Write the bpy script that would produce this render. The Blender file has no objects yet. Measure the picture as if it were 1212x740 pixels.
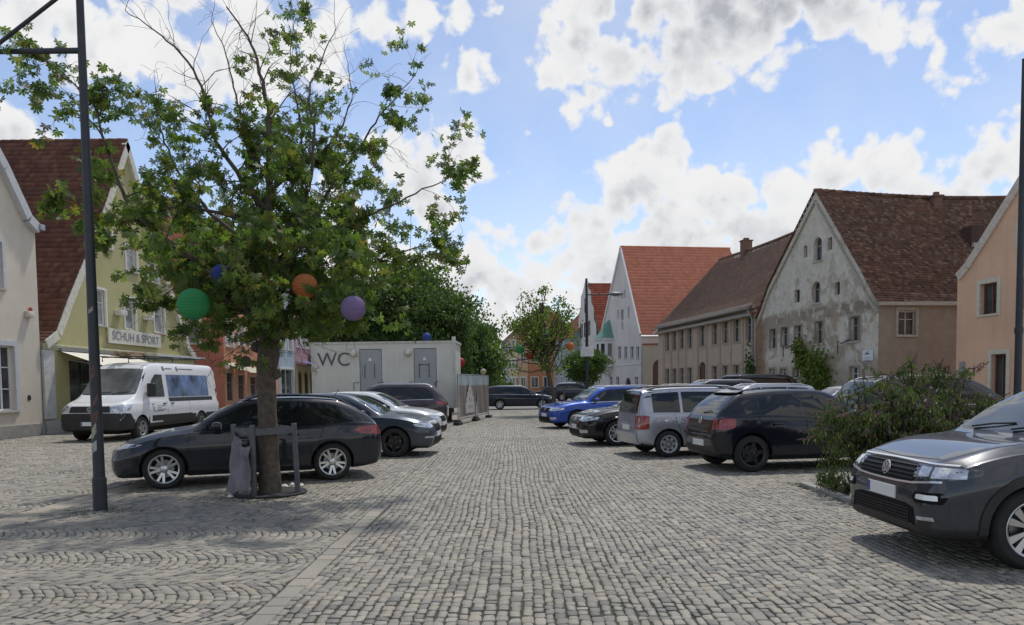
import bpy, bmesh, math, random
import numpy as np
from mathutils import Vector, Matrix
from mathutils.bvhtree import BVHTree

R = math.radians
sc = bpy.context.scene
C = sc.collection

# ------------------------------------------------------------------ camera
CAM_H, FPX, CX, HOR, PITCH, ROLL = 1.60, 910.0, 606.0, 455.0, R(3.0), R(-0.7)
CY = HOR + FPX * math.tan(PITCH)
cam_data = bpy.data.cameras.new('camera')
cam = bpy.data.objects.new('camera', cam_data)
C.objects.link(cam)
cam.location = (0, 0, CAM_H)
cam.rotation_euler = (Matrix.Rotation(R(90) - PITCH, 3, 'X') @ Matrix.Rotation(ROLL, 3, 'Z')).to_euler()
cam_data.sensor_width = 36.0
cam_data.lens = 36.0 * FPX / 1212.0
cam_data.shift_y = (CY - 370.0) / 1212.0
cam_data.clip_end = 3000
sc.camera = cam

def ray(px, py):
    xc, yc = (px - CX) / FPX, -(py - CY) / FPX
    xc, yc = xc * math.cos(ROLL) - yc * math.sin(ROLL), xc * math.sin(ROLL) + yc * math.cos(ROLL)
    return Vector((xc, math.cos(PITCH) + yc * math.sin(PITCH), -math.sin(PITCH) + yc * math.cos(PITCH)))
def G(px, py):                       # the ground point seen at a pixel
    d = ray(px, py); t = -CAM_H / d.z
    return Vector((d.x * t, d.y * t, 0))
def AT(px, py, Y):                   # the point at depth Y seen at a pixel
    d = ray(px, py); t = Y / d.y
    return Vector((d.x * t, Y, CAM_H + d.z * t))

# ------------------------------------------------------------------ light
SUN_EL, SUN_AZ = R(63), R(20)        # azimuth measured from +Y (view axis) towards +X
sun_dir = Vector((math.sin(SUN_AZ) * math.cos(SUN_EL), math.cos(SUN_AZ) * math.cos(SUN_EL), math.sin(SUN_EL)))
sd = bpy.data.lights.new('sun', 'SUN')
sd.energy = 2.0
sd.angle = R(3.0)
sd.color = (1.0, 0.95, 0.87)
sun = bpy.data.objects.new('sun', sd)
C.objects.link(sun)
sun.rotation_euler = sun_dir.to_track_quat('Z', 'Y').to_euler()
sun.location = (0, 20, 60)

sc.view_settings.view_transform = 'Standard'
sc.view_settings.look = 'None'
sc.view_settings.gamma = 1
sc.view_settings.exposure = 0.55
sc.view_settings.use_curve_mapping = False
sc.render.engine = 'CYCLES'
sc.cycles.use_denoising = True
sc.cycles.max_bounces = 6
sc.cycles.diffuse_bounces = 3
sc.cycles.glossy_bounces = 3
sc.cycles.transmission_bounces = 4
sc.cycles.transparent_max_bounces = 6

# ------------------------------------------------------------------ node helper
class NT:
    def __init__(s, tree):
        s.t = tree; s.n = tree.nodes; s.l = tree.links
    def node(s, kind, **kw):
        n = s.n.new(kind)
        for k, v in kw.items(): setattr(n, k, v)
        return n
    def put(s, sock, v):
        if hasattr(v, 'is_output') or isinstance(v, bpy.types.NodeSocket): s.l.new(v, sock)
        elif v is not None: sock.default_value = v
    def math(s, op, a, b=None, c=None, clamp=False):
        n = s.node('ShaderNodeMath', operation=op, use_clamp=clamp)
        s.put(n.inputs[0], a)
        if b is not None: s.put(n.inputs[1], b)
        if c is not None: s.put(n.inputs[2], c)
        return n.outputs[0]
    def vmath(s, op, a, b=None, out=0):
        n = s.node('ShaderNodeVectorMath', operation=op)
        s.put(n.inputs[0], a)
        if b is not None: s.put(n.inputs[1], b)
        return n.outputs[out]
    def noise(s, vec, scale, detail=4, rough=0.55, dist=0.0):
        n = s.node('ShaderNodeTexNoise')
        if vec is not None: s.l.new(vec, n.inputs['Vector'])
        n.inputs['Scale'].default_value = scale
        n.inputs['Detail'].default_value = detail
        n.inputs['Roughness'].default_value = rough
        n.inputs['Distortion'].default_value = dist
        return n.outputs[0]
    def rng(s, v, a, b, c=0.0, d=1.0, smooth=False):
        n = s.node('ShaderNodeMapRange')
        if smooth: n.interpolation_type = 'SMOOTHSTEP'
        s.put(n.inputs[0], v)
        for i, q in enumerate((a, b, c, d)): s.put(n.inputs[i + 1], q)
        return n.outputs[0]
    def mix(s, f, a, b, mode='MIX'):
        n = s.node('ShaderNodeMix', data_type='RGBA', blend_type=mode)
        s.put(n.inputs[0], f)
        s.put(n.inputs[6], a if not isinstance(a, tuple) else (*a[:3], 1))
        s.put(n.inputs[7], b if not isinstance(b, tuple) else (*b[:3], 1))
        return n.outputs[2]
    def ramp(s, f, stops):
        n = s.node('ShaderNodeValToRGB')
        e = n.color_ramp.elements
        while len(e) < len(stops): e.new(0.5)
        for i, (p, c) in enumerate(stops):
            e[i].position = p; e[i].color = (*c[:3], 1)
        s.put(n.inputs[0], f)
        return n.outputs[0]

# ------------------------------------------------------------------ sky with cumulus clouds
world = bpy.data.worlds.new('World')
sc.world = world
world.use_nodes = True
w = NT(world.node_tree)
w.n.clear()
sky = w.node('ShaderNodeTexSky', sky_type='NISHITA')
sky.sun_disc = False
sky.sun_elevation = SUN_EL
sky.sun_rotation = SUN_AZ
sky.altitude = 400
sky.air_density = 1.0
sky.dust_density = 0.3
sky.ozone_density = 1.0
tc = w.node('ShaderNodeTexCoord')
D = tc.outputs['Generated']
# billows: domain-warped noise over the direction sphere
warp = w.node('ShaderNodeTexNoise'); w.l.new(D, warp.inputs['Vector'])
warp.inputs['Scale'].default_value = 7; warp.inputs['Detail'].default_value = 4
wv = w.vmath('SCALE', w.vmath('SUBTRACT', warp.outputs['Color'], (0.5, 0.5, 0.5)), None)
wv.node.inputs['Scale'].default_value = 0.075
Dw = w.vmath('ADD', D, wv)
# (pixel x, pixel y, radius in pixels): where the clouds in view stand, turned into directions
CLOUDS = [(560, 330, 60), (480, 330, 55), (620, 350, 75), (700, 335, 75), (690, 270, 52), (740, 235, 55), (785, 212, 52), (720, 205, 40), (835, 235, 50),
          (880, 225, 45), (930, 225, 50), (985, 210, 45), (1040, 196, 42), (1075, 185, 30), (800, 290, 75), (900, 285, 70), (1000, 265, 60), (1090, 240, 45), (1140, 245, 38), (760, 330, 80),
          (1185, 190, 40), (1230, 190, 50), (500, 205, 50), (535, 190, 40), (465, 190, 38), (520, 245, 45), (555, 215, 30),
          (655, 70, 40), (690, 60, 50), (730, 75, 50), (770, 60, 55), (810, 35, 65), (860, 25, 55), (910, 10, 55), (700, 110, 40), (745, 95, 40), (720, 130, 20), (830, 5, 85), (760, 5, 75), (900, 0, 75), (980, -20, 60), (800, 50, 70), (700, 10, 45), (960, 5, 45), (850, 60, 35),
          (1055, 20, 32), (1090, 28, 28), (1020, 10, 28), (1045, 72, 17), (1112, 75, 16), 
          (560, 98, 28), (590, 100, 20), (530, 78, 18), (500, 40, 18), (550, 8, 35), (490, 5, 35), (600, 15, 25), (440, 15, 30),
          (200, 45, 55), (260, 60, 60), (320, 55, 60), (370, 35, 50), (150, 45, 40), (290, 10, 60), (210, 5, 45), (240, 95, 45), (310, 105, 45), (100, 60, 35), (30, 12, 45), (80, 5, 30),
          (30, 160, 40), (70, 165, 25), (0, 155, 40), (1205, 40, 42), (1240, 20, 55), (130, 190, 30), (400, 260, 50), (420, 310, 60), (330, 330, 60), (240, 320, 60), (1160, 330, 80), (1050, 330, 90), (860, 350, 90), (600, 400, 80), (480, 400, 80), (640, 300, 34)]
SHADES = [(820, 5, 150, 1.0), (920, -10, 110, .95), (740, 20, 75, .7), (500, 235, 60, .8), (690, 300, 60, .75), (760, 270, 60, .7), (740, 350, 80, .6), (880, 290, 75, .75), (970, 285, 60, .6), (610, 370, 60, .6), (560, 350, 50, .5),
          (250, 90, 55, .5), (320, 40, 50, .4), (1180, 215, 35, .5), (1050, 240, 45, .5), (1090, 20, 25, .3), (560, 105, 18, .3), (40, 175, 35, .5)]
field = None
for (px, py, r) in CLOUDS:
    d = ray(px, py).normalized()
    dist = w.vmath('DISTANCE', Dw, tuple(d), out=1)
    f = w.rng(dist, 0.0, r * 1.36 / FPX, min(1.0, 0.42 + r / 75), 0.0)
    field = f if field is None else w.math('MAXIMUM', field, f)
shade = None
for (px, py, r, k) in SHADES:
    d = ray(px, py).normalized()
    dist = w.vmath('DISTANCE', Dw, tuple(d), out=1)
    f = w.rng(dist, 0.0, r * 1.25 / FPX, k, 0.0, smooth=True)
    shade = f if shade is None else w.math('MAXIMUM', shade, f)
# the rest of the sky carries the same kind of clouds
sep = w.node('ShaderNodeSeparateXYZ'); w.l.new(D, sep.inputs[0])
zc = w.math('ADD', w.math('MAXIMUM', sep.outputs[2], 0.0), 0.16)
inv = w.math('DIVIDE', 1.0, zc)
plane = w.vmath('SCALE', D, None); w.l.new(inv, plane.node.inputs['Scale'])
big = w.noise(plane, 1.05, 3, 0.5)
wide = w.rng(big, 0.44, 0.66, 0.0, 1.0)
outside = w.rng(w.vmath('DOT_PRODUCT', D, tuple(ray(606, 250).normalized()), out=1), 0.80, 0.68, 0.0, 1.0, smooth=True)
field = w.math('MAXIMUM', field, w.math('MULTIPLY', wide, outside))
shade = w.math('MAXIMUM', shade, w.math('MULTIPLY', w.rng(big, 0.55, 0.72), w.math('MULTIPLY', outside, 0.8)))
n1 = w.noise(D, 11, 9, 0.58, 0.2)
n2 = w.noise(D, 40, 6, 0.6)
edge = w.math('ADD', field, w.math('MULTIPLY_ADD', n1, 1.7, -0.85))
edge = w.math('ADD', edge, w.math('MULTIPLY_ADD', n2, 0.62, -0.31))
def vor(vec, scale):
    n = w.node('ShaderNodeTexVoronoi'); w.l.new(vec, n.inputs['Vector']); n.inputs['Scale'].default_value = scale
    return n.outputs['Distance']
wob = w.node('ShaderNodeTexNoise'); w.l.new(D, wob.inputs['Vector']); wob.inputs['Scale'].default_value = 30; wob.inputs['Detail'].default_value = 3
wob = w.vmath('SCALE', w.vmath('SUBTRACT', wob.outputs['Color'], (0.5, 0.5, 0.5)), None); wob.node.inputs['Scale'].default_value = 0.022
Dv = w.vmath('ADD', D, wob)
v1 = vor(Dv, 21); v2 = vor(Dv, 52)
edge = w.math('ADD', edge, w.math('MULTIPLY_ADD', v1, -0.55, 0.27))
edge = w.math('ADD', edge, w.math('MULTIPLY_ADD', v2, -0.36, 0.17))
alpha = w.rng(edge, 0.27, 0.60, 0.0, 1.0, smooth=True)
thick = w.rng(edge, 0.40, 1.30, 0.0, 1.0, smooth=True)
# undersides: where the cloud is denser just above than here, the light is cut off
Dup = w.vmath('ADD', D, (0.004, 0.010, 0.030))
n1u = w.noise(Dup, 11, 9, 0.58, 0.2)
n2u = w.noise(w.vmath('ADD', D, (0.0, 0.003, 0.009)), 40, 6, 0.6)
under = w.math('ADD', w.math('SUBTRACT', n1u, n1), w.math('MULTIPLY', w.math('SUBTRACT', n2u, n2), 0.35))
Dvu = w.vmath('ADD', Dv, (0.002, 0.006, 0.016))
under = w.math('ADD', under, w.math('MULTIPLY', w.math('SUBTRACT', v1, vor(Dvu, 21)), 0.16))
under = w.rng(under, -0.07, 0.11, 0.0, 1.0, smooth=True)
grey = w.math('MULTIPLY', shade, w.rng(thick, 0.0, 0.8))
grey = w.math('ADD', w.math('MULTIPLY', grey, w.rng(under, 0, 1, 0.62, 1.0)), w.math('MULTIPLY', w.math('MULTIPLY', thick, under), 0.42), clamp=True)
ccol = w.ramp(grey, [(0.0, (0.97, 0.97, 0.975)), (0.3, (0.80, 0.815, 0.84)), (0.7, (0.62, 0.64, 0.68)), (1.0, (0.50, 0.52, 0.56))])
veil = w.noise(D, 5, 6, 0.6)
alpha = w.math('MAXIMUM', alpha, w.rng(veil, 0.34, 0.78, 0.0, 0.36))
alpha = w.math('MULTIPLY', alpha, w.rng(sep.outputs[2], -0.02, 0.02))
tint = w.mix(1.0, sky.outputs[0], (1.06, 0.99, 0.99), 'MULTIPLY')
bg_sky = w.node('ShaderNodeBackground'); w.l.new(tint, bg_sky.inputs[0]); bg_sky.inputs[1].default_value = 0.104
bg_cl = w.node('ShaderNodeBackground'); w.l.new(ccol, bg_cl.inputs[0]); bg_cl.inputs[1].default_value = 0.62
ms = w.node('ShaderNodeMixShader')
w.l.new(alpha, ms.inputs[0]); w.l.new(bg_sky.outputs[0], ms.inputs[1]); w.l.new(bg_cl.outputs[0], ms.inputs[2])
wo = w.node('ShaderNodeOutputWorld'); w.l.new(ms.outputs[0], wo.inputs[0])

# ------------------------------------------------------------------ materials
MATS = {}
def new_mat(name):
    m = bpy.data.materials.new(name); m.use_nodes = True
    t = NT(m.node_tree); t.n.clear()
    b = t.node('ShaderNodeBsdfPrincipled'); o = t.node('ShaderNodeOutputMaterial')
    t.l.new(b.outputs[0], o.inputs[0])
    MATS[name] = m
    return m, t, b, o
def bump(t, b, h, strength=0.3, dist=0.01):
    n = t.node('ShaderNodeBump')
    n.inputs['Strength'].default_value = strength
    n.inputs['Distance'].default_value = dist
    t.l.new(h, n.inputs['Height']); t.l.new(n.outputs[0], b.inputs['Normal'])
def plain(name, col, rough=0.6, metal=0.0, var=0.18, scale=6.0, bmp=0.0, bscale=60, spec=0.5, island=0.0, coat=0.0):
    """a material whose colour wanders a little: real paint, plastic or plaster is never one value"""
    if name in MATS: return MATS[name]
    m, t, b, o = new_mat(name)
    tcn = t.node('ShaderNodeTexCoord'); v = tcn.outputs['Object']
    f = t.noise(v, scale, 5, 0.6)
    c0 = tuple(max(0, c * (1 - var)) for c in col); c1 = tuple(min(1, c * (1 + var)) for c in col)
    c = t.mix(t.rng(f, 0.3, 0.7), c0, c1)
    if island:
        g = t.node('ShaderNodeNewGeometry'); oi = t.node('ShaderNodeObjectInfo')
        rnd = t.math('FRACT', t.math('ADD', g.outputs['Random Per Island'], oi.outputs['Random']))
        c = t.mix(1.0, c, t.ramp(rnd, [(0, (1 - island,) * 3), (1, (1 + island,) * 3)]), 'MULTIPLY')
    t.l.new(c, b.inputs['Base Color'])
    b.inputs['Roughness'].default_value = rough
    b.inputs['Metallic'].default_value = metal
    b.inputs['Specular IOR Level'].default_value = spec
    b.inputs['Coat Weight'].default_value = coat
    b.inputs['Coat Roughness'].default_value = 0.04
    if bmp: bump(t, b, t.noise(v, bscale, 4, 0.6), bmp, 0.01)
    return m
def plaster(name, col, dirt=(0.25, 0.22, 0.18), amount=0.35, rough=0.9):
    """render on a house: blotches, streaks running down, fine grain"""
    if name in MATS: return MATS[name]
    m, t, b, o = new_mat(name)
    v = t.node('ShaderNodeTexCoord').outputs['Object']
    big = t.noise(v, 0.45, 5, 0.6)
    mp = t.node('ShaderNodeMapping'); t.l.new(v, mp.inputs[0]); mp.inputs['Scale'].default_value = (2.5, 2.5, 0.22)
    streak = t.noise(mp.outputs[0], 1.3, 5, 0.65)
    fine = t.noise(v, 14, 4, 0.6)
    c = t.mix(t.rng(big, 0.3, 0.72), tuple(x * 0.86 for x in col), tuple(min(1, x * 1.1) for x in col))
    c = t.mix(t.math('MULTIPLY', t.rng(streak, 0.52, 0.78), amount), c, dirt)
    c = t.mix(t.rng(fine, 0.3, 0.7, 0.0, 0.14), c, tuple(x * 0.7 for x in col))
    t.l.new(c, b.inputs['Base Color'])
    b.inputs['Roughness'].default_value = rough
    b.inputs['Specular IOR Level'].default_value = 0.25
    bump(t, b, t.noise(v, 45, 4, 0.6), 0.25, 0.008)
    return m
def paint(name, col, metal=0.35, rough=0.32):
    """car paint under a clear coat, a little dusty"""
    if name in MATS: return MATS[name]
    m, t, b, o = new_mat(name)
    v = t.node('ShaderNodeTexCoord').outputs['Object']
    f = t.noise(v, 2.3, 5, 0.6)
    sepn = t.node('ShaderNodeSeparateXYZ'); t.l.new(v, sepn.inputs[0])
    dust = t.math('MULTIPLY', t.rng(t.noise(v, 9, 6, 0.7), 0.35, 0.75), t.rng(sepn.outputs[2], 0.6, 0.2, 0.002, 0.025))
    c = t.mix(t.rng(f, 0.3, 0.7), tuple(x * 0.94 for x in col), tuple(min(1, x * 1.06) for x in col))
    c = t.mix(dust, c, (0.22, 0.2, 0.17))
    t.l.new(c, b.inputs['Base Color'])
    b.inputs['Metallic'].default_value = metal
    b.inputs['Roughness'].default_value = rough
    b.inputs['Specular IOR Level'].default_value = 0.12
    b.inputs['Coat Weight'].default_value = 0.9
    t.l.new(t.math('ADD', t.math('MULTIPLY', dust, 0.6), 0.03), b.inputs['Coat Roughness'])
    return m
def glassy(name, col, rough=0.03, spec=0.5, alpha_mix=0.0, ior=1.5):
    if name in MATS: return MATS[name]
    m, t, b, o = new_mat(name)
    v = t.node('ShaderNodeTexCoord').outputs['Object']
    f = t.noise(v, 1.7, 3, 0.5)
    t.l.new(t.mix(t.rng(f, 0.35, 0.65), tuple(x * 0.6 for x in col), tuple(x * 1.4 for x in col)), b.inputs['Base Color'])
    b.inputs['Roughness'].default_value = rough
    b.inputs['Specular IOR Level'].default_value = spec
    b.inputs['IOR'].default_value = ior
    if alpha_mix:
        tr = t.node('ShaderNodeBsdfTransparent'); tr.inputs[0].default_value = (0.75, 0.85, 0.8, 1)
        mx = t.node('ShaderNodeMixShader'); mx.inputs[0].default_value = 1 - alpha_mix
        t.l.new(tr.outputs[0], mx.inputs[1]); t.l.new(b.outputs[0], mx.inputs[2]); t.l.new(mx.outputs[0], o.inputs[0])
    return m
def leafy(name, stops, trans=0.35, rough=0.5):
    """foliage: each leaf its own tone, light coming through it"""
    if name in MATS: return MATS[name]
    m, t, b, o = new_mat(name)
    g = t.node('ShaderNodeNewGeometry'); oi = t.node('ShaderNodeObjectInfo')
    rnd = t.math('FRACT', t.math('ADD', g.outputs['Random Per Island'], oi.outputs['Random']))
    v = t.node('ShaderNodeTexCoord').outputs['Object']
    c = t.ramp(rnd, stops)
    c = t.mix(t.rng(t.noise(v, 1.1, 3), 0.3, 0.7, 0.0, 0.45), c, tuple(x * 0.6 for x in stops[0][1]))
    t.l.new(c, b.inputs['Base Color'])
    b.inputs['Roughness'].default_value = rough
    b.inputs['Specular IOR Level'].default_value = 0.35
    tr = t.node('ShaderNodeBsdfTranslucent')
    t.l.new(t.mix(1.0, c, (1.25, 1.35, 0.55), 'MULTIPLY'), tr.inputs[0])
    mx = t.node('ShaderNodeMixShader'); mx.inputs[0].default_value = trans
    t.l.new(b.outputs[0], mx.inputs[1]); t.l.new(tr.outputs[0], mx.inputs[2]); t.l.new(mx.outputs[0], o.inputs[0])
    return m

# ------------------------------------------------------------------ mesh collecting
class MB:
    def __init__(s): s.v = []; s.f = []; s.m = []; s.sm = []
    def add(s, vs, fs, mi=0, smooth=False):
        o = len(s.v)
        s.v += [tuple(p) for p in vs]
        for f in fs:
            s.f.append([i + o for i in f]); s.m.append(mi); s.sm.append(smooth)
        return s
    def box(s, lo, hi, mi=0, rz=0.0, mat=None):
        x0, y0, z0 = lo; x1, y1, z1 = hi
        vs = [(x0, y0, z0), (x1, y0, z0), (x1, y1, z0), (x0, y1, z0), (x0, y0, z1), (x1, y0, z1), (x1, y1, z1), (x0, y1, z1)]
        if rz:
            c, q = math.cos(rz), math.sin(rz); cx, cy = (x0 + x1) / 2, (y0 + y1) / 2
            vs = [(cx + (x - cx) * c - (y - cy) * q, cy + (x - cx) * q + (y - cy) * c, z) for x, y, z in vs]
        if mat is not None: vs = [mat @ Vector(p) for p in vs]
        return s.add(vs, [(0, 3, 2, 1), (4, 5, 6, 7), (0, 1, 5, 4), (1, 2, 6, 5), (2, 3, 7, 6), (3, 0, 4, 7)], mi)
    def bbox(s, lo, hi, r=0.01, mi=0, mat=None):
        """a box with its edges taken off"""
        x0, y0, z0 = lo; x1, y1, z1 = hi
        bm = bmesh.new(); bmesh.ops.create_cube(bm, size=1)
        for v in bm.verts:
            v.co = Vector(((x0 + x1) / 2 + v.co.x * (x1 - x0), (y0 + y1) / 2 + v.co.y * (y1 - y0), (z0 + z1) / 2 + v.co.z * (z1 - z0)))
        bmesh.ops.bevel(bm, geom=bm.edges[:], offset=min(r, (x1 - x0) * .45, (y1 - y0) * .45, (z1 - z0) * .45), segments=2, affect='EDGES', profile=0.5)
        bm.verts.index_update()
        vs = [v.co.copy() for v in bm.verts]
        if mat is not None: vs = [mat @ p for p in vs]
        s.add(vs, [[v.index for v in f.verts] for f in bm.faces], mi); bm.free()
        return s
    def tube(s, pts, rad, n=8, mi=0, cap=True, smooth=True):
        pts = [Vector(p) for p in pts]
        if not hasattr(rad, '__len__'): rad = [rad] * len(pts)
        vs = []; fs = []
        up = Vector((0.13, 0.31, 0.94))
        for i, p in enumerate(pts):
            t = (pts[min(i + 1, len(pts) - 1)] - pts[max(i - 1, 0)])
            t = t.normalized() if t.length > 1e-9 else Vector((0, 0, 1))
            a = t.cross(up)
            if a.length < 0.05: a = t.cross(Vector((1, 0, 0)))
            a.normalize(); b = t.cross(a); up = b.cross(t) if False else up
            for k in range(n):
                q = 2 * math.pi * k / n
                vs.append(p + a * math.cos(q) * rad[i] + b * math.sin(q) * rad[i])
        for i in range(len(pts) - 1):
            for k in range(n):
                fs.append((i * n + k, i * n + (k + 1) % n, (i + 1) * n + (k + 1) % n, (i + 1) * n + k))
        if cap:
            fs.append(tuple(range(n))[::-1]); fs.append(tuple((len(pts) - 1) * n + k for k in range(n)))
        return s.add(vs, fs, mi, smooth)
    def lathe(s, prof, n=24, mi=0, axis='z', loc=(0, 0, 0), closed=False, smooth=True, cap=True):
        """prof: (radius, height) pairs turned about an axis"""
        vs = []; fs = []
        for (r, h) in prof:
            for k in range(n):
                q = 2 * math.pi * k / n
                a, b = r * math.cos(q), r * math.sin(q)
                p = (a, b, h) if axis == 'z' else ((a, h, b) if axis == 'y' else (h, a, b))
                vs.append((p[0] + loc[0], p[1] + loc[1], p[2] + loc[2]))
        m = len(prof)
        for i in range(m if closed else m - 1):
            j = (i + 1) % m
            for k in range(n):
                fs.append((i * n + k, i * n + (k + 1) % n, j * n + (k + 1) % n, j * n + k))
        if not closed and cap:
            if prof[0][0] > 1e-6: fs.append(tuple(range(n))[::-1])
            if prof[-1][0] > 1e-6: fs.append(tuple((m - 1) * n + k for k in range(n)))
        return s.add(vs, fs, mi, smooth)
    def prism(s, poly, d0, d1, fn, mi=0):
        """poly in 2D, pushed from d0 to d1; fn(u, v, d) gives the point"""
        n = len(poly)
        vs = [fn(u, v, d0) for u, v in poly] + [fn(u, v, d1) for u, v in poly]
        fs = [tuple(range(n))[::-1], tuple(range(n, 2 * n))] + [(i, (i + 1) % n, (i + 1) % n + n, i + n) for i in range(n)]
        return s.add(vs, fs, mi)
    def mesh(s, name, mats):
        me = bpy.data.meshes.new(name)
        me.from_pydata(s.v, [], s.f)
        for m in (mats if isinstance(mats, (list, tuple)) else [mats]): me.materials.append(m)
        me.polygons.foreach_set('material_index', s.m)
        me.polygons.foreach_set('use_smooth', s.sm)
        if any(s.sm): me.set_sharp_from_angle(angle=R(40))
        me.update()
        return me
    def build(s, name, mats, parent=None, loc=None):
        return link(name, s.mesh(name, mats), parent, loc)
def link(name, me, parent=None, loc=None):
    o = bpy.data.objects.new(name, me); C.objects.link(o)
    if parent is not None: o.parent = parent
    if loc is not None: o.location = loc
    return o
def empty(name, loc=(0, 0, 0), rz=0.0):
    o = bpy.data.objects.new(name, None); C.objects.link(o)
    o.location = loc; o.rotation_euler = (0, 0, rz); o.empty_display_size = 0.3
    return o
def tag(o, label, cat=None, group=None, kind=None):
    if label: o['label'] = label
    if cat: o['category'] = cat
    if group: o['group'] = group
    if kind: o['kind'] = kind
    return o
def copy_tree(o, parent=None):
    c = o.copy(); C.objects.link(c)
    if parent is not None: c.parent = parent
    for ch in list(o.children): copy_tree(ch, c)
    return c
def fast_mesh(name, V, F, mats, mi=None):
    """quads straight from numpy arrays"""
    me = bpy.data.meshes.new(name)
    nv, nf = len(V), len(F)
    k = F.shape[1]
    me.vertices.add(nv); me.vertices.foreach_set('co', np.ascontiguousarray(V, dtype=np.float32).ravel())
    me.loops.add(nf * k); me.loops.foreach_set('vertex_index', np.ascontiguousarray(F, dtype=np.int32).ravel())
    me.polygons.add(nf)
    me.polygons.foreach_set('loop_start', np.arange(0, nf * k, k, dtype=np.int32))
    if mi is not None: me.polygons.foreach_set('material_index', np.asarray(mi, dtype=np.int32))
    for m in (mats if isinstance(mats, (list, tuple)) else [mats]): me.materials.append(m)
    me.update(calc_edges=True)
    return me
def text_mesh(txt, size, mats, depth=0.006, name='lettering'):
    cu = bpy.data.curves.new('t', 'FONT'); cu.body = txt; cu.size = size; cu.extrude = depth; cu.align_x = 'CENTER'; cu.align_y = 'CENTER'
    o = bpy.data.objects.new('t', cu); C.objects.link(o)
    dg = bpy.context.evaluated_depsgraph_get()
    me = bpy.data.meshes.new_from_object(o.evaluated_get(dg))
    bpy.data.objects.remove(o); me.name = name
    me.materials.clear(); me.materials.append(mats)
    return me

def split_letters(me, parent, loc, scale=(1, 1, 1)):
    """one object for each letter of a text mesh"""
    bm = bmesh.new(); bm.from_mesh(me); seen = set(); bm.verts.ensure_lookup_table()
    for v in bm.verts:
        if v.index in seen: continue
        st = [v]; isl = []; seen.add(v.index)
        while st:
            a = st.pop(); isl.append(a)
            for e in a.link_edges:
                b_ = e.other_vert(a)
                if b_.index not in seen: seen.add(b_.index); st.append(b_)
        idx = {a.index: i for i, a in enumerate(isl)}
        fs = {f for a in isl for f in a.link_faces}
        mb = MB(); mb.add([a.co.copy() for a in isl], [[idx[q.index] for q in f.verts] for f in fs])
        o = mb.build('letter', me.materials[0], parent); o.location = loc; o.rotation_euler = (R(90), 0, 0); o.scale = scale
    bm.free()
# ------------------------------------------------------------------ ground and paving
rng = np.random.default_rng(7)
random.seed(7)

def make_stone_mat():
    m, t, b, o = new_mat('granite_sett')
    g = t.node('ShaderNodeNewGeometry'); oi = t.node('ShaderNodeObjectInfo')
    rnd = t.math('FRACT', t.math('ADD', g.outputs['Random Per Island'], t.math('MULTIPLY', oi.outputs['Random'], 7.31)))
    pos = g.outputs['Position']
    c = t.ramp(rnd, [(0.0, (0.106, 0.104, 0.103)), (0.12, (0.168, 0.162, 0.153)), (0.3, (0.244, 0.229, 0.202)), (0.55, (0.294, 0.273, 0.238)), (0.78, (0.346, 0.320, 0.279)), (0.9, (0.333, 0.287, 0.223)), (1.0, (0.438, 0.404, 0.350))])
    c = t.mix(t.rng(t.noise(pos, 42, 6, 0.75), 0.32, 0.7, 0.0, 0.6), c, (0.11, 0.11, 0.105))
    c = t.mix(t.rng(t.noise(pos, 120, 4, 0.75), 0.42, 0.75, 0.0, 0.5), c, (0.42, 0.415, 0.395))
    broad = t.noise(pos, 0.42, 5, 0.6)
    c = t.mix(t.rng(broad, 0.42, 0.75, 0.0, 0.30), c, (0.20, 0.195, 0.175))
    c = t.mix(t.rng(t.noise(pos, 0.9, 4, 0.65), 0.58, 0.76, 0.0, 0.28), c, (0.18, 0.20, 0.12))
    # soiled patches, oil drips and the paler tracks that tyres polish
    c = t.mix(t.rng(t.noise(pos, 0.21, 6, 0.62, 0.5), 0.50, 0.68, 0.0, 0.42), c, (0.135, 0.125, 0.105))
    c = t.mix(t.rng(t.noise(pos, 1.7, 5, 0.6), 0.64, 0.74, 0.0, 0.5), c, (0.10, 0.095, 0.085))
    c = t.mix(t.rng(t.noise(pos, 0.33, 4, 0.6), 0.56, 0.72, 0.0, 0.35), c, (0.37, 0.355, 0.325))
    c = t.mix(1.0, c, (1.03, 1.01, 0.95), 'MULTIPLY')
    t.l.new(c, b.inputs['Base Color'])
    t.l.new(t.rng(t.noise(pos, 12, 4), 0.3, 0.7, 0.5, 0.78), b.inputs['Roughness'])
    b.inputs['Specular IOR Level'].default_value = 0.4
    bump(t, b, t.noise(pos, 62, 6, 0.7), 0.75, 0.012)
    return m
M_STONE = make_stone_mat()

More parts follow.
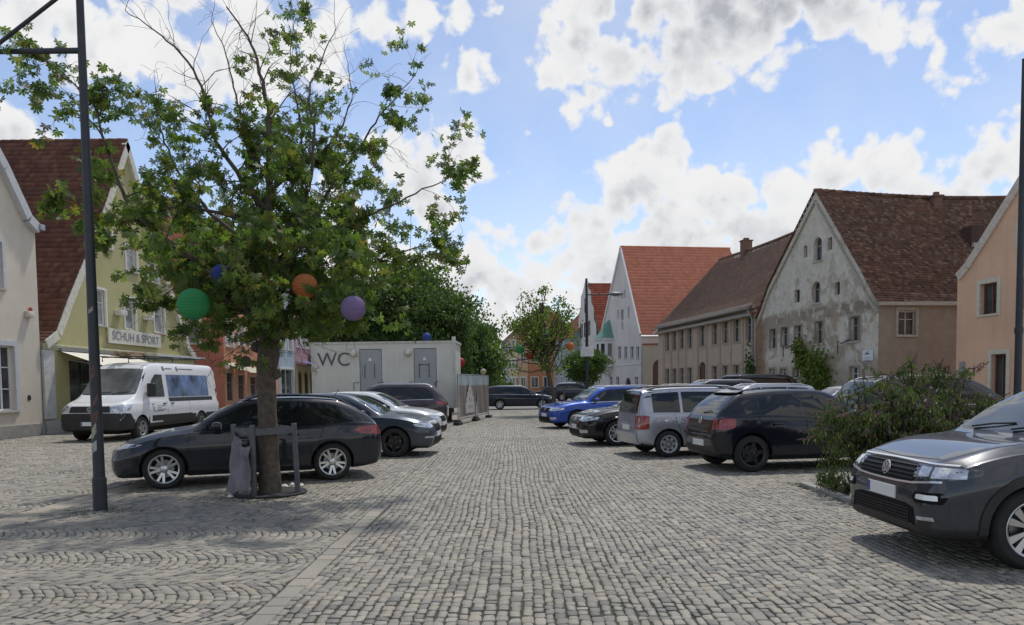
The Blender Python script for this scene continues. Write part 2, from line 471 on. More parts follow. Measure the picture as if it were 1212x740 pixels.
def make_ground_mat():
    """joints of sand and moss between the built stones; where no stones are built, the paving seen too far off to tell its stones apart"""
    m, t, b, o = new_mat('paving_bed')
    pos = t.node('ShaderNodeNewGeometry').outputs['Position']
    n = t.noise(pos, 2.2, 6, 0.65); n2 = t.noise(pos, 25, 4, 0.6)
    joint = t.mix(t.rng(n2, 0.3, 0.7), (0.022, 0.021, 0.016), (0.06, 0.055, 0.04))
    joint = t.mix(t.rng(n, 0.42, 0.62), joint, (0.045, 0.056, 0.02))
    mp = t.node('ShaderNodeMapping'); t.l.new(pos, mp.inputs[0]); mp.inputs['Rotation'].default_value = (0, 0, R(90))
    br = t.node('ShaderNodeTexBrick'); t.l.new(mp.outputs[0], br.inputs['Vector'])
    br.inputs['Scale'].default_value = 1.0; br.inputs['Brick Width'].default_value = 0.16; br.inputs['Row Height'].default_value = 0.11; br.inputs['Mortar Size'].default_value = 0.007
    br.inputs['Color1'].default_value = (0.20, 0.197, 0.187, 1); br.inputs['Color2'].default_value = (0.26, 0.252, 0.236, 1); br.inputs['Mortar'].default_value = (0.10, 0.095, 0.075, 1)
    far = t.mix(t.rng(t.noise(pos, 0.3, 5, 0.6), 0.4, 0.75, 0.0, 0.35), br.outputs['Color'], (0.19, 0.185, 0.17))
    s = t.node('ShaderNodeSeparateXYZ'); t.l.new(pos, s.inputs[0])
    def inside(a, b0, b1): return t.math('MULTIPLY', t.math('GREATER_THAN', a, b0), t.math('LESS_THAN', a, b1))
    built = t.math('MULTIPLY', inside(s.outputs[1], 2.6, 46.0), t.math('LESS_THAN', t.math('ABSOLUTE', s.outputs[0]), t.math('MULTIPLY_ADD', s.outputs[1], 0.70, 2.4)))
    street = t.math('MULTIPLY', t.math('LESS_THAN', s.outputs[0], -6.45), t.math('GREATER_THAN', s.outputs[1], 44.0))
    built = t.math('MULTIPLY', built, t.math('SUBTRACT', 1.0, street))
    t.l.new(t.mix(built, far, joint), b.inputs['Base Color'])
    b.inputs['Roughness'].default_value = 0.9
    bump(t, b, n2, 0.4, 0.01)
    return m
gm = MB()
X0, X1, Y0, Y1 = -700, 700, -60, 1500
gm.add([(X0, Y0, -0.013), (X1, Y0, -0.013), (X1, Y1, -0.013), (X0, Y1, -0.013)], [(0, 1, 2, 3)])
ground = gm.build('ground', make_ground_mat()); tag(ground, 'granite sett paving of the market square', kind='structure')

def in_view(x, y, margin=2.4):
    return abs(x) < 0.70 * y + margin

def rows(xa, xb, ya, yb, width, lmin, lmax, warp, gap=0.0085, wander=0.018, jit=0.011, seed=1):
    """courses of setts running away along y; returns corner array (n, 4, 2)"""
    r = np.random.default_rng(seed)
    out = []
    x = xa
    while x < xb - 0.02:
        wd = min(width * r.uniform(0.82, 1.2), xb - x)
        ys = ya - r.uniform(0, lmax)
        L = r.uniform(lmin, lmax, int((yb - ya) / lmin) + 6)
        e = ys + np.concatenate([[0], np.cumsum(L)])
        e = e[e < yb]
        n = len(e) - 1
        if n < 1: x += wd; continue
        y0, y1 = e[:-1] + gap / 2, e[1:] - gap / 2
        xl = np.full(n, x + gap / 2); xr = np.full(n, x + wd - gap / 2)
        q = np.stack([np.stack([xl, y0], 1), np.stack([xr, y0], 1), np.stack([xr, y1], 1), np.stack([xl, y1], 1)], 1)
        q = q + r.uniform(-jit, jit, q.shape)
        # a whole course wanders a little
        q[:, :, 0] += wander * np.sin(q[:, :, 1] * 0.9 + x * 0.37) + 0.5 * wander * np.sin(q[:, :, 1] * 2.3 + x * 1.3)
        if warp is not None: q[:, :, 0] += warp(q[:, :, 1])
        out.append(q)
        x += wd
    return np.concatenate(out)
def arc(period, sag, phase=0.0):
    def g(y):
        f = ((y + phase) / period) % 1.0
        return sag * (1 - (2 * f - 1) ** 2) - sag * 0.5
    return g
quads = []
quads.append(rows(-1.66, 34, 2.4, 46, 0.080, 0.075, 0.158, None, seed=11))
arcs = rows(-6.1, -1.72, 2.4, 9.3, 0.086, 0.082, 0.135, arc(1.27, 0.36, 0.1), wander=0.008, seed=12)
cxm = arcs[:, :, 0].mean(1)
arcs = rows(-6.6, -1.4, 2.4, 9.3, 0.086, 0.082, 0.135, arc(1.27, 0.36, 0.1), wander=0.008, seed=12)
ma = arcs[:, :, 0].mean(1); arcs = arcs[(arcs[:, :, 0].min(1) < -1.885) & (arcs[:, :, 0].max(1) > -6.0)]; arcs[:, :, 0] = np.clip(arcs[:, :, 0], -6.04, -1.848)
quads.append(arcs)
quads.append(rows(-6.04, -1.845, 9.32, 46, 0.082, 0.078, 0.15, None, seed=13, wander=0.008))
quads.append(rows(-1.84, -1.665, 9.95, 46, 0.09, 0.10, 0.19, None, seed=16, wander=0.004))
st = rows(-17.6, -6.2, 5.0, 44, 0.10, 0.09, 0.15, arc(1.4, 0.40, 0.3), seed=14)
ma = st[:, :, 0].mean(1); st = st[(ma < -6.485) & (ma > -16.6)]; st[:, :, 0] = np.minimum(st[:, :, 0], -6.46)
quads.append(st)
Q = np.concatenate(quads)
cen = Q.mean(1)
keep = (np.abs(cen[:, 0]) < 0.70 * cen[:, 1] + 2.4) & (cen[:, 1] > 2.5)
# the planted bed takes its own ground
BED = (4.38, 9.5, 10.2, 11.7)       # x0, y0, x1, y1
keep &= ~((cen[:, 0] > BED[0] - 0.02) & (cen[:, 0] < BED[2]) & (cen[:, 1] > BED[1] - 0.02) & (cen[:, 1] < BED[3]))
Q, cen = Q[keep], cen[keep]
# the setts that show largest become objects of their own
inframe = (np.abs(cen[:, 0]) < 0.655 * cen[:, 1]) & (cen[:, 1] > 5.22)
order = np.argsort(np.where(inframe, cen[:, 1], 1e9))
near = order[:280]
rest = np.ones(len(Q), bool); rest[near] = False
def stone_mesh(Q, tops, tilt, name, rnd=False):
    """setts with worn edges; rnd: corners knocked off as well"""
    n = len(Q); c = Q.mean(1, keepdims=True)
    if rnd:
        r = np.random.default_rng(3); k = r.uniform(.05, .2, (n, 4, 1)); k2 = r.uniform(.05, .2, (n, 4, 1))
        nx, pv = np.roll(Q, -1, 1), np.roll(Q, 1, 1)
        ring = np.stack([Q + (pv - Q) * k2, Q + (nx - Q) * k], 2).reshape(n, 8, 2)
        ring += (Q + (c - Q) * .02 - Q).repeat(2, 1) * 0
    else: ring = Q
    m = ring.shape[1]
    ins = ring + (c - ring) * (0.12 if rnd else 0.10)
    V = np.zeros((n, 3 * m, 3))
    V[:, 0:m, :2] = ins; V[:, m:2 * m, :2] = ring; V[:, 2 * m:, :2] = ring
    zt = tops[:, None] + tilt[:, 0:1] * (ins[:, :, 0] - c[:, :, 0]) + tilt[:, 1:2] * (ins[:, :, 1] - c[:, :, 1])
    V[:, 0:m, 2] = zt; V[:, m:2 * m, 2] = zt - 0.0065; V[:, 2 * m:, 2] = -0.03
    f = [[0, 1, 2, 3]] if m == 4 else [[0, 1, 2, 3], [0, 3, 4, 7], [7, 4, 5, 6]]
    for k in range(m):
        j = (k + 1) % m
        f.append([k + m, j + m, j, k]); f.append([k + 2 * m, j + 2 * m, j + m, k + m])
    F = (np.arange(n) * 3 * m)[:, None, None] + np.array(f)[None]
    return fast_mesh(name, V.reshape(-1, 3), F.reshape(-1, 4), M_STONE)
tops = rng.uniform(-0.004, 0.004, len(Q)); tilt = rng.normal(0, 0.024, (len(Q), 2))
close = cen[:, 1] < 11.5
for sel, rnd in ((rest & close, True), (rest & ~close, False)):
    mass = link('cobblestones', stone_mesh(Q[sel], tops[sel], tilt[sel], 'cobblestones', rnd), ground)
    mass['kind'] = 'stuff'
variants = []
for k in range(7):
    b = np.array([[[-.5, -.5], [.5, -.5], [.5, .5], [-.5, .5]]]) + np.random.default_rng(k).uniform(-.05, .05, (1, 4, 2))
    variants.append(stone_mesh(b, np.zeros(1), np.array([[.004 * (k % 3 - 1), .004 * (k % 2)]]), 'cobblestone', True))
for i in near:
    q = Q[i]; c = q.mean(0)
    ex = (q[1] + q[2] - q[0] - q[3]) / 2; ey = (q[2] + q[3] - q[0] - q[1]) / 2
    o = link('cobblestone', variants[int(i) % 7], ground)
    M = Matrix(((ex[0], ey[0], 0, c[0]), (ex[1], ey[1], 0, c[1]), (0, 0, 1, tops[i]), (0, 0, 0, 1)))
    # keep it a rotation and a scale: the shear of a warped course is small
    a = math.atan2(-ey[0], ey[1])
    o.location = (c[0], c[1], tops[i]); o.rotation_euler = (tilt[i, 1], -tilt[i, 0], a)
    o.scale = (np.linalg.norm(ex) * 0.995, np.linalg.norm(ey) * 0.995, 1)
# slab band through the square and the lighter strip beside the street
M_SLAB = plain('granite_slab', (0.205, 0.197, 0.18), 0.7, var=0.3, scale=5, bmp=0.35, bscale=80, island=0.22)
M_STRIP = plain('sandstone_strip', (0.25, 0.22, 0.175), 0.75, var=0.22, scale=3, bmp=0.3, bscale=60, island=0.14)
def slab(x0, x1, y0, y1, mt):
    b = MB()
    j = lambda: random.uniform(-.005, .005)
    a = [(x0 + j(), y0 + j()), (x1 + j(), y0 + j()), (x1 + j(), y1 + j()), (x0 + j(), y1 + j())]
    zt = random.uniform(-.003, .004)
    i = [(x + (.008 if k in (0, 3) else -.008), y + (.008 if k < 2 else -.008)) for k, (x, y) in enumerate(a)]
    vs = [(x, y, zt) for x, y in i] + [(x, y, zt - .008) for x, y in a] + [(x, y, -.03) for x, y in a]
    fs = [(0, 1, 2, 3)]
    for k in range(4):
        n = (k + 1) % 4
        fs += [(k + 4, n + 4, n, k), (k + 8, n + 8, n + 4, k + 4)]
    b.add(vs, fs)
    return b.build('paving_slab', mt, ground)
y = 3.0
while y < 9.9:
    L = random.uniform(.2, .42); slab(-1.838, -1.672, y, y + L - .012, M_STONE); y += L
y = 6.6
while y < 46:
    L = random.uniform(.55, 1.1); slab(-6.448, -6.052, y, y + L - .014, M_STRIP); y += L

# grass and moss tufts in the joints
def tufts():
    r = np.random.default_rng(5)
    V = []; F = []
    def tuft(x, y, s, n):
        for _ in range(n):
            a = r.uniform(0, 6.28); d = r.uniform(0, s)
            px, py = x + d * math.cos(a), y + d * math.sin(a)
            h = r.uniform(.004, .018); bx, by = r.uniform(-.02, .02, 2); wv = .004
            k = len(V)
            V.extend([(px - wv, py, -.02), (px + wv, py, -.02), (px + bx + wv * .3, py + by, h), (px + bx - wv * .3, py + by, h)])
            F.append((k, k + 1, k + 2, k + 3))
    for _ in range(0):
        yy = r.uniform(4.8, 11); xx = r.uniform(-.68, .62) * yy
        if xx > 4.3 and yy > 9: continue
        tuft(xx, yy, .03, 5)
    for _ in range(120): tuft(-5.5 + r.normal(0, .28), 10.0 + r.normal(0, .2), .05, 7)
    for _ in range(160): tuft(-3.5 + r.normal(0, .5), 11.0 + r.normal(0, .3), .05, 7)
    for _ in range(220): tuft(2.0 + r.normal(0, .9), 32 + r.normal(0, 1.1), .12, 12)
    for _ in range(90): tuft(4.38 + r.normal(0, .05), r.uniform(9.7, 12), .05, 9)
    return np.array(V), np.array(F)
tv, tf = tufts()
g_o = link('joint_grass', fast_mesh('joint_grass', tv, tf, leafy('joint_green', [(0, (.035, .06, .015)), (1, (.10, .12, .04))])), ground)
g_o['kind'] = 'stuff'
# ------------------------------------------------------------------ buildings
M_GLASS = glassy('window_glass', (0.05, 0.055, 0.06), 0.05)
M_GLASS_PALE = glassy('curtained_glass', (0.34, 0.34, 0.33), 0.12)
M_WHITE = plain('white_frame', (0.70, 0.70, 0.68), 0.5, var=0.08)
M_OLDWOOD = plain('weathered_frame', (0.40, 0.37, 0.32), 0.8, var=0.25, scale=9)
M_BROWNWOOD = plain('brown_frame', (0.13, 0.07, 0.045), 0.6, var=0.25)
M_DARK = plain('dark_recess', (0.022, 0.021, 0.02), 0.8)
M_ZINC = plain('zinc', (0.36, 0.38, 0.40), 0.45, 0.6, var=0.15)
M_STONESILL = plain('stone_trim', (0.44, 0.41, 0.35), 0.85, var=0.18, bmp=0.2)

def clip_rect(poly, x0, y0, x1, y1):
    def cut(P, f, inter):
        out = []
        for i in range(len(P)):
            a, b = P[i], P[(i + 1) % len(P)]
            fa, fb = f(a), f(b)
            if fa >= 0: out.append(a)
            if (fa >= 0) != (fb >= 0):
                t = fa / (fa - fb); out.append((a[0] + (b[0] - a[0]) * t, a[1] + (b[1] - a[1]) * t))
        return out
    for f in (lambda p: p[0] - x0, lambda p: x1 - p[0], lambda p: p[1] - y0, lambda p: y1 - p[1]):
        if len(poly) < 3: return []
        poly = cut(poly, f, None)
    return poly
def uniq(v, eps=1e-4):
    v = sorted(v); o = [v[0]]
    for x in v[1:]:
        if x - o[-1] > eps: o.append(x)
    return o
def wall_with_openings(outline, ops, fn, depth=0.2):
    """a wall face with real holes in it and their reveals; fn(u, v, d) maps to the building, d runs inward"""
    b = MB()
    us = uniq([p[0] for p in outline] + [q for o in ops for q in (o['u0'], o['u1'])])
    vs = uniq([p[1] for p in outline] + [q for o in ops for q in (o['v0'], o['v1'])])
    for i in range(len(us) - 1):
        for j in range(len(vs) - 1):
            cu, cv = (us[i] + us[i + 1]) / 2, (vs[j] + vs[j + 1]) / 2
            if any(o['u0'] < cu < o['u1'] and o['v0'] < cv < o['v1'] for o in ops): continue
            P = clip_rect(list(outline), us[i], vs[j], us[i + 1], vs[j + 1])
            if len(P) < 3: continue
            A = sum(P[k][0] * P[(k + 1) % len(P)][1] - P[(k + 1) % len(P)][0] * P[k][1] for k in range(len(P)))
            if abs(A) < 1e-5: continue
            if A < 0: P = P[::-1]
            b.add([fn(u, v, 0) for u, v in P], [tuple(range(len(P)))])
    for o in ops:
        u0, u1, v0, v1 = o['u0'], o['u1'], o['v0'], o['v1']; d = o.get('depth', depth)
        if o.get('arch'):
            r = (u1 - u0) / 2; cu = (u0 + u1) / 2; vs_ = v1 - r * o.get('rise', 1.0); n = 10
            arcp = [(cu - r * math.cos(math.pi * k / n), vs_ + (v1 - vs_) * math.sin(math.pi * k / n)) for k in range(n + 1)]
            for k in range(n):
                a, c = arcp[k], arcp[k + 1]
                corner = (u0, v1) if k < n / 2 else (u1, v1)
                b.add([fn(*a, 0), fn(*c, 0), fn(*corner, 0)], [(0, 1, 2)])
            path = [(u0, v0)] + arcp + [(u1, v0)]
        else:
            path = [(u0, v0), (u0, v1), (u1, v1), (u1, v0)]
        for k in range(len(path)):
            a, c = path[k], path[(k + 1) % len(path)]
            b.add([fn(*a, 0), fn(*c, 0), fn(*c, d), fn(*a, d)], [(0, 1, 2, 3)])
    return b
def make_window(root, o, fn, frame=M_WHITE, pane=M_GLASS, cols=2, rws=1, sill=M_STONESILL, surround=None, depth=0.2, fw=0.06, name='window', swide=0.12):
    u0, u1, v0, v1 = o['u0'], o['u1'], o['v0'], o['v1']
    fd = min(depth * 0.65, depth - 0.03)
    f = MB()
    def bar(a, c, e, g, d0=fd - .035, d1=fd + .03):
        f.prism([(a, c), (e, c), (e, g), (a, g)], d0, d1, fn)
    bar(u0, v0, u0 + fw, v1); bar(u1 - fw, v0, u1, v1); bar(u0 + fw, v0, u1 - fw, v0 + fw); bar(u0 + fw, v1 - fw, u1 - fw, v1)
    for k in range(1, cols):
        x = u0 + (u1 - u0) * k / cols; bar(x - fw * .45, v0 + fw, x + fw * .45, v1 - fw, fd - .03, fd + .028)
    for k in range(1, rws):
        yv = v0 + (v1 - v0) * (k / rws if rws > 2 else 0.64); bar(u0 + fw, yv - fw * .3, u1 - fw, yv + fw * .3, fd - .025, fd + .026)
    wnd = f.build(name, frame, root)
    g = MB(); g.prism([(u0 + .01, v0 + .01), (u1 - .01, v0 + .01), (u1 - .01, v1 - .01), (u0 + .01, v1 - .01)], fd + .012, depth - .004, fn)
    g.build('pane', pane, wnd)
    if sill is not None:
        s = MB(); s.prism([(u0 - .06, v0 - .07), (u1 + .06, v0 - .07), (u1 + .06, v0 - .003), (u0 - .06, v0 - .003)], -.07, fd - .037, fn); s.build('sill', sill, wnd)
    if surround is not None:
        s = MB(); q = swide; d0, d1 = -.03, .05
        e = .004
        for (a, c, x, h) in ((u0 - q, v0 - q * .5, u0 + e, v1 + q), (u1 - e, v0 - q * .5, u1 + q, v1 + q), (u0 + e, v1 - e, u1 - e, v1 + q), (u0 + e, v0 - q * .5, u1 - e, v0 + e)):
            s.prism([(a, c), (x, c), (x, h), (a, h)], d0, d1, fn)
        s.build('surround', surround, wnd)
    return wnd
def resample(profile, step):
    pts = [Vector((p[0], p[1])) for p in profile]
    L = [0]
    for i in range(1, len(pts)): L.append(L[-1] + (pts[i] - pts[i - 1]).length)
    n = max(2, int(round(L[-1] / step)))
    out = []
    for k in range(n + 1):
        s = L[-1] * k / n
        i = 0
        while i < len(L) - 2 and L[i + 1] < s: i += 1
        t = (s - L[i]) / (L[i + 1] - L[i])
        out.append(pts[i].lerp(pts[i + 1], t))
    return out
def tile_field(profile, b0, b1, fn, mat, course=0.30, tw=0.24, th=0.032, seed=0, sag=0.0, lift=0.0, parent=None):
    """overlapping courses of roof tiles following a profile (a, z) from eave to ridge, along b; fn(a, b, z)"""
    r = np.random.default_rng(seed)
    P = resample(profile, course)
    V = []; F = []; k = 0
    ncol = max(1, int((b1 - b0) / tw)); tw = (b1 - b0) / ncol
    for i in range(len(P) - 1):
        a, c = P[i], P[i + 1]
        t = (c - a).normalized(); nrm = Vector((-t.y, t.x))
        if nrm.y < 0: nrm = -nrm
        off = (i % 2) * tw / 2
        for j in range(ncol + (1 if off else 0)):
            l = max(b0, b0 + j * tw - off + .004); h = min(b1, b0 + (j + 1) * tw - off - .004)
            if h - l < .02: continue
            q = r.uniform(-.006, .006); e = r.normal(0, .004)
            base = lift - sag * math.sin(math.pi * ((l - b0) / (b1 - b0)))
            lo = a - t * .03 + nrm * (th + q + base) + t * e; up = c + nrm * (.008 + base); bt = a - t * .03 + nrm * (base - .005) + t * e
            for (p, bb) in ((lo, l), (lo, h), (up, h), (up, l), (bt, l), (bt, h)): V.append(fn(p.x, bb, p.y))
            F += [(k, k + 1, k + 2, k + 3), (k + 4, k + 5, k + 1, k), (k + 4, k, k + 3, k + 3), (k + 5, k + 2, k + 1, k + 1)][:2]
            k += 6
    me = fast_mesh('roof_tiles', np.array([tuple(v) for v in V]), np.array(F), mat)
    o = link('roof_tiles', me, parent); o['kind'] = 'stuff'
    return o
def roof_slab(profile, b0, b1, fn, mb, th=0.09, drop=0.0):
    P = [Vector((p[0], p[1] - drop)) for p in profile]
    for i in range(len(P) - 1):
        a, c = P[i], P[i + 1]
        t = (c - a).normalized(); n = Vector((-t.y, t.x))
        if n.y < 0: n = -n
        a2, c2 = a - n * th, c - n * th
        vs = [fn(p.x, b, p.y) for b in (b0, b1) for p in (a, c, c2, a2)]
        mb.add(vs, [(0, 1, 2, 3), (7, 6, 5, 4), (0, 4, 5, 1), (1, 5, 6, 2), (2, 6, 7, 3), (3, 7, 4, 0)])
def tile_mat(name, cols, dirt=(0.06, 0.05, 0.045), amt=0.35):
    m, t, b, o = new_mat(name)
    g = t.node('ShaderNodeNewGeometry')
    v = t.node('ShaderNodeTexCoord').outputs['Object']
    n = len(cols) - 1
    c = t.ramp(g.outputs['Random Per Island'], [(i / n, q) for i, q in enumerate(cols)])
    c = t.mix(t.rng(t.noise(v, 0.7, 6, 0.65), 0.4, 0.7, 0.0, amt), c, dirt)
    c = t.mix(t.rng(t.noise(v, 5, 5, 0.7), 0.58, 0.8, 0.0, amt * .6), c, (0.26, 0.24, 0.20))
    t.l.new(c, b.inputs['Base Color']); b.inputs['Roughness'].default_value = 0.85
    b.inputs['Specular IOR Level'].default_value = 0.25
    bump(t, b, t.noise(v, 30, 4), 0.25, 0.01)
    return m
T_OLD = tile_mat('old_brown_tiles', [(0.075, 0.042, 0.031), (0.12, 0.062, 0.043), (0.16, 0.078, 0.052), (0.105, 0.064, 0.05), (0.20, 0.098, 0.063), (0.13, 0.085, 0.068), (0.21, 0.115, 0.08), (0.25, 0.18, 0.14)], amt=0.4)
T_BROWN = tile_mat('worn_brown_tiles', [(0.14, 0.08, 0.056), (0.185, 0.108, 0.075), (0.22, 0.13, 0.09), (0.165, 0.105, 0.08), (0.25, 0.17, 0.125)], amt=0.35)
T_LEFT = tile_mat('dark_red_tiles', [(0.10, 0.046, 0.034), (0.14, 0.062, 0.044), (0.175, 0.078, 0.054), (0.125, 0.064, 0.05), (0.215, 0.105, 0.072)], amt=0.3)
T_RED = tile_mat('new_red_tiles', [(0.50, 0.195, 0.125), (0.56, 0.22, 0.145), (0.61, 0.245, 0.165)], amt=0.08)
T_RED2 = tile_mat('faded_red_tiles', [(0.26, 0.075, 0.045), (0.30, 0.095, 0.058), (0.34, 0.12, 0.08)], amt=0.2)

class House:
    """local axes: x along the front, y into the house, z up; the front looks towards -y"""
    def __init__(s, name, label, p0, p1, wallmat, cat='house', group=None):
        s.p0 = Vector((p0[0], p0[1], 0)); s.p1 = Vector((p1[0], p1[1], 0))
        s.U = (s.p1 - s.p0); s.w = s.U.length; s.U.normalize()
        s.I = Vector((-s.U.y, s.U.x, 0))
        s.root = empty(name, s.p0, math.atan2(s.U.y, s.U.x)); tag(s.root, label, cat, group)
        s.wm = wallmat
    front = staticmethod(lambda u, v, d: (u, d, v))
    def side(s, x, sgn):
        # the wall at x, running into the house; sgn -1 looks towards -x, +1 towards +x
        return (lambda u, v, d: (x - sgn * d, u, v))
    def fac(s, px, py):                       # pixel -> (u, v) on the front plane
        d = ray(px, py); o = Vector((0, 0, CAM_H)); n = s.I
        t = (s.p0 - o).dot(n) / d.dot(n); p = o + d * t
        return ((p - s.p0).dot(s.U), p.z)
    def sfac(s, px, py, x):                   # pixel -> (y, z) on the side wall at x
        d = ray(px, py); o = Vector((0, 0, CAM_H)); q = s.p0 + s.U * x
        t = (q - o).dot(s.U) / d.dot(s.U); p = o + d * t
        return ((p - q).dot(s.I), p.z)
    def rect(s, x0, y0, x1, y1, **k):
        a = s.fac(x0, (y0 + y1) / 2); b = s.fac(x1, (y0 + y1) / 2); xm = (x0 + x1) / 2
        t = s.fac(xm, y0)[1]; bt = s.fac(xm, y1)[1]
        return dict(u0=min(a[0], b[0]), u1=max(a[0], b[0]), v0=bt, v1=t, **k)
    def srect(s, x, x0, y0, x1, y1, **k):
        a = s.sfac(x0, (y0 + y1) / 2, x); b = s.sfac(x1, (y0 + y1) / 2, x); xm = (x0 + x1) / 2
        return dict(u0=min(a[0], b[0]), u1=max(a[0], b[0]), v0=s.sfac(xm, y1, x)[1], v1=s.sfac(xm, y0, x)[1], **k)
    def wall(s, outline, ops, fn=None, mat=None, depth=0.2, label=None):
        o = wall_with_openings(outline, ops, fn or s.front, depth).build('wall', mat or s.wm, s.root)
        if label: o['label'] = label
        return o
    def part(s, name, mb, mat, parent=None): return mb.build(name, mat, parent or s.root)
    def gable_roof(s, prof, depth, tiles, over=0.25, both=True, seed=1, course=0.3, tw=0.24, sag=0.0, verge=None, lift=0.0):
        """gable to the front: prof is the whole outline (x, z), left eave to right eave"""
        k = max(range(len(prof)), key=lambda i: prof[i][1])
        L = prof[:k + 1]; Rr = prof[k:][::-1]
        fn = lambda a, b, z: (a, b, z)
        mb = MB(); roof_slab(L, -over, depth, fn, mb, drop=sag * 2.2); roof_slab(Rr, -over, depth, fn, mb, drop=sag * 2.2)
        roof = mb.build('roof', M_OLDWOOD, s.root)
        tile_field(L, -over, depth, fn, tiles, course, tw, seed=seed, parent=roof, sag=sag, lift=lift)
        tile_field(Rr, -over, depth, fn, tiles, course, tw, seed=seed + 1, parent=roof, sag=sag, lift=lift)
        rt = MB(); n = int(depth / .38)
        for i in range(n):
            y0 = -over + (depth + over) * i / n; x, z = prof[k]
            zz = z + lift - sag * math.sin(math.pi * (i + .5) / n)
            rt.lathe([(.10, 0), (.12, (depth + over) / n + .03)], 8, axis='y', loc=(x, y0, zz - .0))
        rt.build('ridge_tiles', tiles, roof)['kind'] = 'stuff'
        if verge is not None:
            v = MB()
            for i in range(len(prof) - 1):
                a, b = Vector(prof[i]), Vector(prof[i + 1]); t = (b - a).normalized(); nn = Vector((-t.y, t.x))
                if nn.y < 0: nn = -nn
                q = [a - nn * .28, b - nn * .28, b + nn * .05, a + nn * .05]
                v.prism([tuple(p) for p in q], -over - .03, 0.02, lambda u, vv, d: (u, d, vv))
            v.build('verge_moulding', verge, s.root)
        return roof
    def eave_roof(s, eave, ridge, depth, tiles, over=0.35, seed=1, course=0.3, tw=0.24, x0=None, x1=None, sag=0.0, flare=0.0):
        x0 = -0.15 if x0 is None else x0; x1 = s.w + .15 if x1 is None else x1
        fn = lambda a, b, z: (b, a, z)
        sl = (ridge - eave) / (depth / 2)
        F = [(-over, eave - over * sl * (1 - flare)), (0.9, eave + .9 * sl * (1 - flare * .55)), (depth / 2, ridge)]
        Bk = [(depth + over, eave - over * sl * (1 - flare)), (depth - .9, eave + .9 * sl * (1 - flare * .55)), (depth / 2, ridge)]
        mb = MB(); roof_slab(F, x0, x1, fn, mb, drop=sag * 2.2); roof_slab(Bk, x0, x1, fn, mb, drop=sag * 2.2)
        roof = mb.build('roof', M_OLDWOOD, s.root)
        tile_field(F, x0, x1, fn, tiles, course, tw, seed=seed, parent=roof, sag=sag)
        rt = MB(); n = int((x1 - x0) / .38)
        for i in range(n):
            zz = ridge - sag * math.sin(math.pi * (i + .5) / n)
            rt.lathe([(.10, 0), (.12, (x1 - x0) / n + .03)], 8, axis='x', loc=(x0 + (x1 - x0) * i / n, depth / 2, zz))
        rt.build('ridge_tiles', tiles, roof)['kind'] = 'stuff'
        return roof, F
    def gutter(s, y, z, x0, x1, r=.07):
        g = MB(); n = 7
        vs = []; fs = []
        for x in (x0, x1):
            for k in range(n):
                a = math.pi + math.pi * k / (n - 1)
                vs.append((x, y + r * math.cos(a), z + r * math.sin(a)))
            for k in range(n):
                a = 2 * math.pi - math.pi * k / (n - 1)
                vs.append((x, y + (r - .01) * math.cos(a), z + (r - .01) * math.sin(a)))
        m = 2 * n
        for k in range(m): fs.append((k, (k + 1) % m, m + (k + 1) % m, m + k))
        g.add(vs, fs); return g.build('gutter', M_ZINC, s.root)
def gable_outline(prof, base=0.0): return [(prof[0][0], base), (prof[-1][0], base)] + list(prof[::-1])
def mirror_prof(half, w): return half + [(w - x, z) for x, z in half[-2::-1]]

def chimney(h, x, y, z0, z1, sx, sy, mat, parent):
    c = MB(); c.box((x - sx / 2, y - sy / 2, z0), (x + sx / 2, y + sy / 2, z1)); c.box((x - sx / 2 - .06, y - sy / 2 - .06, z1 + .002), (x + sx / 2 + .06, y + sy / 2 + .06, z1 + .1))
    c.box((x - sx / 4, y - sy / 4, z1 + .102), (x + sx / 4, y + sy / 4, z1 + .28))
    return c.build('chimney', mat, parent)
def brick_mat(name, c1, c2, mortar, scale=1.0):
    m, t, b, o = new_mat(name)
    v = t.node('ShaderNodeTexCoord').outputs['Object']
    mp = t.node('ShaderNodeMapping'); t.l.new(v, mp.inputs[0]); mp.inputs['Rotation'].default_value = (R(90), 0, 0)
    br = t.node('ShaderNodeTexBrick'); t.l.new(mp.outputs[0], br.inputs['Vector'])
    br.inputs['Scale'].default_value = scale; br.inputs['Brick Width'].default_value = .25; br.inputs['Row Height'].default_value = .08; br.inputs['Mortar Size'].default_value = .012
    for k, q in (('Color1', c1), ('Color2', c2), ('Mortar', mortar)): br.inputs[k].default_value = (*q, 1)
    c = t.mix(t.rng(t.noise(v, 3, 4), .35, .7, 0, .4), br.outputs[0], (.09, .07, .055))
    t.l.new(c, b.inputs['Base Color']); b.inputs['Roughness'].default_value = .9
    bump(t, b, br.outputs[1], -.4, .01)
    return m
M_BRICK = brick_mat('chimney_brick', (.16, .075, .05), (.22, .10, .065), (.2, .17, .14))

# --- left side -----------------------------------------------------------------------------------------------
XL = -16.75
# beige house at the edge
h = House('beige_house', 'beige plastered house with grey moulded gable edge and barred white window', (XL, 15.2), (XL, 27.45), plaster('beige_plaster', (.64, .575, .48), amount=.18))
ze = h.fac(41, 268)[1]; u1_, z1_ = h.fac(2, 196)
sl_ = (z1_ - ze) / (h.w - u1_)
pr = mirror_prof([(0, ze), (.5, ze + .25), (h.w - u1_, z1_), (h.w / 2, z1_ + (h.w / 2 - h.w + u1_) * sl_)], h.w)
W1 = h.rect(-30, 408, 18, 487); W2 = h.rect(-32, 282, 2.5, 338); W3 = dict(u0=2.4, u1=4.4, v0=W2['v0'], v1=W2['v1']); W4 = dict(u0=2.2, u1=4.6, v0=W1['v0'], v1=W1['v1'])
h.wall(gable_outline(pr), [W1, W2, W3, W4], depth=.28)
h.wall([(0, 0), (9, 0), (9, ze - .05), (0, ze - .05)], [], h.side(h.w, 1))
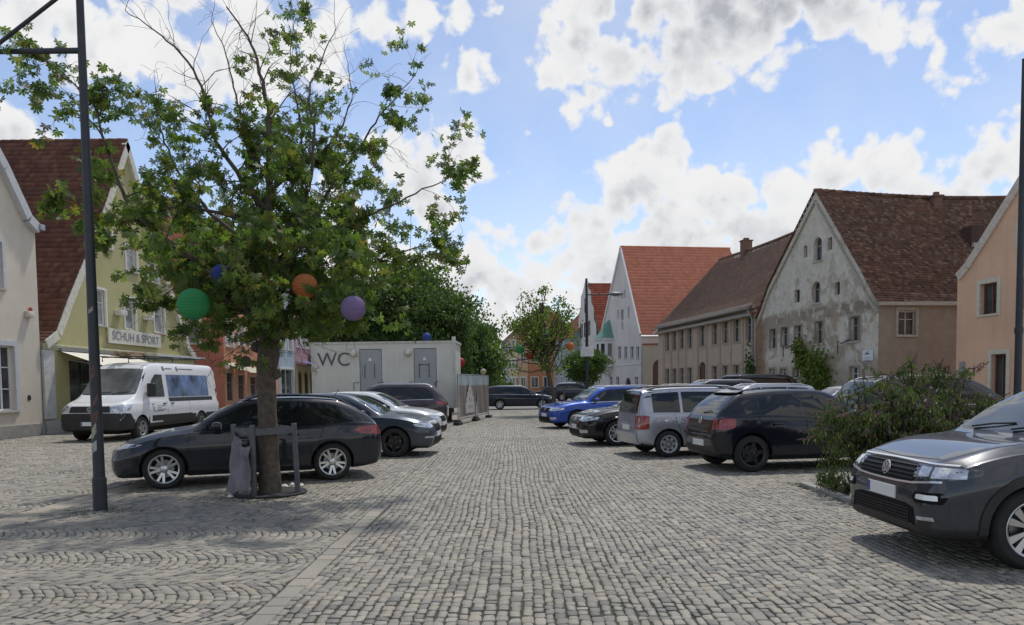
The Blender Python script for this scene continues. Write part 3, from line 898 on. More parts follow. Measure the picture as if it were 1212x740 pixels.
M_LGREY = plain('pale_grey_trim', (.50, .51, .53), .7, var=.1)
for q in (W1, W4): make_window(h.root, q, h.front, cols=4, rws=3, surround=M_LGREY, depth=.28, swide=.17)
for q in (W2, W3): make_window(h.root, q, h.front, cols=2, rws=2, surround=M_LGREY, depth=.28)
h.gable_roof(pr, 9, T_LEFT, over=.2, verge=M_LGREY, lift=.06)
b = MB(); b.box((-.02, -.06, 0), (h.w + .03, .05, .42)); h.part('plinth', b, plain('grey_plinth', (.30, .29, .27), .85, bmp=.3))
ua, va = h.fac(32, 372)
b = MB(); b.bbox((ua - .17, -.16, va - .12), (ua + .17, -.005, va + .1), .02); b.lathe([(.06, va + .102), (.06, va + .2), (.03, va + .24)], 10, loc=(ua + .08, -.08, 0), mi=1); h.part('alarm_box', b, [plain('cream_box', (.55, .52, .45)), plain('red_lamp', (.35, .03, .02), .3)])
ua, va = h.fac(34.5, 471)
b = MB(); b.lathe([(.1, -.012), (.1, .03)], 16, axis='y', loc=(ua, 0, va)); h.part('vent_cover', b, M_DARK)
b = MB(); b.bbox((h.w - .12, -.30, ze - .15), (h.w + .14, .1, ze + .06), .02); h.part('gutter_box', b, M_ZINC)

# lime green shop house
M_LIME = plaster('lime_plaster', (.43, .405, .21), dirt=(.30, .29, .17), amount=.3)
h = House('lime_green_shop_house', 'lime green gabled house with steep dark red roof and a shoe shop', (XL, 27.6), (XL, 40.7), M_LIME)
ze = h.fac(50, 404)[1]
pr = mirror_prof([(0, ze)] + [h.fac(*q) for q in ((64, 393), (77, 357), (100, 301), (122, 243))] + [(h.w / 2, h.fac(152, 171)[1])], h.w)
wins = [h.rect(125, 275, 132, 294), h.rect(149, 291, 162, 321), h.rect(114, 343, 125, 385), h.rect(147.5, 353, 160.5, 390), h.rect(182.5, 360, 194.5, 394), dict(u0=8.3, u1=9.3, v0=6.6, v1=8.0)]
shop = dict(u0=1.6, u1=5.7, v0=.12, v1=2.75, depth=.5); shop2 = dict(u0=6.8, u1=11.6, v0=.5, v1=2.65, depth=.4)
h.wall(gable_outline(pr), wins + [shop, shop2])
h.wall([(0, 0), (9.5, 0), (9.5, ze), (0, ze)], [], h.side(0, -1))
h.wall([(0, 0), (9.5, 0), (9.5, ze), (0, ze)], [], h.side(h.w, 1))
for q in wins: make_window(h.root, q, h.front, cols=1, rws=2, pane=M_GLASS_PALE, surround=M_WHITE, swide=.08, depth=.2)
make_window(h.root, shop, h.front, frame=plain('dark_frame', (.05, .05, .05)), cols=3, rws=1, sill=None, depth=.5, fw=.05, name='shop_window')
make_window(h.root, shop2, h.front, frame=plain('dark_frame', (.05, .05, .05)), cols=4, rws=1, sill=None, depth=.4, fw=.05, name='shop_window')
h.gable_roof(pr, 9.5, T_LEFT, over=.12, verge=plain('cream_verge', (.60, .58, .50), .8), seed=4, course=.27, tw=.2, lift=.05)
for (a_, c_) in ((-.02, 1.58), (5.72, h.w + .02)):
    b = MB(); b.box((a_, -.05, 0), (c_, .06, .5)); h.part('plinth', b, plain('pale_plinth', (.40, .39, .36), .85, bmp=.3))
b = MB(); b.box((-.05, -.06, .55), (.6, .04, ze - .3)); h.part('corner_pilaster', b, plain('pale_plinth2', (.52, .52, .50), .85))
b = MB()
for k in range(3): b.prism([(0, ze - .28 + .07 * k), (h.w, ze - .28 + .07 * k), (h.w, ze - .21 + .07 * k), (0, ze - .21 + .07 * k)], -.05 - .035 * k, .02, h.front)
h.part('cornice', b, plain('lime_trim', (.50, .49, .33), .85))
# awning over the shop front
aw0, aw1 = .9, 6.2; za = ze - .3
b = MB(); n = 14
for k in range(n):
    u0 = aw0 + (aw1 - aw0) * k / n; u1 = aw0 + (aw1 - aw0) * (k + 1) / n
    b.add([(u0, -.06, za), (u1, -.06, za), (u1, -1.85, za - .62), (u0, -1.85, za - .62), (u0, -1.85, za - .8), (u1, -1.85, za - .8)], [(0, 1, 2, 3), (3, 2, 5, 4)], k % 2)
aw = h.part('awning', b, [plain('awning_cream', (.66, .63, .54), .8, var=.05), plain('awning_pale', (.60, .58, .50), .8, var=.05)])
b = MB(); b.tube([(aw0, -1.85, za - .61), (aw1, -1.85, za - .61)], .035, 8); b.box((aw0, -.16, za + .002), (aw1, -.02, za + .1))
for u in (aw0 + .3, aw1 - .3): b.tube([(u, -.05, za - .3), (u, -.95, za - .45), (u, -1.83, za - .64)], .022, 6)
b.build('awning_arm', plain('grey_metal', (.30, .31, .32), .5, .5), aw)
# its name board
q = h.rect(125.5, 392.5, 187, 409)
b = MB(); b.bbox((q['u0'], -.14, q['v0']), (q['u1'], -.06, q['v1']), .01); sb = h.part('sign_board', b, plain('sign_cream', (.62, .60, .52), .6, var=.06))
tm = text_mesh('SCHUH & SPORT', .50, plain('sign_grey', (.20, .21, .24), .6), .005)
wtx = max(v.co.x for v in tm.vertices) - min(v.co.x for v in tm.vertices)
split_letters(tm, sb, ((q['u0'] + q['u1']) / 2, -.147, (q['v0'] + q['v1']) / 2), ((q['u1'] - q['u0']) * .9 / wtx, 1, 1))
for px in (138.5, 172): 
    u, v = h.fac(px, 371 if px < 150 else 377)
    b = MB(); b.bbox((u - .28, -.32, v - .1), (u + .28, -.02, v + .12), .03); h.part('floodlight', b, plain('pale_lamp', (.55, .54, .5)))

# orange house
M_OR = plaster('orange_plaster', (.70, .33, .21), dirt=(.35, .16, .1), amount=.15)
h = House('orange_corner_house', 'tall orange plastered house with grey shop openings and small awnings', (XL, 45.0), (XL, 55.4), M_OR)
fr = [h.rect(267, 380, 276, 410), h.rect(281.5, 383, 289, 409), h.rect(294, 386, 301, 411), h.rect(267, 322, 276, 352), h.rect(281.5, 327, 289, 355), h.rect(294, 332, 301, 358)]
gr = [h.rect(268, 441, 277, 475), h.rect(281.5, 444, 290, 474), h.rect(296, 446, 304, 472), h.rect(308, 447, 314, 471)]
h.wall([(0, 0), (h.w, 0), (h.w, 9.2), (0, 9.2)], fr + gr)
sd_ = [h.srect(0, 221, 379, 236, 407)]
h.wall([(0, 0), (11, 0), (11, 9.2), (5.5, 13.9), (0, 9.2)], sd_, h.side(0, -1), mat=plaster('shaded_side_plaster', (.55, .21, .145), amount=.2), label='side wall with its shade painted in as darker red')  # side turned from the sun: its shade is put into a darker plaster colour
for q in fr: make_window(h.root, q, h.front, pane=M_GLASS_PALE, surround=M_WHITE, cols=2, rws=1)
for q in sd_: make_window(h.root, q, h.side(0, -1), pane=M_GLASS_PALE, surround=M_WHITE, cols=1, rws=1)
for q in gr: make_window(h.root, q, h.front, frame=plain('grey_shop_frame', (.25, .26, .27)), cols=1, rws=2, sill=None, surround=plain('peach_trim', (.60, .38, .28)), name='shop_window', swide=.1)
h.eave_roof(9.2, 13.9, 11, T_LEFT, seed=9)
for q in gr[:3]:
    b = MB(); u0, u1, v1 = q['u0'] - .2, q['u1'] + .2, q['v1'] + .25
    b.add([(u0, -.03, v1 + .35), (u1, -.03, v1 + .35), (u1, -.9, v1 - .12), (u0, -.9, v1 - .12)], [(0, 1, 2, 3)])
    h.part('awning', b, plain('pale_green_awning', (.42, .42, .34), .8))
# wrought shop sign
u, v = h.fac(279, 428)
b = MB(); b.tube([(u, -.02, v + .5), (u, -.6, v + .62), (u, -1.0, v + .35)], .025, 6); b.tube([(u, -.35, v + .5), (u, -.35, v - .3)], .02, 6)
b.lathe([(.001, -.03), (.34, -.03), (.34, .03), (.001, .03)], 18, axis='x', loc=(u, -.62, v))
h.part('hanging_sign', b, plain('wrought_black', (.03, .03, .03), .6))
u, v = h.fac(264.5, 431)
b = MB(); b.lathe([(.03, v - .35), (.13, v - .25), (.13, v + .05), (.05, v + .15)], 10, loc=(u, -.2, 0)); b.box((u - .03, -.2, v + .1), (u + .03, -.005, v + .16)); h.part('wall_lamp', b, plain('cream_lamp', (.6, .55, .45)))

# pale blue and pink houses behind the trunk
M_PB = plaster('pale_blue_plaster', (.42, .50, .58), amount=.1)
h = House('pale_blue_house', 'narrow pale blue house between the orange and the pink house', (XL, 49.3), (XL, 53.0), M_PB); h.root.location = (XL, 55.5, 0); h.root.scale = (1.128,) * 3
ops = [dict(u0=.5, u1=1.5, v0=3.9, v1=5.5), dict(u0=2.2, u1=3.2, v0=3.9, v1=5.5), dict(u0=.4, u1=3.3, v0=.2, v1=2.6), dict(u0=.5, u1=1.5, v0=6.3, v1=7.6), dict(u0=2.2, u1=3.2, v0=6.3, v1=7.6)]
h.wall([(0, 0), (h.w, 0), (h.w, 8.4), (0, 8.4)], ops)
for i, q in enumerate(ops): make_window(h.root, q, h.front, pane=M_GLASS if i == 2 else M_GLASS_PALE, surround=M_WHITE, sill=None if i == 2 else M_STONESILL)
h.wall([(0, 0), (9, 0), (9, 8.4), (4.5, 12), (0, 8.4)], [], h.side(0, -1))
h.eave_roof(8.4, 12, 9, T_RED2, seed=12, tw=.3)
M_PK = plaster('pink_plaster', (.52, .29, .28), amount=.12)
h = House('pink_house', 'dusky pink house with a blue awning over yellow arches', (XL, 53.1), (XL, 66.0), M_PK); h.root.location = (XL, 59.8, 0); h.root.scale = (1.128,) * 3
ops = [dict(u0=.5 + 1.45 * k, u1=1.45 + 1.45 * k, v0=4.2, v1=6.0) for k in range(8)]
arches = [dict(u0=.6 + 1.6 * k, u1=1.75 + 1.6 * k, v0=.1, v1=2.55, arch=True, rise=.7) for k in range(7)]
h.wall([(0, 2.9), (h.w, 2.9), (h.w, 7.6), (0, 7.6)], ops)
h.wall([(0, 0), (h.w, 0), (h.w, 2.9), (0, 2.9)], arches, mat=plaster('yellow_plaster', (.60, .50, .26), amount=.1), label='yellow arcade on the ground floor')
for q in ops: make_window(h.root, q, h.front, pane=M_GLASS_PALE, surround=M_WHITE)
for q in arches: make_window(h.root, q, h.front, frame=M_BROWNWOOD, sill=None, cols=1, name='arch_window')
h.wall([(0, 0), (9, 0), (9, 7.6), (4.5, 12.3), (0, 7.6)], [], h.side(0, -1))
h.eave_roof(7.6, 12.3, 9, T_RED2, seed=13, tw=.3)
b = MB(); b.add([(.1, -.04, 3.25), (9, -.04, 3.25), (9, -1.9, 2.75), (.1, -1.9, 2.75), (.1, -1.9, 2.52), (9, -1.9, 2.52)], [(0, 1, 2, 3), (3, 2, 5, 4)]); h.part('awning', b, plain('blue_awning', (.05, .09, .32), .7))
b = MB(); b.box((3.5, -.12, 3.4), (5.2, -.03, 3.75)); h.part('sign_board', b, plain('dark_sign', (.12, .1, .1)))

# --- right side ----------------------------------------------------------------------------------------------
# salmon house at the right edge
M_SAL = plaster('salmon_plaster', (.70, .455, .31), dirt=(.28, .17, .12), amount=.25)
h = House('salmon_gabled_house', 'salmon plastered gabled house with cream window surrounds', (18.34, 31.78), (20.11, 19.49), M_SAL)
pr = mirror_prof([(0, 5.85), (.5, 6.2), (1.3, 7.0), (4.1, 9.9), (h.w / 2, 11.9)], h.w)
ops = [h.rect(1160, 335, 1180.5, 372), h.rect(1173, 419, 1191, 475), h.rect(1207.5, 264, 1226, 288), h.rect(1207.5, 327, 1232, 366)]
ops[1]['v0'] = .15
h.wall(gable_outline(pr), ops, depth=.32)
M_CREAM = plain('cream_stone', (.58, .53, .42), .85, var=.12)
for i, q in enumerate(ops): make_window(h.root, q, h.front, frame=M_BROWNWOOD, cols=2, rws=1, surround=M_CREAM, depth=.32, swide=.17, name='door' if i == 1 else 'window', sill=None if i == 1 else M_CREAM)
h.wall([(0, 0), (10, 0), (10, 5.8), (0, 5.8)], [], h.side(0, -1))
h.gable_roof(pr, 10, T_OLD, over=.06, verge=plain('pale_verge', (.55, .48, .40), .8), seed=21, lift=.05)
u, v = h.fac(1139, 437)
b = MB(); b.box((u - .14, -.05, v - .3), (u + .14, -.003, v + .3)); h.part('letter_box', b, M_ZINC)

# old gabled house with peeling plaster
def peel_mat(name, light, dark, brick, side=False):
    m, t, bb, o = new_mat(name)
    v = t.node('ShaderNodeTexCoord').outputs['Object']
    s = t.node('ShaderNodeSeparateXYZ'); t.l.new(v, s.inputs[0])
    z = s.outputs[2]; x = s.outputs[0]
    n1 = t.noise(v, 0.55, 7, 0.68, .6); n2 = t.noise(v, 1.7, 7, 0.68, .4); n3 = t.noise(v, 7, 6, 0.7)
    c = t.mix(t.rng(n2, .3, .72), light, tuple(q * .68 for q in light))
    c = t.mix(t.rng(n3, .5, .75, 0, .4), c, tuple(q * .55 for q in light))
    if not side:
        # the old coat survives high up; under the floor line it has weathered off in patches
        low = t.rng(t.math('ADD', z, t.math('MULTIPLY_ADD', n1, 2.2, -1.1)), 5.6, 5.3, 0, 1)
        patch = t.rng(t.math('ADD', n1, t.math('MULTIPLY_ADD', n2, .5, -.25)), .47, .56, 0, 1)
        keepm = t.math('MULTIPLY', low, patch)
        c = t.mix(keepm, c, t.mix(n3, dark, tuple(q * 1.35 for q in dark)))
        band = t.math('MULTIPLY', t.rng(z, 4.75, 5.0), t.rng(z, 5.75, 5.45))
        c = t.mix(t.math('MULTIPLY', band, t.rng(n2, .36, .52)), c, tuple(q * .72 for q in dark))
        base = t.math('MULTIPLY', t.rng(t.math('ADD', z, t.math('MULTIPLY', n2, 1.4)), 3.5, 2.8), .75)
        c = t.mix(base, c, tuple(q * 1.05 for q in dark))
        upper = t.math('MULTIPLY', t.rng(t.math('ADD', n1, t.math('MULTIPLY_ADD', n2, .4, -.2)), .50, .60), t.rng(z, 10.6, 7.6))
        c = t.mix(t.math('MULTIPLY', upper, .75), c, dark)
        br = t.node('ShaderNodeTexBrick'); mp = t.node('ShaderNodeMapping'); t.l.new(v, mp.inputs[0]); mp.inputs['Rotation'].default_value = (R(90), 0, 0); t.l.new(mp.outputs[0], br.inputs['Vector'])
        br.inputs['Scale'].default_value = 1; br.inputs['Brick Width'].default_value = .28; br.inputs['Row Height'].default_value = .12
        br.inputs['Color1'].default_value = (*brick, 1); br.inputs['Color2'].default_value = (*(q * 1.5 for q in brick), 1); br.inputs['Mortar'].default_value = (.24, .2, .15, 1); br.inputs['Mortar Size'].default_value = .02
        edge = t.math('MULTIPLY', t.rng(t.math('ADD', x, t.math('MULTIPLY', n2, 2.2)), 2.6, 1.9), t.rng(z, 5.6, 5.0))
        spot = t.math('MULTIPLY', t.rng(n2, .60, .64), t.rng(z, 2.6, 2.0))
        c = t.mix(t.math('MAXIMUM', edge, spot), c, br.outputs[0])
    else:
        c = t.mix(t.rng(n1, .42, .7, 0, .7), c, dark)
        c = t.mix(t.math('MULTIPLY', t.rng(z, 1.7, .6), .5), c, tuple(q * .6 for q in dark))
    t.l.new(c, bb.inputs['Base Color']); bb.inputs['Roughness'].default_value = .95; bb.inputs['Specular IOR Level'].default_value = .2
    bump(t, bb, t.math('ADD', n2, t.math('MULTIPLY', n3, .4)), .7, .06)
    return m
M_PEEL = peel_mat('peeling_plaster', (.70, .66, .565), (.36, .305, .235), (.22, .13, .08))
M_PEELS = peel_mat('brown_side_plaster', (.35, .29, .235), (.26, .21, .165), (.2, .1, .06), True)
OH = House('derelict_gabled_house', 'old gabled house with peeling grey plaster and patched brown roof', (15.58, 48.97), (17.45, 36.68), M_PEEL)
h = OH
au, az = h.fac(966, 226)
pr = [(0, 5.55), (.5, 6.0), (1.6, 7.4), (au, az), (h.w - 1.4, 7.0), (h.w - .5, 5.85), (h.w, 5.35)]
ups = [h.rect(963, 281, 973, 309, arch=True), h.rect(961, 333, 971, 359, arch=True)]
small = [h.rect(951, 291, 955.5, 305), h.rect(980, 281, 985, 296), h.rect(940, 343, 946.5, 358), h.rect(987.5, 334, 994, 349)]
row = [h.rect(911, 389, 919, 413), h.rect(924.5, 387, 933, 411), h.rect(940.5, 385, 949, 408), h.rect(964.5, 380, 974.5, 407), h.rect(1006, 374.5, 1018, 404)]
low = [h.rect(910.5, 436, 918, 446), h.rect(923.5, 436, 931, 446), h.rect(938.5, 435.5, 947, 447), h.rect(1006, 434, 1017, 457)]
h.wall(gable_outline(pr), ups + small + row + low, depth=.3)
for q in ups: make_window(h.root, q, h.front, frame=M_OLDWOOD, cols=1, rws=2, depth=.3)
for q in small: make_window(h.root, q, h.front, frame=M_OLDWOOD, pane=M_DARK, cols=1, depth=.3, fw=.025, sill=None)
for q in row: make_window(h.root, q, h.front, frame=M_OLDWOOD, cols=2, rws=2, depth=.3, surround=plain('worn_surround', (.33, .30, .25), .9, var=.25), swide=.1)
for q in low: make_window(h.root, q, h.front, frame=M_WHITE, cols=2, rws=2, depth=.3, surround=plain('worn_surround', (.33, .30, .25), .9), swide=.08)
so = [h.srect(h.w, 1063, 367, 1084, 397), h.srect(h.w, 1106, 433, 1124, 443)]
h.wall([(0, 0), (13, 0), (13, 5.35), (0, 5.35)], so, h.side(h.w, 1), mat=M_PEELS, depth=.25, label='plain brown side wall under the eaves')
make_window(h.root, so[0], h.side(h.w, 1), frame=M_OLDWOOD, cols=2, rws=2, depth=.25, surround=plain('worn_surround', (.33, .30, .25), .9), swide=.14)
make_window(h.root, so[1], h.side(h.w, 1), frame=M_OLDWOOD, cols=3, rws=1, depth=.25)
rf = h.gable_roof(pr, 14, T_OLD, over=.12, seed=31, course=.18, tw=.18, sag=.22, verge=None, lift=.04)
chimney(h, au + .35, 6.9, az - 1.2, az - .26, .4, .5, M_BRICK, rf)
sl = (az - 7.0) / (h.w - 1.4 - au)                     # the lean-to dormer hatch low on the roof
xh = au + 2.3; zh = az - (xh - au) * sl
b = MB(); b.box((xh - .35, 7.2, zh - .5), (xh + .4, 7.9, zh + .42)); h.part('roof_hatch', b, plain('rust_hatch', (.075, .042, .034), .85, var=.4, scale=8, bmp=.4, bscale=15), rf)
b = MB(); b.box((xh + .41, 7.2, zh - .72), (xh + .56, 7.9, zh - .5)); h.part('hatch_flashing', b, plain('grey_flashing', (.4, .4, .4)), rf)
b = MB(); b.box((h.w - .02, .0, 5.12), (h.w + .22, 13, 5.28)); h.part('eaves_board', b, M_OLDWOOD)
q = h.rect(1022, 414.5, 1034, 427)
b = MB(); b.bbox((q['u0'], -.06, q['v0']), (q['u1'], -.02, q['v1']), .01)
uc, vc = (q['u0'] + q['u1']) / 2, (q['v0'] + q['v1']) / 2
b.add([(uc - .28, -.064, vc + .05), (uc + .22, -.064, vc + .28), (uc - .02, -.064, vc + .12), (uc + .3, -.064, vc + .06)], [(0, 1, 2), (0, 2, 3)], 1)
for k in range(3): b.add([(q['u0'] + .12, -.064, vc - .1 - .1 * k), (q['u1'] - .12 - .1 * k, -.064, vc - .1 - .1 * k), (q['u1'] - .12 - .1 * k, -.064, vc - .14 - .1 * k), (q['u0'] + .12, -.064, vc - .14 - .1 * k)], [(0, 1, 2, 3)], 2)
h.part('wall_sign', b, [plain('sign_white', (.72, .74, .76), .4, var=.04), plain('sign_blue', (.03, .07, .25), .5), plain('sign_line', (.35, .4, .5), .5)])
for px, py in ((1002, 408), (936, 413)):                    # bent flag brackets
    u, v = h.fac(px, py)
    b = MB(); b.tube([(u + .3, -.02, v + .25), (u, -.3, v + .05), (u - .15, -.4, v + .2), (u - .05, -.45, v - .45)], .03, 6); h.part('bracket', b, plain('wrought_black', (.03, .03, .03), .6))

# long brown house with pilasters
M_BRN = plaster('brown_plaster', (.50, .41, .32), dirt=(.20, .16, .12), amount=.55)
h = House('brown_pilastered_house', 'long brown two storey house with pilasters and worn tiled roof', (12.87, 67.52), (15.58, 49.23), M_BRN)
BH = h
cx_ = [(105, 124), (150, 172), (200, 222), (250, 278), (335, 361), (419, 446), (487, 518), (560, 596), (645, 683)]
wins = []; gnd = []; pil = []
for i, (a, c) in enumerate(cx_):
    u0 = h.fac(770 + a / 5.69, 440)[0]; u1 = h.fac(770 + c / 5.69, 440)[0]
    cu = (u0 + u1) / 2; wd = .98
    wins.append(dict(u0=cu - wd / 2, u1=cu + wd / 2, v0=4.25, v1=5.85))
    if i == 4: door = dict(u0=cu - .75, u1=cu + .75, v0=.1, v1=3.1, arch=True, rise=.75)
    else: gnd.append(dict(u0=cu - wd / 2, u1=cu + wd / 2, v0=1.05, v1=2.75))
us = [(q['u0'] + q['u1']) / 2 for q in wins]
h.wall([(0, 0), (h.w, 0), (h.w, 6.6), (0, 6.6)], wins + gnd + [door], depth=.24)
M_TRIM = plain('brown_stone_trim', (.43, .35, .27), .9, var=.25, bmp=.3)
for q in wins + gnd: make_window(h.root, q, h.front, frame=M_OLDWOOD, cols=2, rws=2, depth=.24, surround=M_TRIM, sill=M_TRIM, swide=.13)
make_window(h.root, door, h.front, frame=M_BROWNWOOD, pane=M_BROWNWOOD, cols=2, rws=1, sill=None, depth=.24, name='door')
mids = [us[0] - .9] + [(us[i] + us[i + 1]) / 2 for i in range(3)] + [us[4] - .85, us[4] + .85] + [(us[i] + us[i + 1]) / 2 for i in range(5, 8)] + [us[8] + .85]
for u in mids:
    b = MB(); b.prism([(u - .11, .5), (u + .11, .5), (u + .11, 5.75), (u - .11, 5.75)], -.07, .03, h.front)
    b.prism([(u - .2, 5.752), (u + .2, 5.752), (u + .2, 6.1), (u - .2, 6.1)], -.13, .03, h.front); h.part('pilaster', b, M_TRIM)
b = MB(); b.prism([(-.05, 6.25), (h.w + .05, 6.25), (h.w + .05, 6.6), (-.05, 6.6)], -.25, .02, h.front); b.prism([(0, 0), (h.w, 0), (h.w, .5), (0, .5)], -.04, .02, h.front); h.part('cornice', b, M_TRIM)
h.wall([(0, 0), (11.5, 0), (11.5, 6.6), (5.75, 12.4), (0, 6.6)], [], h.side(0, -1))
h.wall([(0, 0), (11.5, 0), (11.5, 6.6), (5.75, 12.4), (0, 6.6)], [], h.side(h.w, 1))
rf, F = h.eave_roof(6.6, 12.4, 11.5, T_BROWN, over=.45, seed=41, course=.2, tw=.2, sag=.2, flare=.3, x0=-.3, x1=h.w + .1)
h.gutter(-.52, F[0][1] + .0, -.35, h.w + .15, .09)
b = MB(); b.tube([(h.w - .1, -.5, 6.15), (h.w - .15, -.15, 5.6), (h.w - .15, -.12, 0.05)], .07, 8); h.part('downpipe', b, M_ZINC)
uc = h.fac(886, 300)[0]
chimney(h, 5.0, 5.75, 11.4, 13.0, .55, .8, M_BRICK, rf)
b = MB()
for k in range(16): b.lathe([(.09, 0), (.11, .36)], 7, axis='y', loc=(h.w + .12, -.4 + .36 * k, 6.35 + (.36 * k - .4) * .98))
h.part('verge_tiles', b, T_RED2, rf)['kind'] = 'stuff'

# white house with the bright red roof and an oriel
M_WH = plaster('white_plaster', (.68, .64, .595), amount=.08)
M_WHT = plain('white_trim', (.66, .65, .64), .8, var=.05)
h = House('white_gabled_house', 'tall white gabled house with bright red roof and copper topped oriel', (10.16, 89.61), (12.56, 74.61), M_WH)
au, az = h.fac(735, 292)
pr = [(0, 6.0), (au, az), (h.w, 6.3)]
rw = [h.rect(a, 410, b_, 424) for a, b_ in ((731.5, 735.3), (738.8, 742.6), (746.2, 750.2), (753, 757))]
gw = [h.rect(a, 446, b_, 459) for a, b_ in ((721.8, 725), (729.5, 733), (751.5, 755.5))]
slit = [h.rect(731, 367, 732.4, 377), h.rect(743.5, 363, 745.2, 376), h.rect(736, 381.5, 737.6, 390), h.rect(732, 346, 733.3, 352), h.rect(738.6, 343, 740.2, 352)]
niche = [h.rect(735.2, 346, 737.4, 353, arch=True), h.rect(735.0, 366, 738, 379, arch=True)]
dr = h.rect(740, 447, 746.8, 476, arch=True); dr['v0'] = .1
h.wall(gable_outline(pr), rw + gw + slit + niche + [dr], depth=.25)
for q in rw + gw: make_window(h.root, q, h.front, frame=M_WHITE, cols=2, rws=2, depth=.25, surround=M_WHT)
for q in slit + niche: make_window(h.root, q, h.front, frame=M_WHITE, cols=1, depth=.25, fw=.03, sill=None, surround=M_WHT, swide=.07)
make_window(h.root, dr, h.front, frame=M_BROWNWOOD, pane=M_DARK, cols=2, depth=.25, sill=None, name='door')
h.wall([(0, 0), (16, 0), (16, 6.3), (0, 6.3)], [], h.side(h.w, 1), label='white side wall under the red eaves')
b = MB(); b.prism([(0, 3.4), (h.w, 3.4), (h.w, 3.56), (0, 3.56)], -.06, .02, h.front); h.part('string_course', b, M_WHT)
rf = h.gable_roof(pr, 12.0, T_RED, over=.1, seed=51, course=.4, tw=.34, verge=M_WHT)
# hipped far end
k = MB(); k.add([(au, 11.9, az), (h.w, 14.5, 6.3), (h.w, 11.9, 6.35), (0, 14.5, 6.0), (0, 11.9, 6.05)], [(0, 2, 1), (0, 1, 3), (0, 3, 4)]); h.part('hip', k, T_RED, rf)
b = MB(); b.tube([(h.w + .25, -.1, 6.05), (h.w + .25, 12, 6.05)], .08, 8); h.part('gutter', b, M_ZINC)
u0 = h.fac(712.5, 430)[0]; u1 = h.fac(722.5, 430)[0]; uc = h.fac(721.5, 430)[0]
b = MB(); n = 6; ro = 1.55
ring = [(uc + ro * math.cos(math.pi + math.pi * i / n), .0 + ro * 1.0 * math.sin(math.pi + math.pi * i / n)) for i in range(n + 1)]
def shell(z0, z1, k0=1.0, k1=1.0):
    vs = [(uc + (x - uc) * k0, y * k0, z0) for x, y in ring] + [(uc + (x - uc) * k1, y * k1, z1) for x, y in ring]
    return vs, [(i, i + 1, i + n + 2, i + n + 1) for i in range(n)]
b.add(*shell(3.5, 6.5)); b.add(*shell(2.4, 3.5, .35, 1.0)); b.add(*shell(6.3, 6.5, 1.08, 1.1)); b.add(*shell(3.4, 3.6, 1.06, 1.06))
orl = h.part('oriel', b, M_WHT)
b = MB(); b.add(*shell(6.5, 7.1, 1.12, .78)); b.add(*shell(7.1, 8.2, .78, .3)); b.add(*shell(8.2, 8.6, .3, .02)); b.build('copper_roof', plain('green_copper', (.12, .26, .20), .7, var=.2), orl)
for i in range(1, n):
    x0_, y0_ = ring[i]; x1_, y1_ = ring[min(i + 1, n)]
    if i >= n: continue
    mx, my = (x0_ + x1_) / 2, (y0_ + y1_) / 2
    t = Vector((x1_ - x0_, y1_ - y0_)).normalized(); nn = Vector((t.y, -t.x))
    if nn.dot(Vector((mx - uc, my))) < 0: nn = -nn
    p = Vector((mx, my)) + nn * .01
    q = [p - t * .22, p + t * .22]
    bb = MB(); bb.add([(q[0].x, q[0].y, 4.6), (q[1].x, q[1].y, 4.6), (q[1].x, q[1].y, 5.9), (q[0].x, q[0].y, 5.9)], [(0, 1, 2, 3)]); bb.build('pane', M_GLASS, orl)
# gateway wall beside it
M_GATE = plaster('cream_gate_plaster', (.46, .42, .34), amount=.3)
h = House('gateway_wall', 'cream wall with an arched gateway beside the white house', (12.61, 73.88), (15.63, 73.88), M_GATE, 'wall')
gt = h.rect(772.5, 428, 785, 460, arch=True); gt['v0'] = .05; gt['v1'] = 3.9; gt['u0'] = .95; gt['u1'] = 2.7
h.wall([(0, 0), (h.w, 0), (h.w, 5.2), (0, 5.2)], [gt], depth=.5)
make_window(h.root, gt, h.front, frame=M_BROWNWOOD, pane=M_BROWNWOOD, cols=2, sill=None, depth=.5, name='gate', surround=None)
b = MB(); b.box((-.0, -.1, 5.205), (h.w, .4, 5.35)); h.part('coping', b, T_RED2)
b = MB(); b.box((0, .02, 0), (h.w, .49, .04)); h.part('threshold', b, M_STONESILL)

# second white house with shaped gable, then the far end of the square
h = House('shaped_gable_house', 'white house with scrolled gable and dark shutters', (8.70, 103.68), (10.11, 89.92), M_WH)
w_ = h.w
pr = [(0, 7.2), (.8, 7.2), (.9, 8.6), (2.0, 9.2), (2.2, 10.6), (3.5, 11.4), (3.8, 12.8), (5.0, 13.2), (w_ / 2, 14.6), (w_ - 5.0, 13.2), (w_ - 3.8, 12.8), (w_ - 3.5, 11.4), (w_ - 2.2, 10.6), (w_ - 2.0, 9.2), (w_ - .9, 8.6), (w_ - .8, 7.2), (w_, 7.2)]
ops = []
for i in range(5):
    for (a, c) in ((1.0, 2.6), (4.0, 5.6)): ops.append(dict(u0=.9 + 2.4 * i, u1=1.9 + 2.4 * i, v0=a, v1=c))
ops += [dict(u0=3.6 + 2.4 * i, u1=4.6 + 2.4 * i, v0=7.6, v1=9.0) for i in range(3)] + [dict(u0=w_ / 2 - .5, u1=w_ / 2 + .5, v0=10.6, v1=12, arch=True)]
h.wall(gable_outline(pr), ops)
for q in ops: make_window(h.root, q, h.front, surround=plain('dark_shutter', (.035, .035, .04), .7), swide=.25, sill=None)
h.wall([(0, 0), (12, 0), (12, 7), (0, 7)], [], h.side(w_, 1))
rf = h.gable_roof([(0, 6.9), (w_ / 2, 14.0), (w_, 6.9)], 12, T_RED2, over=-.3, seed=61, course=.45, tw=.4)
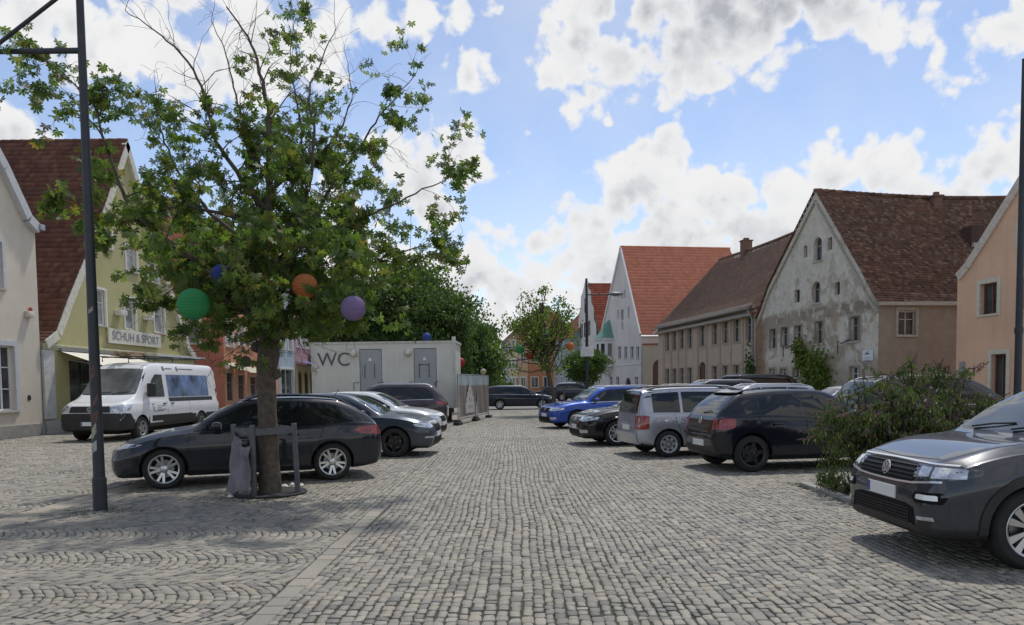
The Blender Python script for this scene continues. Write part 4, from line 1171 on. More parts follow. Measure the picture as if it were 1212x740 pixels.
def far_house(name, label, p0, p1, mat, eave, ridge, tiles, depth=10, nx=3, nz=2, seed=1, frame=M_WHITE, ground=None, shut=None):
    h = House(name, label, p0, p1, mat, group=None)
    ops = []
    for i in range(nx):
        c = h.w * (i + .5) / nx
        for k in range(nz):
            z = 1.1 + k * (eave - .6) / nz
            ops.append(dict(u0=c - .5, u1=c + .5, v0=z, v1=z + 1.5))
    h.wall([(0, 0), (h.w, 0), (h.w, eave), (0, eave)], ops)
    for q in ops: make_window(h.root, q, h.front, frame=frame, surround=shut or M_WHT, sill=None)
    if ground:
        b = MB(); b.prism([(-.01, 0), (h.w + .01, 0), (h.w + .01, .9), (-.01, .9)], -.05, .02, h.front); h.part('plinth', b, ground)
    for x, sg in ((0, -1), (h.w, 1)):
        h.wall([(0, 0), (depth, 0), (depth, eave), (depth / 2, ridge), (0, eave)], [], h.side(x, sg))
    h.eave_roof(eave, ridge, depth, tiles, seed=seed, course=.5, tw=.45)
    return h
far_house('grey_blue_house', 'grey blue house next to the scrolled white gable', (6.3, 112), (8.2, 100.2), plaster('grey_blue_plaster', (.36, .40, .46), amount=.1), 8.0, 13.0, T_RED2, nx=4, seed=71, ground=plain('brick_plinth', (.32, .10, .06), .9))
far_house('terracotta_house', 'terracotta house with cream window surrounds at the far end', (2.55, 114), (6.1, 113), plaster('terracotta_plaster', (.46, .215, .105), amount=.1), 8.0, 12.5, T_RED2, nx=2, seed=72, shut=M_CREAM)
far_house('peach_house', 'peach house beside the terracotta one at the far end', (1.0, 116), (2.5, 114.6), plaster('peach_plaster', (.50, .33, .20), amount=.1), 8.6, 12.5, T_RED2, nx=1, seed=73)
far_house('yellow_house', 'pale yellow three storey house at the far end', (-.45, 122), (1.2, 117.5), plaster('pale_yellow_plaster', (.55, .48, .27), amount=.1), 9.2, 13.5, T_OLD, nx=3, nz=3, seed=74)
far_house('grey_house', 'narrow grey house beside the pale yellow one', (-1.6, 130), (-.5, 124), plaster('grey_plaster', (.42, .42, .42), amount=.1), 8.8, 12.5, T_OLD, nx=2, nz=3, seed=75)
# church spire over the roofs
tower = empty('church_tower', (-33, 150, 0)); tag(tower, 'distant church tower with pointed green spire above the roofs', 'church')
b = MB(); b.box((-2, -2, 0), (2, 2, 19)); b.build('wall', plaster('tower_plaster', (.5, .45, .38)), tower)
b = MB(); b.lathe([(2.1, 19.01), (1.3, 21.5), (.6, 24.5), (.05, 28.5)], 8, smooth=False); b.build('spire', plain('spire_copper', (.22, .34, .30), .7), tower)
# ------------------------------------------------------------------ cars
# local axes of a car: x runs from the front (0) back to the tail (L) as "s"; in the scene the front looks towards +x
M_CG = glassy('car_glass', (0.012, 0.014, 0.015), 0.02, 0.6)
M_CGL = glassy('car_glass_clear', (0.04, 0.05, 0.05), 0.02, 0.5, ior=1.95)
M_GRILLE = plain('grille_black', (0.005, 0.005, 0.006), 0.6, spec=0.15)
M_PLAS = plain('black_plastic', (0.018, 0.018, 0.019), 0.55, var=0.2, bmp=0.1, bscale=200)
M_GLOSSB = plain('gloss_black', (0.008, 0.008, 0.009), 0.15, coat=0.6)
M_SEAM = plain('shut_line', (0.004, 0.004, 0.004), 0.8)
M_TYRE = plain('tyre_rubber', (0.022, 0.021, 0.021), 0.85, var=0.3, bmp=0.15, bscale=120)
M_ALLOY = plain('alloy', (0.55, 0.56, 0.57), 0.28, 0.85, var=0.05)
M_DALLOY = plain('dark_alloy', (0.05, 0.05, 0.053), 0.3, 0.7, var=0.1)
M_CHROME = plain('chrome', (0.72, 0.73, 0.74), 0.16, 0.55, var=0.02)
M_HEAD = plain('headlight_glass', (0.50, 0.53, 0.56), 0.06, 0.55, var=0.35, scale=18, coat=1.0)
M_HEADD = plain('headlight_dark', (0.06, 0.065, 0.07), 0.08, 0.3, var=0.5, scale=18, coat=1.0)
M_TAIL = plain('tail_light', (0.26, 0.008, 0.008), 0.12, var=0.3, scale=15, coat=1.0)
M_PLATE = plain('number_plate', (0.72, 0.72, 0.70), 0.4, var=0.03)
M_PBLUE = plain('plate_blue', (0.02, 0.05, 0.30), 0.4)
M_IND = plain('indicator', (0.6, 0.25, 0.04), 0.2, coat=1.0)
M_RUBBER = plain('wiper_rubber', (0.01, 0.01, 0.01), 0.6)
M_BRAKE = plain('brake_disc', (0.25, 0.25, 0.25), 0.4, 0.8)

def pchip(P):
    x = np.array([p[0] for p in P], float); y = np.array([p[1] for p in P], float)
    hh = np.diff(x); d = np.diff(y) / hh
    m = np.zeros_like(y); m[0] = d[0]; m[-1] = d[-1]
    for i in range(1, len(x) - 1):
        if d[i - 1] * d[i] > 0:
            w1 = 2 * hh[i] + hh[i - 1]; w2 = hh[i] + 2 * hh[i - 1]
            m[i] = (w1 + w2) / (w1 / d[i - 1] + w2 / d[i])
    def f(q):
        q = np.clip(q, x[0], x[-1]); i = np.clip(np.searchsorted(x, q) - 1, 0, len(x) - 2)
        t = (q - x[i]) / hh[i]
        return (1 + 2 * t) * (1 - t) ** 2 * y[i] + t * (1 - t) ** 2 * hh[i] * m[i] + t * t * (3 - 2 * t) * y[i + 1] + t * t * (t - 1) * hh[i] * m[i + 1]
    return f

class CarShape:
    def __init__(s, sp):
        s.sp = sp; L = sp['L']
        s.top = pchip(sp['top']); s.belt = pchip(sp['belt']); s.low = pchip(sp['low']); s.plan = pchip(sp['plan']); s.rw = pchip(sp['rw'])
        st = np.unique(np.round(np.concatenate([np.linspace(0, .12, 8), np.linspace(.12, .5, 9), np.linspace(.5, L - .45, int((L - .95) / .065)), np.linspace(L - .45, L - .1, 8), np.linspace(L - .1, L, 7), [p[0] for p in sp['top']]]), 4))
        s.st = st; rings = []
        for q in st:
            zl, zb, zt, wd, wr = (float(f(q)) for f in (s.low, s.belt, s.top, s.plan, s.rw))
            zb = min(zb, zt - .03); hb = zb - zl; hc = zt - zb
            cr = sp.get('crease', .012)
            P = [(0, zl), (.5 * wd, zl), (.82 * wd, zl), (.93 * wd, zl + .015), (.975 * wd, zl + .05), (.992 * wd, zl + .12 * hb + .04), (1.0 * wd, zl + .40 * hb), (1.0 * wd + cr * .3, zl + .58 * hb), (1.0 * wd + cr, zl + .72 * hb), (.997 * wd, zl + .80 * hb), (.985 * wd, zl + .92 * hb), (.965 * wd, zb)]
            for t in (.05, .18, .36, .54, .72, .86):
                P.append((.955 * wd + (wr - .955 * wd) * t ** 1.12, zb + hc * .93 * t))
            P += [(wr * .975, zb + hc * .90), (wr * .93, zb + hc * .945), (wr * .84, zb + hc * .972), (wr * .65, zb + hc * .988), (wr * .35, zb + hc * .998), (0, zt)]
            rings.append(P)
        n = len(rings[0]); m = 2 * n - 2
        V = []; F = []
        for q, P in zip(st, rings):
            for (y, z) in P: V.append((-q, y, z))
            for (y, z) in P[-2:0:-1]: V.append((-q, -y, z))
        for i in range(len(st) - 1):
            for k in range(m):
                F.append((i * m + k, (i + 1) * m + k, (i + 1) * m + (k + 1) % m, i * m + (k + 1) % m))
        F.append(tuple(range(m))); F.append(tuple((len(st) - 1) * m + k for k in range(m))[::-1])
        s.V, s.F = V, F
        s.bvh = BVHTree.FromPolygons([Vector(v) for v in V], F)
    def body_mesh(s, name, mats):
        sp = s.sp
        me = bpy.data.meshes.new(name); me.from_pydata(s.V, [], s.F); me.update()
        bm = bmesh.new(); bm.from_mesh(me); bmesh.ops.recalc_face_normals(bm, faces=bm.faces); bm.to_mesh(me); bm.free()
        o = bpy.data.objects.new(name, me); C.objects.link(o)
        cut = MB(); Rr = sp['Rarch']
        for sx in (sp['fo'], sp['fo'] + sp['wb']):
            for sg in (-1, 1):
                y0, y1 = sg * (sp['W'] / 2 - .30), sg * (sp['W'] / 2 + .15)
                cut.lathe([(Rr, min(y0, y1)), (Rr, max(y0, y1))], 36, axis='y', loc=(-sx, 0, sp['R'] + .005))
        cme = cut.mesh('cut', []) if False else bpy.data.meshes.new('cut')
        cme.from_pydata(cut.v, [], cut.f)
        bm = bmesh.new(); bm.from_mesh(cme); bmesh.ops.recalc_face_normals(bm, faces=bm.faces); bm.to_mesh(cme); bm.free()
        co = bpy.data.objects.new('cut', cme); C.objects.link(co)
        md = o.modifiers.new('b', 'BOOLEAN'); md.object = co; md.operation = 'DIFFERENCE'; md.solver = 'EXACT'
        dg = bpy.context.evaluated_depsgraph_get(); dg.update()
        out = bpy.data.meshes.new_from_object(o.evaluated_get(dg))
        bpy.data.objects.remove(o); bpy.data.objects.remove(co)
        out.name = name; out.materials.clear()
        for m in mats: out.materials.append(m)
        clad = sp.get('clad', 0.0)
        for p in out.polygons:
            c = p.center; sx = -c.x; p.use_smooth = True; p.material_index = 0
            for ax in (sp['fo'], sp['fo'] + sp['wb']):
                d = math.hypot(sx - ax, c.z - sp['R'])
                if d < Rr + .012 and (abs(p.normal.y) < .6 or abs(c.y) < sp['W'] / 2 - .25): p.material_index = 1
                elif clad and d < Rr + sp.get('archclad', .06) and abs(p.normal.y) > .5: p.material_index = 1
            if c.z < float(s.low(sx)) + .03 + clad or p.normal.z < -.6 and c.z < .5: p.material_index = 1
        out.set_sharp_from_angle(angle=R(42))
        return out
    def hit(s, p, d):
        loc, nrm, i, dist = s.bvh.ray_cast(p - d * 12, d)
        if loc is None:
            loc, nrm, i, dist = s.bvh.find_nearest(p)
        if nrm.dot(d) > 0: nrm = -nrm
        return loc, nrm
    def panel(s, pts, d, off=.003, cell=.07, thick=.012, mi=0, mb=None):
        """a plate with the outline pts (points near the body) laid onto the body along d"""
        mb = mb or MB()
        d = Vector(d).normalized()
        up = Vector((0, 0, 1)) if abs(d.z) < .9 else Vector((1, 0, 0))
        e1 = d.cross(up).normalized(); e2 = e1.cross(d).normalized()
        P = [(Vector(p).dot(e1), Vector(p).dot(e2)) for p in pts]
        x0, x1 = min(p[0] for p in P), max(p[0] for p in P); y0, y1 = min(p[1] for p in P), max(p[1] for p in P)
        nx = max(1, math.ceil((x1 - x0) / cell)); ny = max(1, math.ceil((y1 - y0) / cell))
        idx = {}; vs = []; low = []; fs = []
        def vert(p):
            k = (round(p[0], 4), round(p[1], 4))
            if k not in idx:
                q = e1 * p[0] + e2 * p[1]
                loc, n = s.hit(q, d)
                idx[k] = len(vs); vs.append(loc + n * off); low.append(loc - n * thick)
            return idx[k]
        for i in range(nx):
            for j in range(ny):
                Q = clip_rect(P, x0 + (x1 - x0) * i / nx, y0 + (y1 - y0) * j / ny, x0 + (x1 - x0) * (i + 1) / nx, y0 + (y1 - y0) * (j + 1) / ny)
                if len(Q) < 3: continue
                f = []
                for q in Q:
                    k = vert(q)
                    if not f or (f[-1] != k): f.append(k)
                if len(f) > 2 and f[0] == f[-1]: f.pop()
                if len(set(f)) < 3: continue
                a, b2, c = vs[f[0]], vs[f[1]], vs[f[2]]
                nn = Vector((0, 0, 0))
                for t in range(1, len(f) - 1): nn += (vs[f[t]] - vs[f[0]]).cross(vs[f[t + 1]] - vs[f[0]])
                if nn.dot(d) > 0: f = f[::-1]
                fs.append(f)
        cnt = {}
        for f in fs:
            for k in range(len(f)):
                e = (f[k], f[(k + 1) % len(f)]); cnt[e] = cnt.get(e, 0) + 1
        n = len(vs); rim = []
        for (a, b2) in cnt:
            if (b2, a) not in cnt: rim.append((b2, a, a + n, b2 + n))
        mb.add(vs + low, [], mi)
        o = len(mb.v) - 2 * n
        for f in fs: mb.f.append([k + o for k in f]); mb.m.append(mi); mb.sm.append(True)
        for f in rim: mb.f.append([k + o for k in f]); mb.m.append(mi); mb.sm.append(False)
        return mb
    def strip(s, path, wd, d, off=.002, mi=0, mb=None, cell=.08):
        """a thin line along path laid onto the body"""
        mb = mb or MB(); d = Vector(d).normalized()
        for a, b2 in zip(path[:-1], path[1:]):
            a, b2 = Vector(a), Vector(b2); t = (b2 - a).normalized(); n = t.cross(d).normalized() * wd / 2
            s.panel([a - n, b2 - n, b2 + n, a + n], d, off, cell, .004, mi, mb)
        return mb

def wheel_meshes(Rw, rimR, wid, style, rim_mat, nsp=5):
    t = MB(); k = wid / 2
    t.lathe([(rimR, -k), (Rw - .035, -k * 1.02), (Rw - .012, -k * .85), (Rw, -k * .6), (Rw, k * .6), (Rw - .012, k * .85), (Rw - .035, k * 1.02), (rimR, k), (rimR - .012, k * .6), (rimR - .012, -k * .6)], 40, axis='y', closed=True)
    for gx in (-.3, 0, .3): t.lathe([(Rw + .001, k * (gx - .03)), (Rw + .001, k * (gx + .03))], 40, axis='y', mi=1, cap=False)
    tyre = t.mesh('wheel', [M_TYRE, M_SEAM])
    r = MB()
    # outer face looks towards +y
    r.lathe([(rimR + .006, k * .98), (rimR - .006, k * 1.02), (rimR - .022, k * .92), (rimR - .03, k * .55), (rimR - .03, -k * .5)], 40, axis='y', mi=0, cap=False)
    r.lathe([(.01, -k * .12), (rimR - .03, -k * .12)], 32, axis='y', mi=1, cap=False)
    r.lathe([(.01, k * .05), (rimR * .62, k * .05), (rimR * .62, -.02)], 28, axis='y', mi=2, cap=False)
    yo = k * .78
    def spoke(a, r0, r1, w0, w1, yy0, yy1, mi=0, skew=0.0):
        c, q = math.cos(a), math.sin(a); c2, q2 = math.cos(a + skew), math.sin(a + skew)
        rad0 = Vector((c * r0, 0, q * r0)); rad1 = Vector((c2 * r1, 0, q2 * r1)); tn = Vector((-q, 0, c))
        th = .022
        vs = [rad0 - tn * w0 + Vector((0, yy0, 0)), rad0 + tn * w0 + Vector((0, yy0, 0)), rad1 + tn * w1 + Vector((0, yy1, 0)), rad1 - tn * w1 + Vector((0, yy1, 0))]
        lo = [v - Vector((0, th, 0)) for v in vs]
        r.add(vs + lo, [(0, 1, 2, 3), (4, 7, 6, 5), (0, 4, 5, 1), (1, 5, 6, 2), (2, 6, 7, 3), (3, 7, 4, 0)], mi)
    for i in range(nsp):
        a = 2 * math.pi * i / nsp + math.pi / 2
        if style == 'twin':
            for sg in (-1, 1): spoke(a + sg * .12, .045, rimR - .012, .017, .020, yo * .86, yo * 1.12, skew=sg * .10)
        elif style == 'wide':
            spoke(a, .04, rimR - .012, .05, .028, yo * .9, yo * 1.1)
        elif style == 'blade':
            for sg in (-1, 1): spoke(a + sg * .16, .05, rimR - .012, .012, .034, yo * .88, yo * 1.15, skew=sg * .09)
            spoke(a, .05, rimR - .05, .03, .012, yo * .7, yo * .9, 1)
        elif style == 'cover':
            spoke(a, .04, rimR - .02, .045, .03, yo * 1.0, yo * 1.0)
    if style == 'cover': r.lathe([(.001, yo * .94), (rimR * .5, yo * .95), (rimR * .52, yo * .8)], 28, axis='y', cap=False); r.lathe([(rimR * .82, yo * .97), (rimR - .01, yo * 1.05), (rimR - .01, yo * .8), (rimR * .82, yo * .8)], 36, axis='y', closed=True)
    r.lathe([(.001, yo * .98), (.05, yo * .98), (.062, yo * .9), (.062, yo * .6)], 18, axis='y', cap=False)
    for i in range(5):
        a = 2 * math.pi * (i + .5) / 5
        r.lathe([(.001, yo * 1.0), (.009, yo * 1.0), (.009, yo * .8)], 8, axis='y', loc=(.085 * math.cos(a) * .6, 0, .085 * math.sin(a) * .6), mi=1)
    rim = r.mesh('rim', [rim_mat, M_SEAM, M_BRAKE])
    return tyre, rim

SIDE = {1: Vector((0, -1, 0)), -1: Vector((0, 1, 0))}
FRONT, REAR, DOWN = Vector((-1, 0, 0)), Vector((1, 0, 0)), Vector((0, 0, -1))

def smooth_shape(pts, n=2):
    """round the corners of an outline"""
    P = [Vector(p) for p in pts]
    for _ in range(n):
        Q = []
        for i in range(len(P)):
            a, b2 = P[i], P[(i + 1) % len(P)]
            Q += [a.lerp(b2, .14), a.lerp(b2, .86)]
        P = Q
    return P

def build_car(name, sp):
    """returns the root Empty; its parts are built once, copies share them. Front towards +x, s measured back from the front."""
    cs = CarShape(sp); L, W, H = sp['L'], sp['W'], sp['H']
    root = empty(name)
    pm = sp['paint']
    body = link('body', cs.body_mesh('body', [pm, M_PLAS]), root)
    hw = W / 2
    P = lambda s_, y, z: Vector((-s_, y, z))
    zt, zb = cs.top, cs.belt
    kf = sp.get('kf', .82)
    da, dc = sp.get('apillar', .16), sp.get('cpillar', .2)
    def glass_top(q):
        v = min(float(zt(q)) - float(zb(q)), float(zt(max(0, q - da))) - float(zb(q)), float(zt(min(L, q + dc))) - float(zb(q)))
        return float(zb(q)) + kf * v
    gcol = sp.get('glass', M_CG)
    # side windows
    for sg in (1, -1):
        d = SIDE[sg]
        for (a, c) in sp['glass_segs']:
            xs = np.linspace(a, c, 14); lowp = []; topp = []
            for q in xs:
                zlo = float(zb(q)) + sp.get('gl', .03); zh = glass_top(q)
                if zh > zlo + .015: lowp.append(P(q, 0, zlo)); topp.append(P(q, 0, zh))
            if len(lowp) < 2: continue
            pts = smooth_shape(lowp + topp[::-1], 0)
            cs.panel(pts, d, .004, .08).build('window', [gcol], root)
        if not sp['glass_segs']: continue
        a, c = sp['glass_segs'][0][0], sp['glass_segs'][-1][1]
        # black surround behind the panes
        xs = np.linspace(a - .02, c + .02, 26); lo = []; hi = []
        for q in xs:
            zlo = float(zb(q)) + sp.get('gl', .03) - .018; zh = glass_top(q) + .014
            if zh > zlo + .02: lo.append(P(q, 0, zlo)); hi.append(P(q, 0, zh))
        cs.panel(lo + hi[::-1], d, .0015, .09).build('window_surround', sp.get('surround', M_GLOSSB), root)
        if sp.get('chrome_belt'):
            cs.strip([p + Vector((0, 0, -.004)) for p in lo], .014, d, .005).build('window_trim', M_CHROME, root)
    # windscreen and rear window
    cz0, cz1 = sp['ws']; 
    for nm, d, (z0, z1, w0, w1), mt in (('windscreen', FRONT, sp['ws4'], sp.get('wsglass', M_CGL)), ('rear_window', REAR, sp['rw4'], gcol)):
        if z1 - z0 < .05: continue
        pts = [Vector((0, -w0, z0)), Vector((0, -w0 * .5, z0 - .012)), Vector((0, w0 * .5, z0 - .012)), Vector((0, w0, z0)), Vector((0, (w0 + w1) / 2 + .012, (z0 + z1) / 2)), Vector((0, w1, z1)), Vector((0, 0, z1 + .02)), Vector((0, -w1, z1)), Vector((0, -(w0 + w1) / 2 - .012, (z0 + z1) / 2))]
        cs.panel(pts, d, .005, .09).build(nm, mt, root)
        c0 = Vector((0, 0, (z0 + z1) / 2))
        cs.panel([c0 + (p - c0) * 1.055 for p in pts], d, .002, .09).build(nm + '_surround', M_GLOSSB, root)
    # wipers
    zz = sp['ws4'][0]
    for (ya, yb) in ((.15, .62), (-.45, .08)):
        p0, n0 = cs.hit(Vector((0, ya, zz - .01)), FRONT); p1, n1 = cs.hit(Vector((0, yb, zz + .05)), FRONT)
        b = MB(); b.tube([p0 + n0 * .02, p0.lerp(p1, .5) + n0 * .028, p1 + n1 * .015], .009, 5)
        b.build('wiper', M_RUBBER, root)
    # shut lines of doors, bonnet and tailgate
    def seam(path, wd, d): cs.strip(path, wd, d, .0016).build('shut_line', M_SEAM, root)
    for sg in (1, -1):
        d = SIDE[sg]
        for q, lean in sp['doors']:
            zl = float(cs.low(q)) + .09; zm = float(zb(q))
            seam([P(q, 0, zl), P(q + lean * .3, 0, (zl + zm) / 2), P(q + lean, 0, zm)], .009, d)
        q0, q1 = sp['doors'][0][0], sp['doors'][-1][0]
        seam([P(q0, 0, float(cs.low(q0)) + .09), P((q0 + q1) / 2, 0, float(cs.low((q0 + q1) / 2)) + .085), P(q1, 0, float(cs.low(q1)) + .09)], .009, d)
    if 'hood' in sp:
        h0, h1, hy = sp['hood']
        for sg in (1, -1): seam([P(h0, sg * hy * .86, 0), P((h0 + h1) / 2, sg * hy * .97, 0), P(h1, sg * hy, 0)], .008, DOWN)
        seam([P(h0, -hy * .86, 0), P(h0 - .05, 0, 0), P(h0, hy * .86, 0)], .008, DOWN)
    # handles
    for sg in (1, -1):
        d = SIDE[sg]
        for q in sp['handles']:
            z = float(zb(q)) - sp.get('hz', .12)
            p, n = cs.hit(P(q, 0, z), d)
            b = MB(); mt = Matrix.Translation(p + n * .016)
            b.bbox((-.095, -.018, -.014), (.095, .018, .014), .012, mat=mt); b.bbox((-.09, -.02, -.024), (-.06, .004, .012), .004, mat=mt); b.build('door_handle', sp.get('handle_mat', pm), root)
    # mirrors
    for sg in (1, -1):
        if not sp.get('mirror'): break
        q, z = sp['mirror']
        p, n = cs.hit(P(q, 0, z), SIDE[sg])
        b = MB(); y0 = p.y
        ms_ = sp.get('mirror_size', (.13, .20, .13))
        c0 = Vector((p.x - .02, y0 + sg * (.05 + ms_[1] / 2), z + .05))
        bm = bmesh.new(); bmesh.ops.create_icosphere(bm, subdivisions=3, radius=1)
        vs = []
        for v in bm.verts:
            x, y, zz = v.co
            pw = lambda t: math.copysign(abs(t) ** .65, t)
            xx = pw(x); xx = min(xx, 1) if xx > 0 else xx * .35
            vs.append(c0 + Vector((xx * ms_[0] * .8, pw(y) * ms_[1] / 2, pw(zz) * ms_[2] / 2)))
        bm.verts.index_update()
        b.add(vs, [[v.index for v in f.verts] for f in bm.faces], 0, True); bm.free()
        b.tube([Vector((p.x, y0 - sg * .03, z - .01)), Vector((p.x - .02, y0 + sg * .09, z + .02))], [.04, .03], 8, mi=1)
        b.box((c0.x - ms_[0] * .3 - .004, c0.y - ms_[1] * .4, c0.z - ms_[2] * .36), (c0.x - ms_[0] * .3, c0.y + ms_[1] * .4, c0.z + ms_[2] * .36), 2)
        b.build('mirror', [sp.get('mirror_mat', pm), M_PLAS, M_CHROME], root)
    # roof rails
    if sp.get('rails'):
        r0, r1 = sp['rails']
        for sg in (1, -1):
            b = MB(); pts = []
            for q in np.linspace(r0, r1, 9):
                p, n = cs.hit(P(q, sg * float(cs.rw(q)) * .90, 2), DOWN); pts.append(p + Vector((0, 0, .045)))
            pts[0].z -= .045; pts[-1].z -= .045
            b.tube(pts, .018, 6); b.build('roof_rail', sp.get('rail_mat', M_ALLOY), root)
    if sp.get('arch_ring'):
        for sg in (1, -1):
            for ax in (sp['fo'], sp['fo'] + sp['wb']):
                b = MB(); rr_ = sp['Rarch'] + .034
                pts = []
                for k in range(25):
                    a = math.radians(-14 + 208 * k / 24); pts.append(P(ax - rr_ * math.cos(a), 0, sp['R'] + rr_ * math.sin(a)))
                pts = [p for p in pts if p.z > float(cs.low(-p.x)) + .02]
                ctr = P(ax, 0, sp['R'])
                for p_, q_ in zip(pts[:-1], pts[1:]):
                    k0, k1 = (rr_ - .036) / rr_, (rr_ + .04) / rr_
                    cs.panel([ctr + (p_ - ctr) * k0, ctr + (q_ - ctr) * k0, ctr + (q_ - ctr) * k1, ctr + (p_ - ctr) * k1], SIDE[sg], .012, .12, mb=b)
                b.build('arch_cladding', M_PLAS, root)
    # antenna
    q = sp.get('antenna')
    if q:
        p, n = cs.hit(P(q, 0, 2), DOWN); b = MB(); b.tube([p, p + Vector((-.12, 0, .16))], [.008, .004], 6); b.build('antenna', M_PLAS, root)
    # wheels
    ty, rim = wheel_meshes(sp['R'], sp.get('rimR', sp['R'] * .68), sp.get('tw', .21), sp.get('rim_style', 'twin'), sp.get('rim_mat', M_ALLOY), sp.get('spokes', 5))
    for q in (sp['fo'], sp['fo'] + sp['wb']):
        for sg in (1, -1):
            o = link('wheel', ty, root); o.location = (-q, sg * (hw - sp.get('tw', .21) / 2 - .012), sp['R'])
            k = link('rim', rim, o)
            o.rotation_euler = (0, random.uniform(0, 1.2), 0) if sg > 0 else (0, random.uniform(0, 1.2), math.pi)
    b = MB(); b.box((-L + .35, -hw * .62, .2), (-.4, hw * .62, .32))
    for q in (sp['fo'], sp['fo'] + sp['wb']): b.tube([(-q, -hw + .2, sp['R']), (-q, hw - .2, sp['R'])], .05, 8)
    b.build('underbody', M_SEAM, root)
    # faces: list of (kind name, points, direction, material, offset)
    for (nm, pts, d, mt, off) in sp.get('plates', []):
        cs.panel([Vector(p) for p in pts], d, off, .06).build(nm, mt, root)
    for fn in sp.get('extra', []): fn(root, cs)
    # number plates: a thin plate standing on the body
    for (nm, z, d) in sp.get('numberplates', []):
        p, n = cs.hit(Vector((0, 0, z)), d)
        b = MB(); sgn = 1 if d.x < 0 else -1
        x0 = p.x + sgn * .012
        b.box((min(x0, x0 - sgn * .02), -.26, z - .056), (max(x0, x0 - sgn * .02), .26, z + .056))
        b.box((x0 + (.0005 if sgn > 0 else -.0025), -.255 * sgn if sgn < 0 else -.255, z - .05), (x0 + (.0025 if sgn > 0 else -.0005), -.215, z + .05), 1) if sgn > 0 else b.box((x0 - .0025, .215, z - .05), (x0 - .0005, .255, z + .05), 1)
        b.build('number_plate', [M_PLATE, M_PBLUE], root)
    return root

def mirror_pts(pts): return [(x, -y, z) for x, y, z in pts]
def both(nm, pts, d, mt, off=.004):
    d = Vector(d)
    return [(nm, pts, d, mt, off), (nm, mirror_pts(pts), Vector((d.x, -d.y, d.z)), mt, off)]
def badge(z, d, r=.055, vw=True):
    """round emblem standing on the body: ring with the V over W strokes"""
    def fn(root, cs):
        p, n = cs.hit(Vector((0, 0, z)), d)
        up = Vector((0, 0, 1)); n2 = (n - up * n.dot(up) * .4).normalized(); e1 = up.cross(n2).normalized(); e2 = n2.cross(e1)
        q = p + n2 * .006
        b = MB(); N = 28
        def ringp(ra, h): return [q + e1 * ra * math.cos(2 * math.pi * k / N) + e2 * ra * math.sin(2 * math.pi * k / N) + n2 * h for k in range(N)]
        vs = ringp(r, 0) + ringp(r * .97, .009) + ringp(r * .84, .009) + ringp(r * .84, .002)
        fs = []
        for j in range(3):
            for k in range(N): fs.append((j * N + k, j * N + (k + 1) % N, (j + 1) * N + (k + 1) % N, (j + 1) * N + k))
        b.add(vs, fs, 0, True); b.add(ringp(r * .85, .003), [tuple(range(N))], 1)
        if vw:
            def st(a, c, wd=.011):
                a = Vector(a) * r; c = Vector(c) * r; t = (c - a).normalized(); m = Vector((-t.y, t.x)) * wd / 2
                pp = [q + e1 * v.x + e2 * v.y + n2 * .0085 for v in (a - m, c - m, c + m, a + m)]
                b.add(pp + [v - n2 * .005 for v in pp], [(0, 1, 2, 3), (0, 4, 5, 1), (1, 5, 6, 2), (2, 6, 7, 3), (3, 7, 4, 0)], 0)
            st((-.33, .78), (0, .08)); st((0, .08), (.33, .78))
            st((-.68, .5), (-.3, -.68)); st((-.3, -.68), (0, -.05)); st((0, -.05), (.3, -.68)); st((.3, -.68), (.68, .5))
        b.build('emblem', [M_CHROME, M_GLOSSB], root)
    return fn

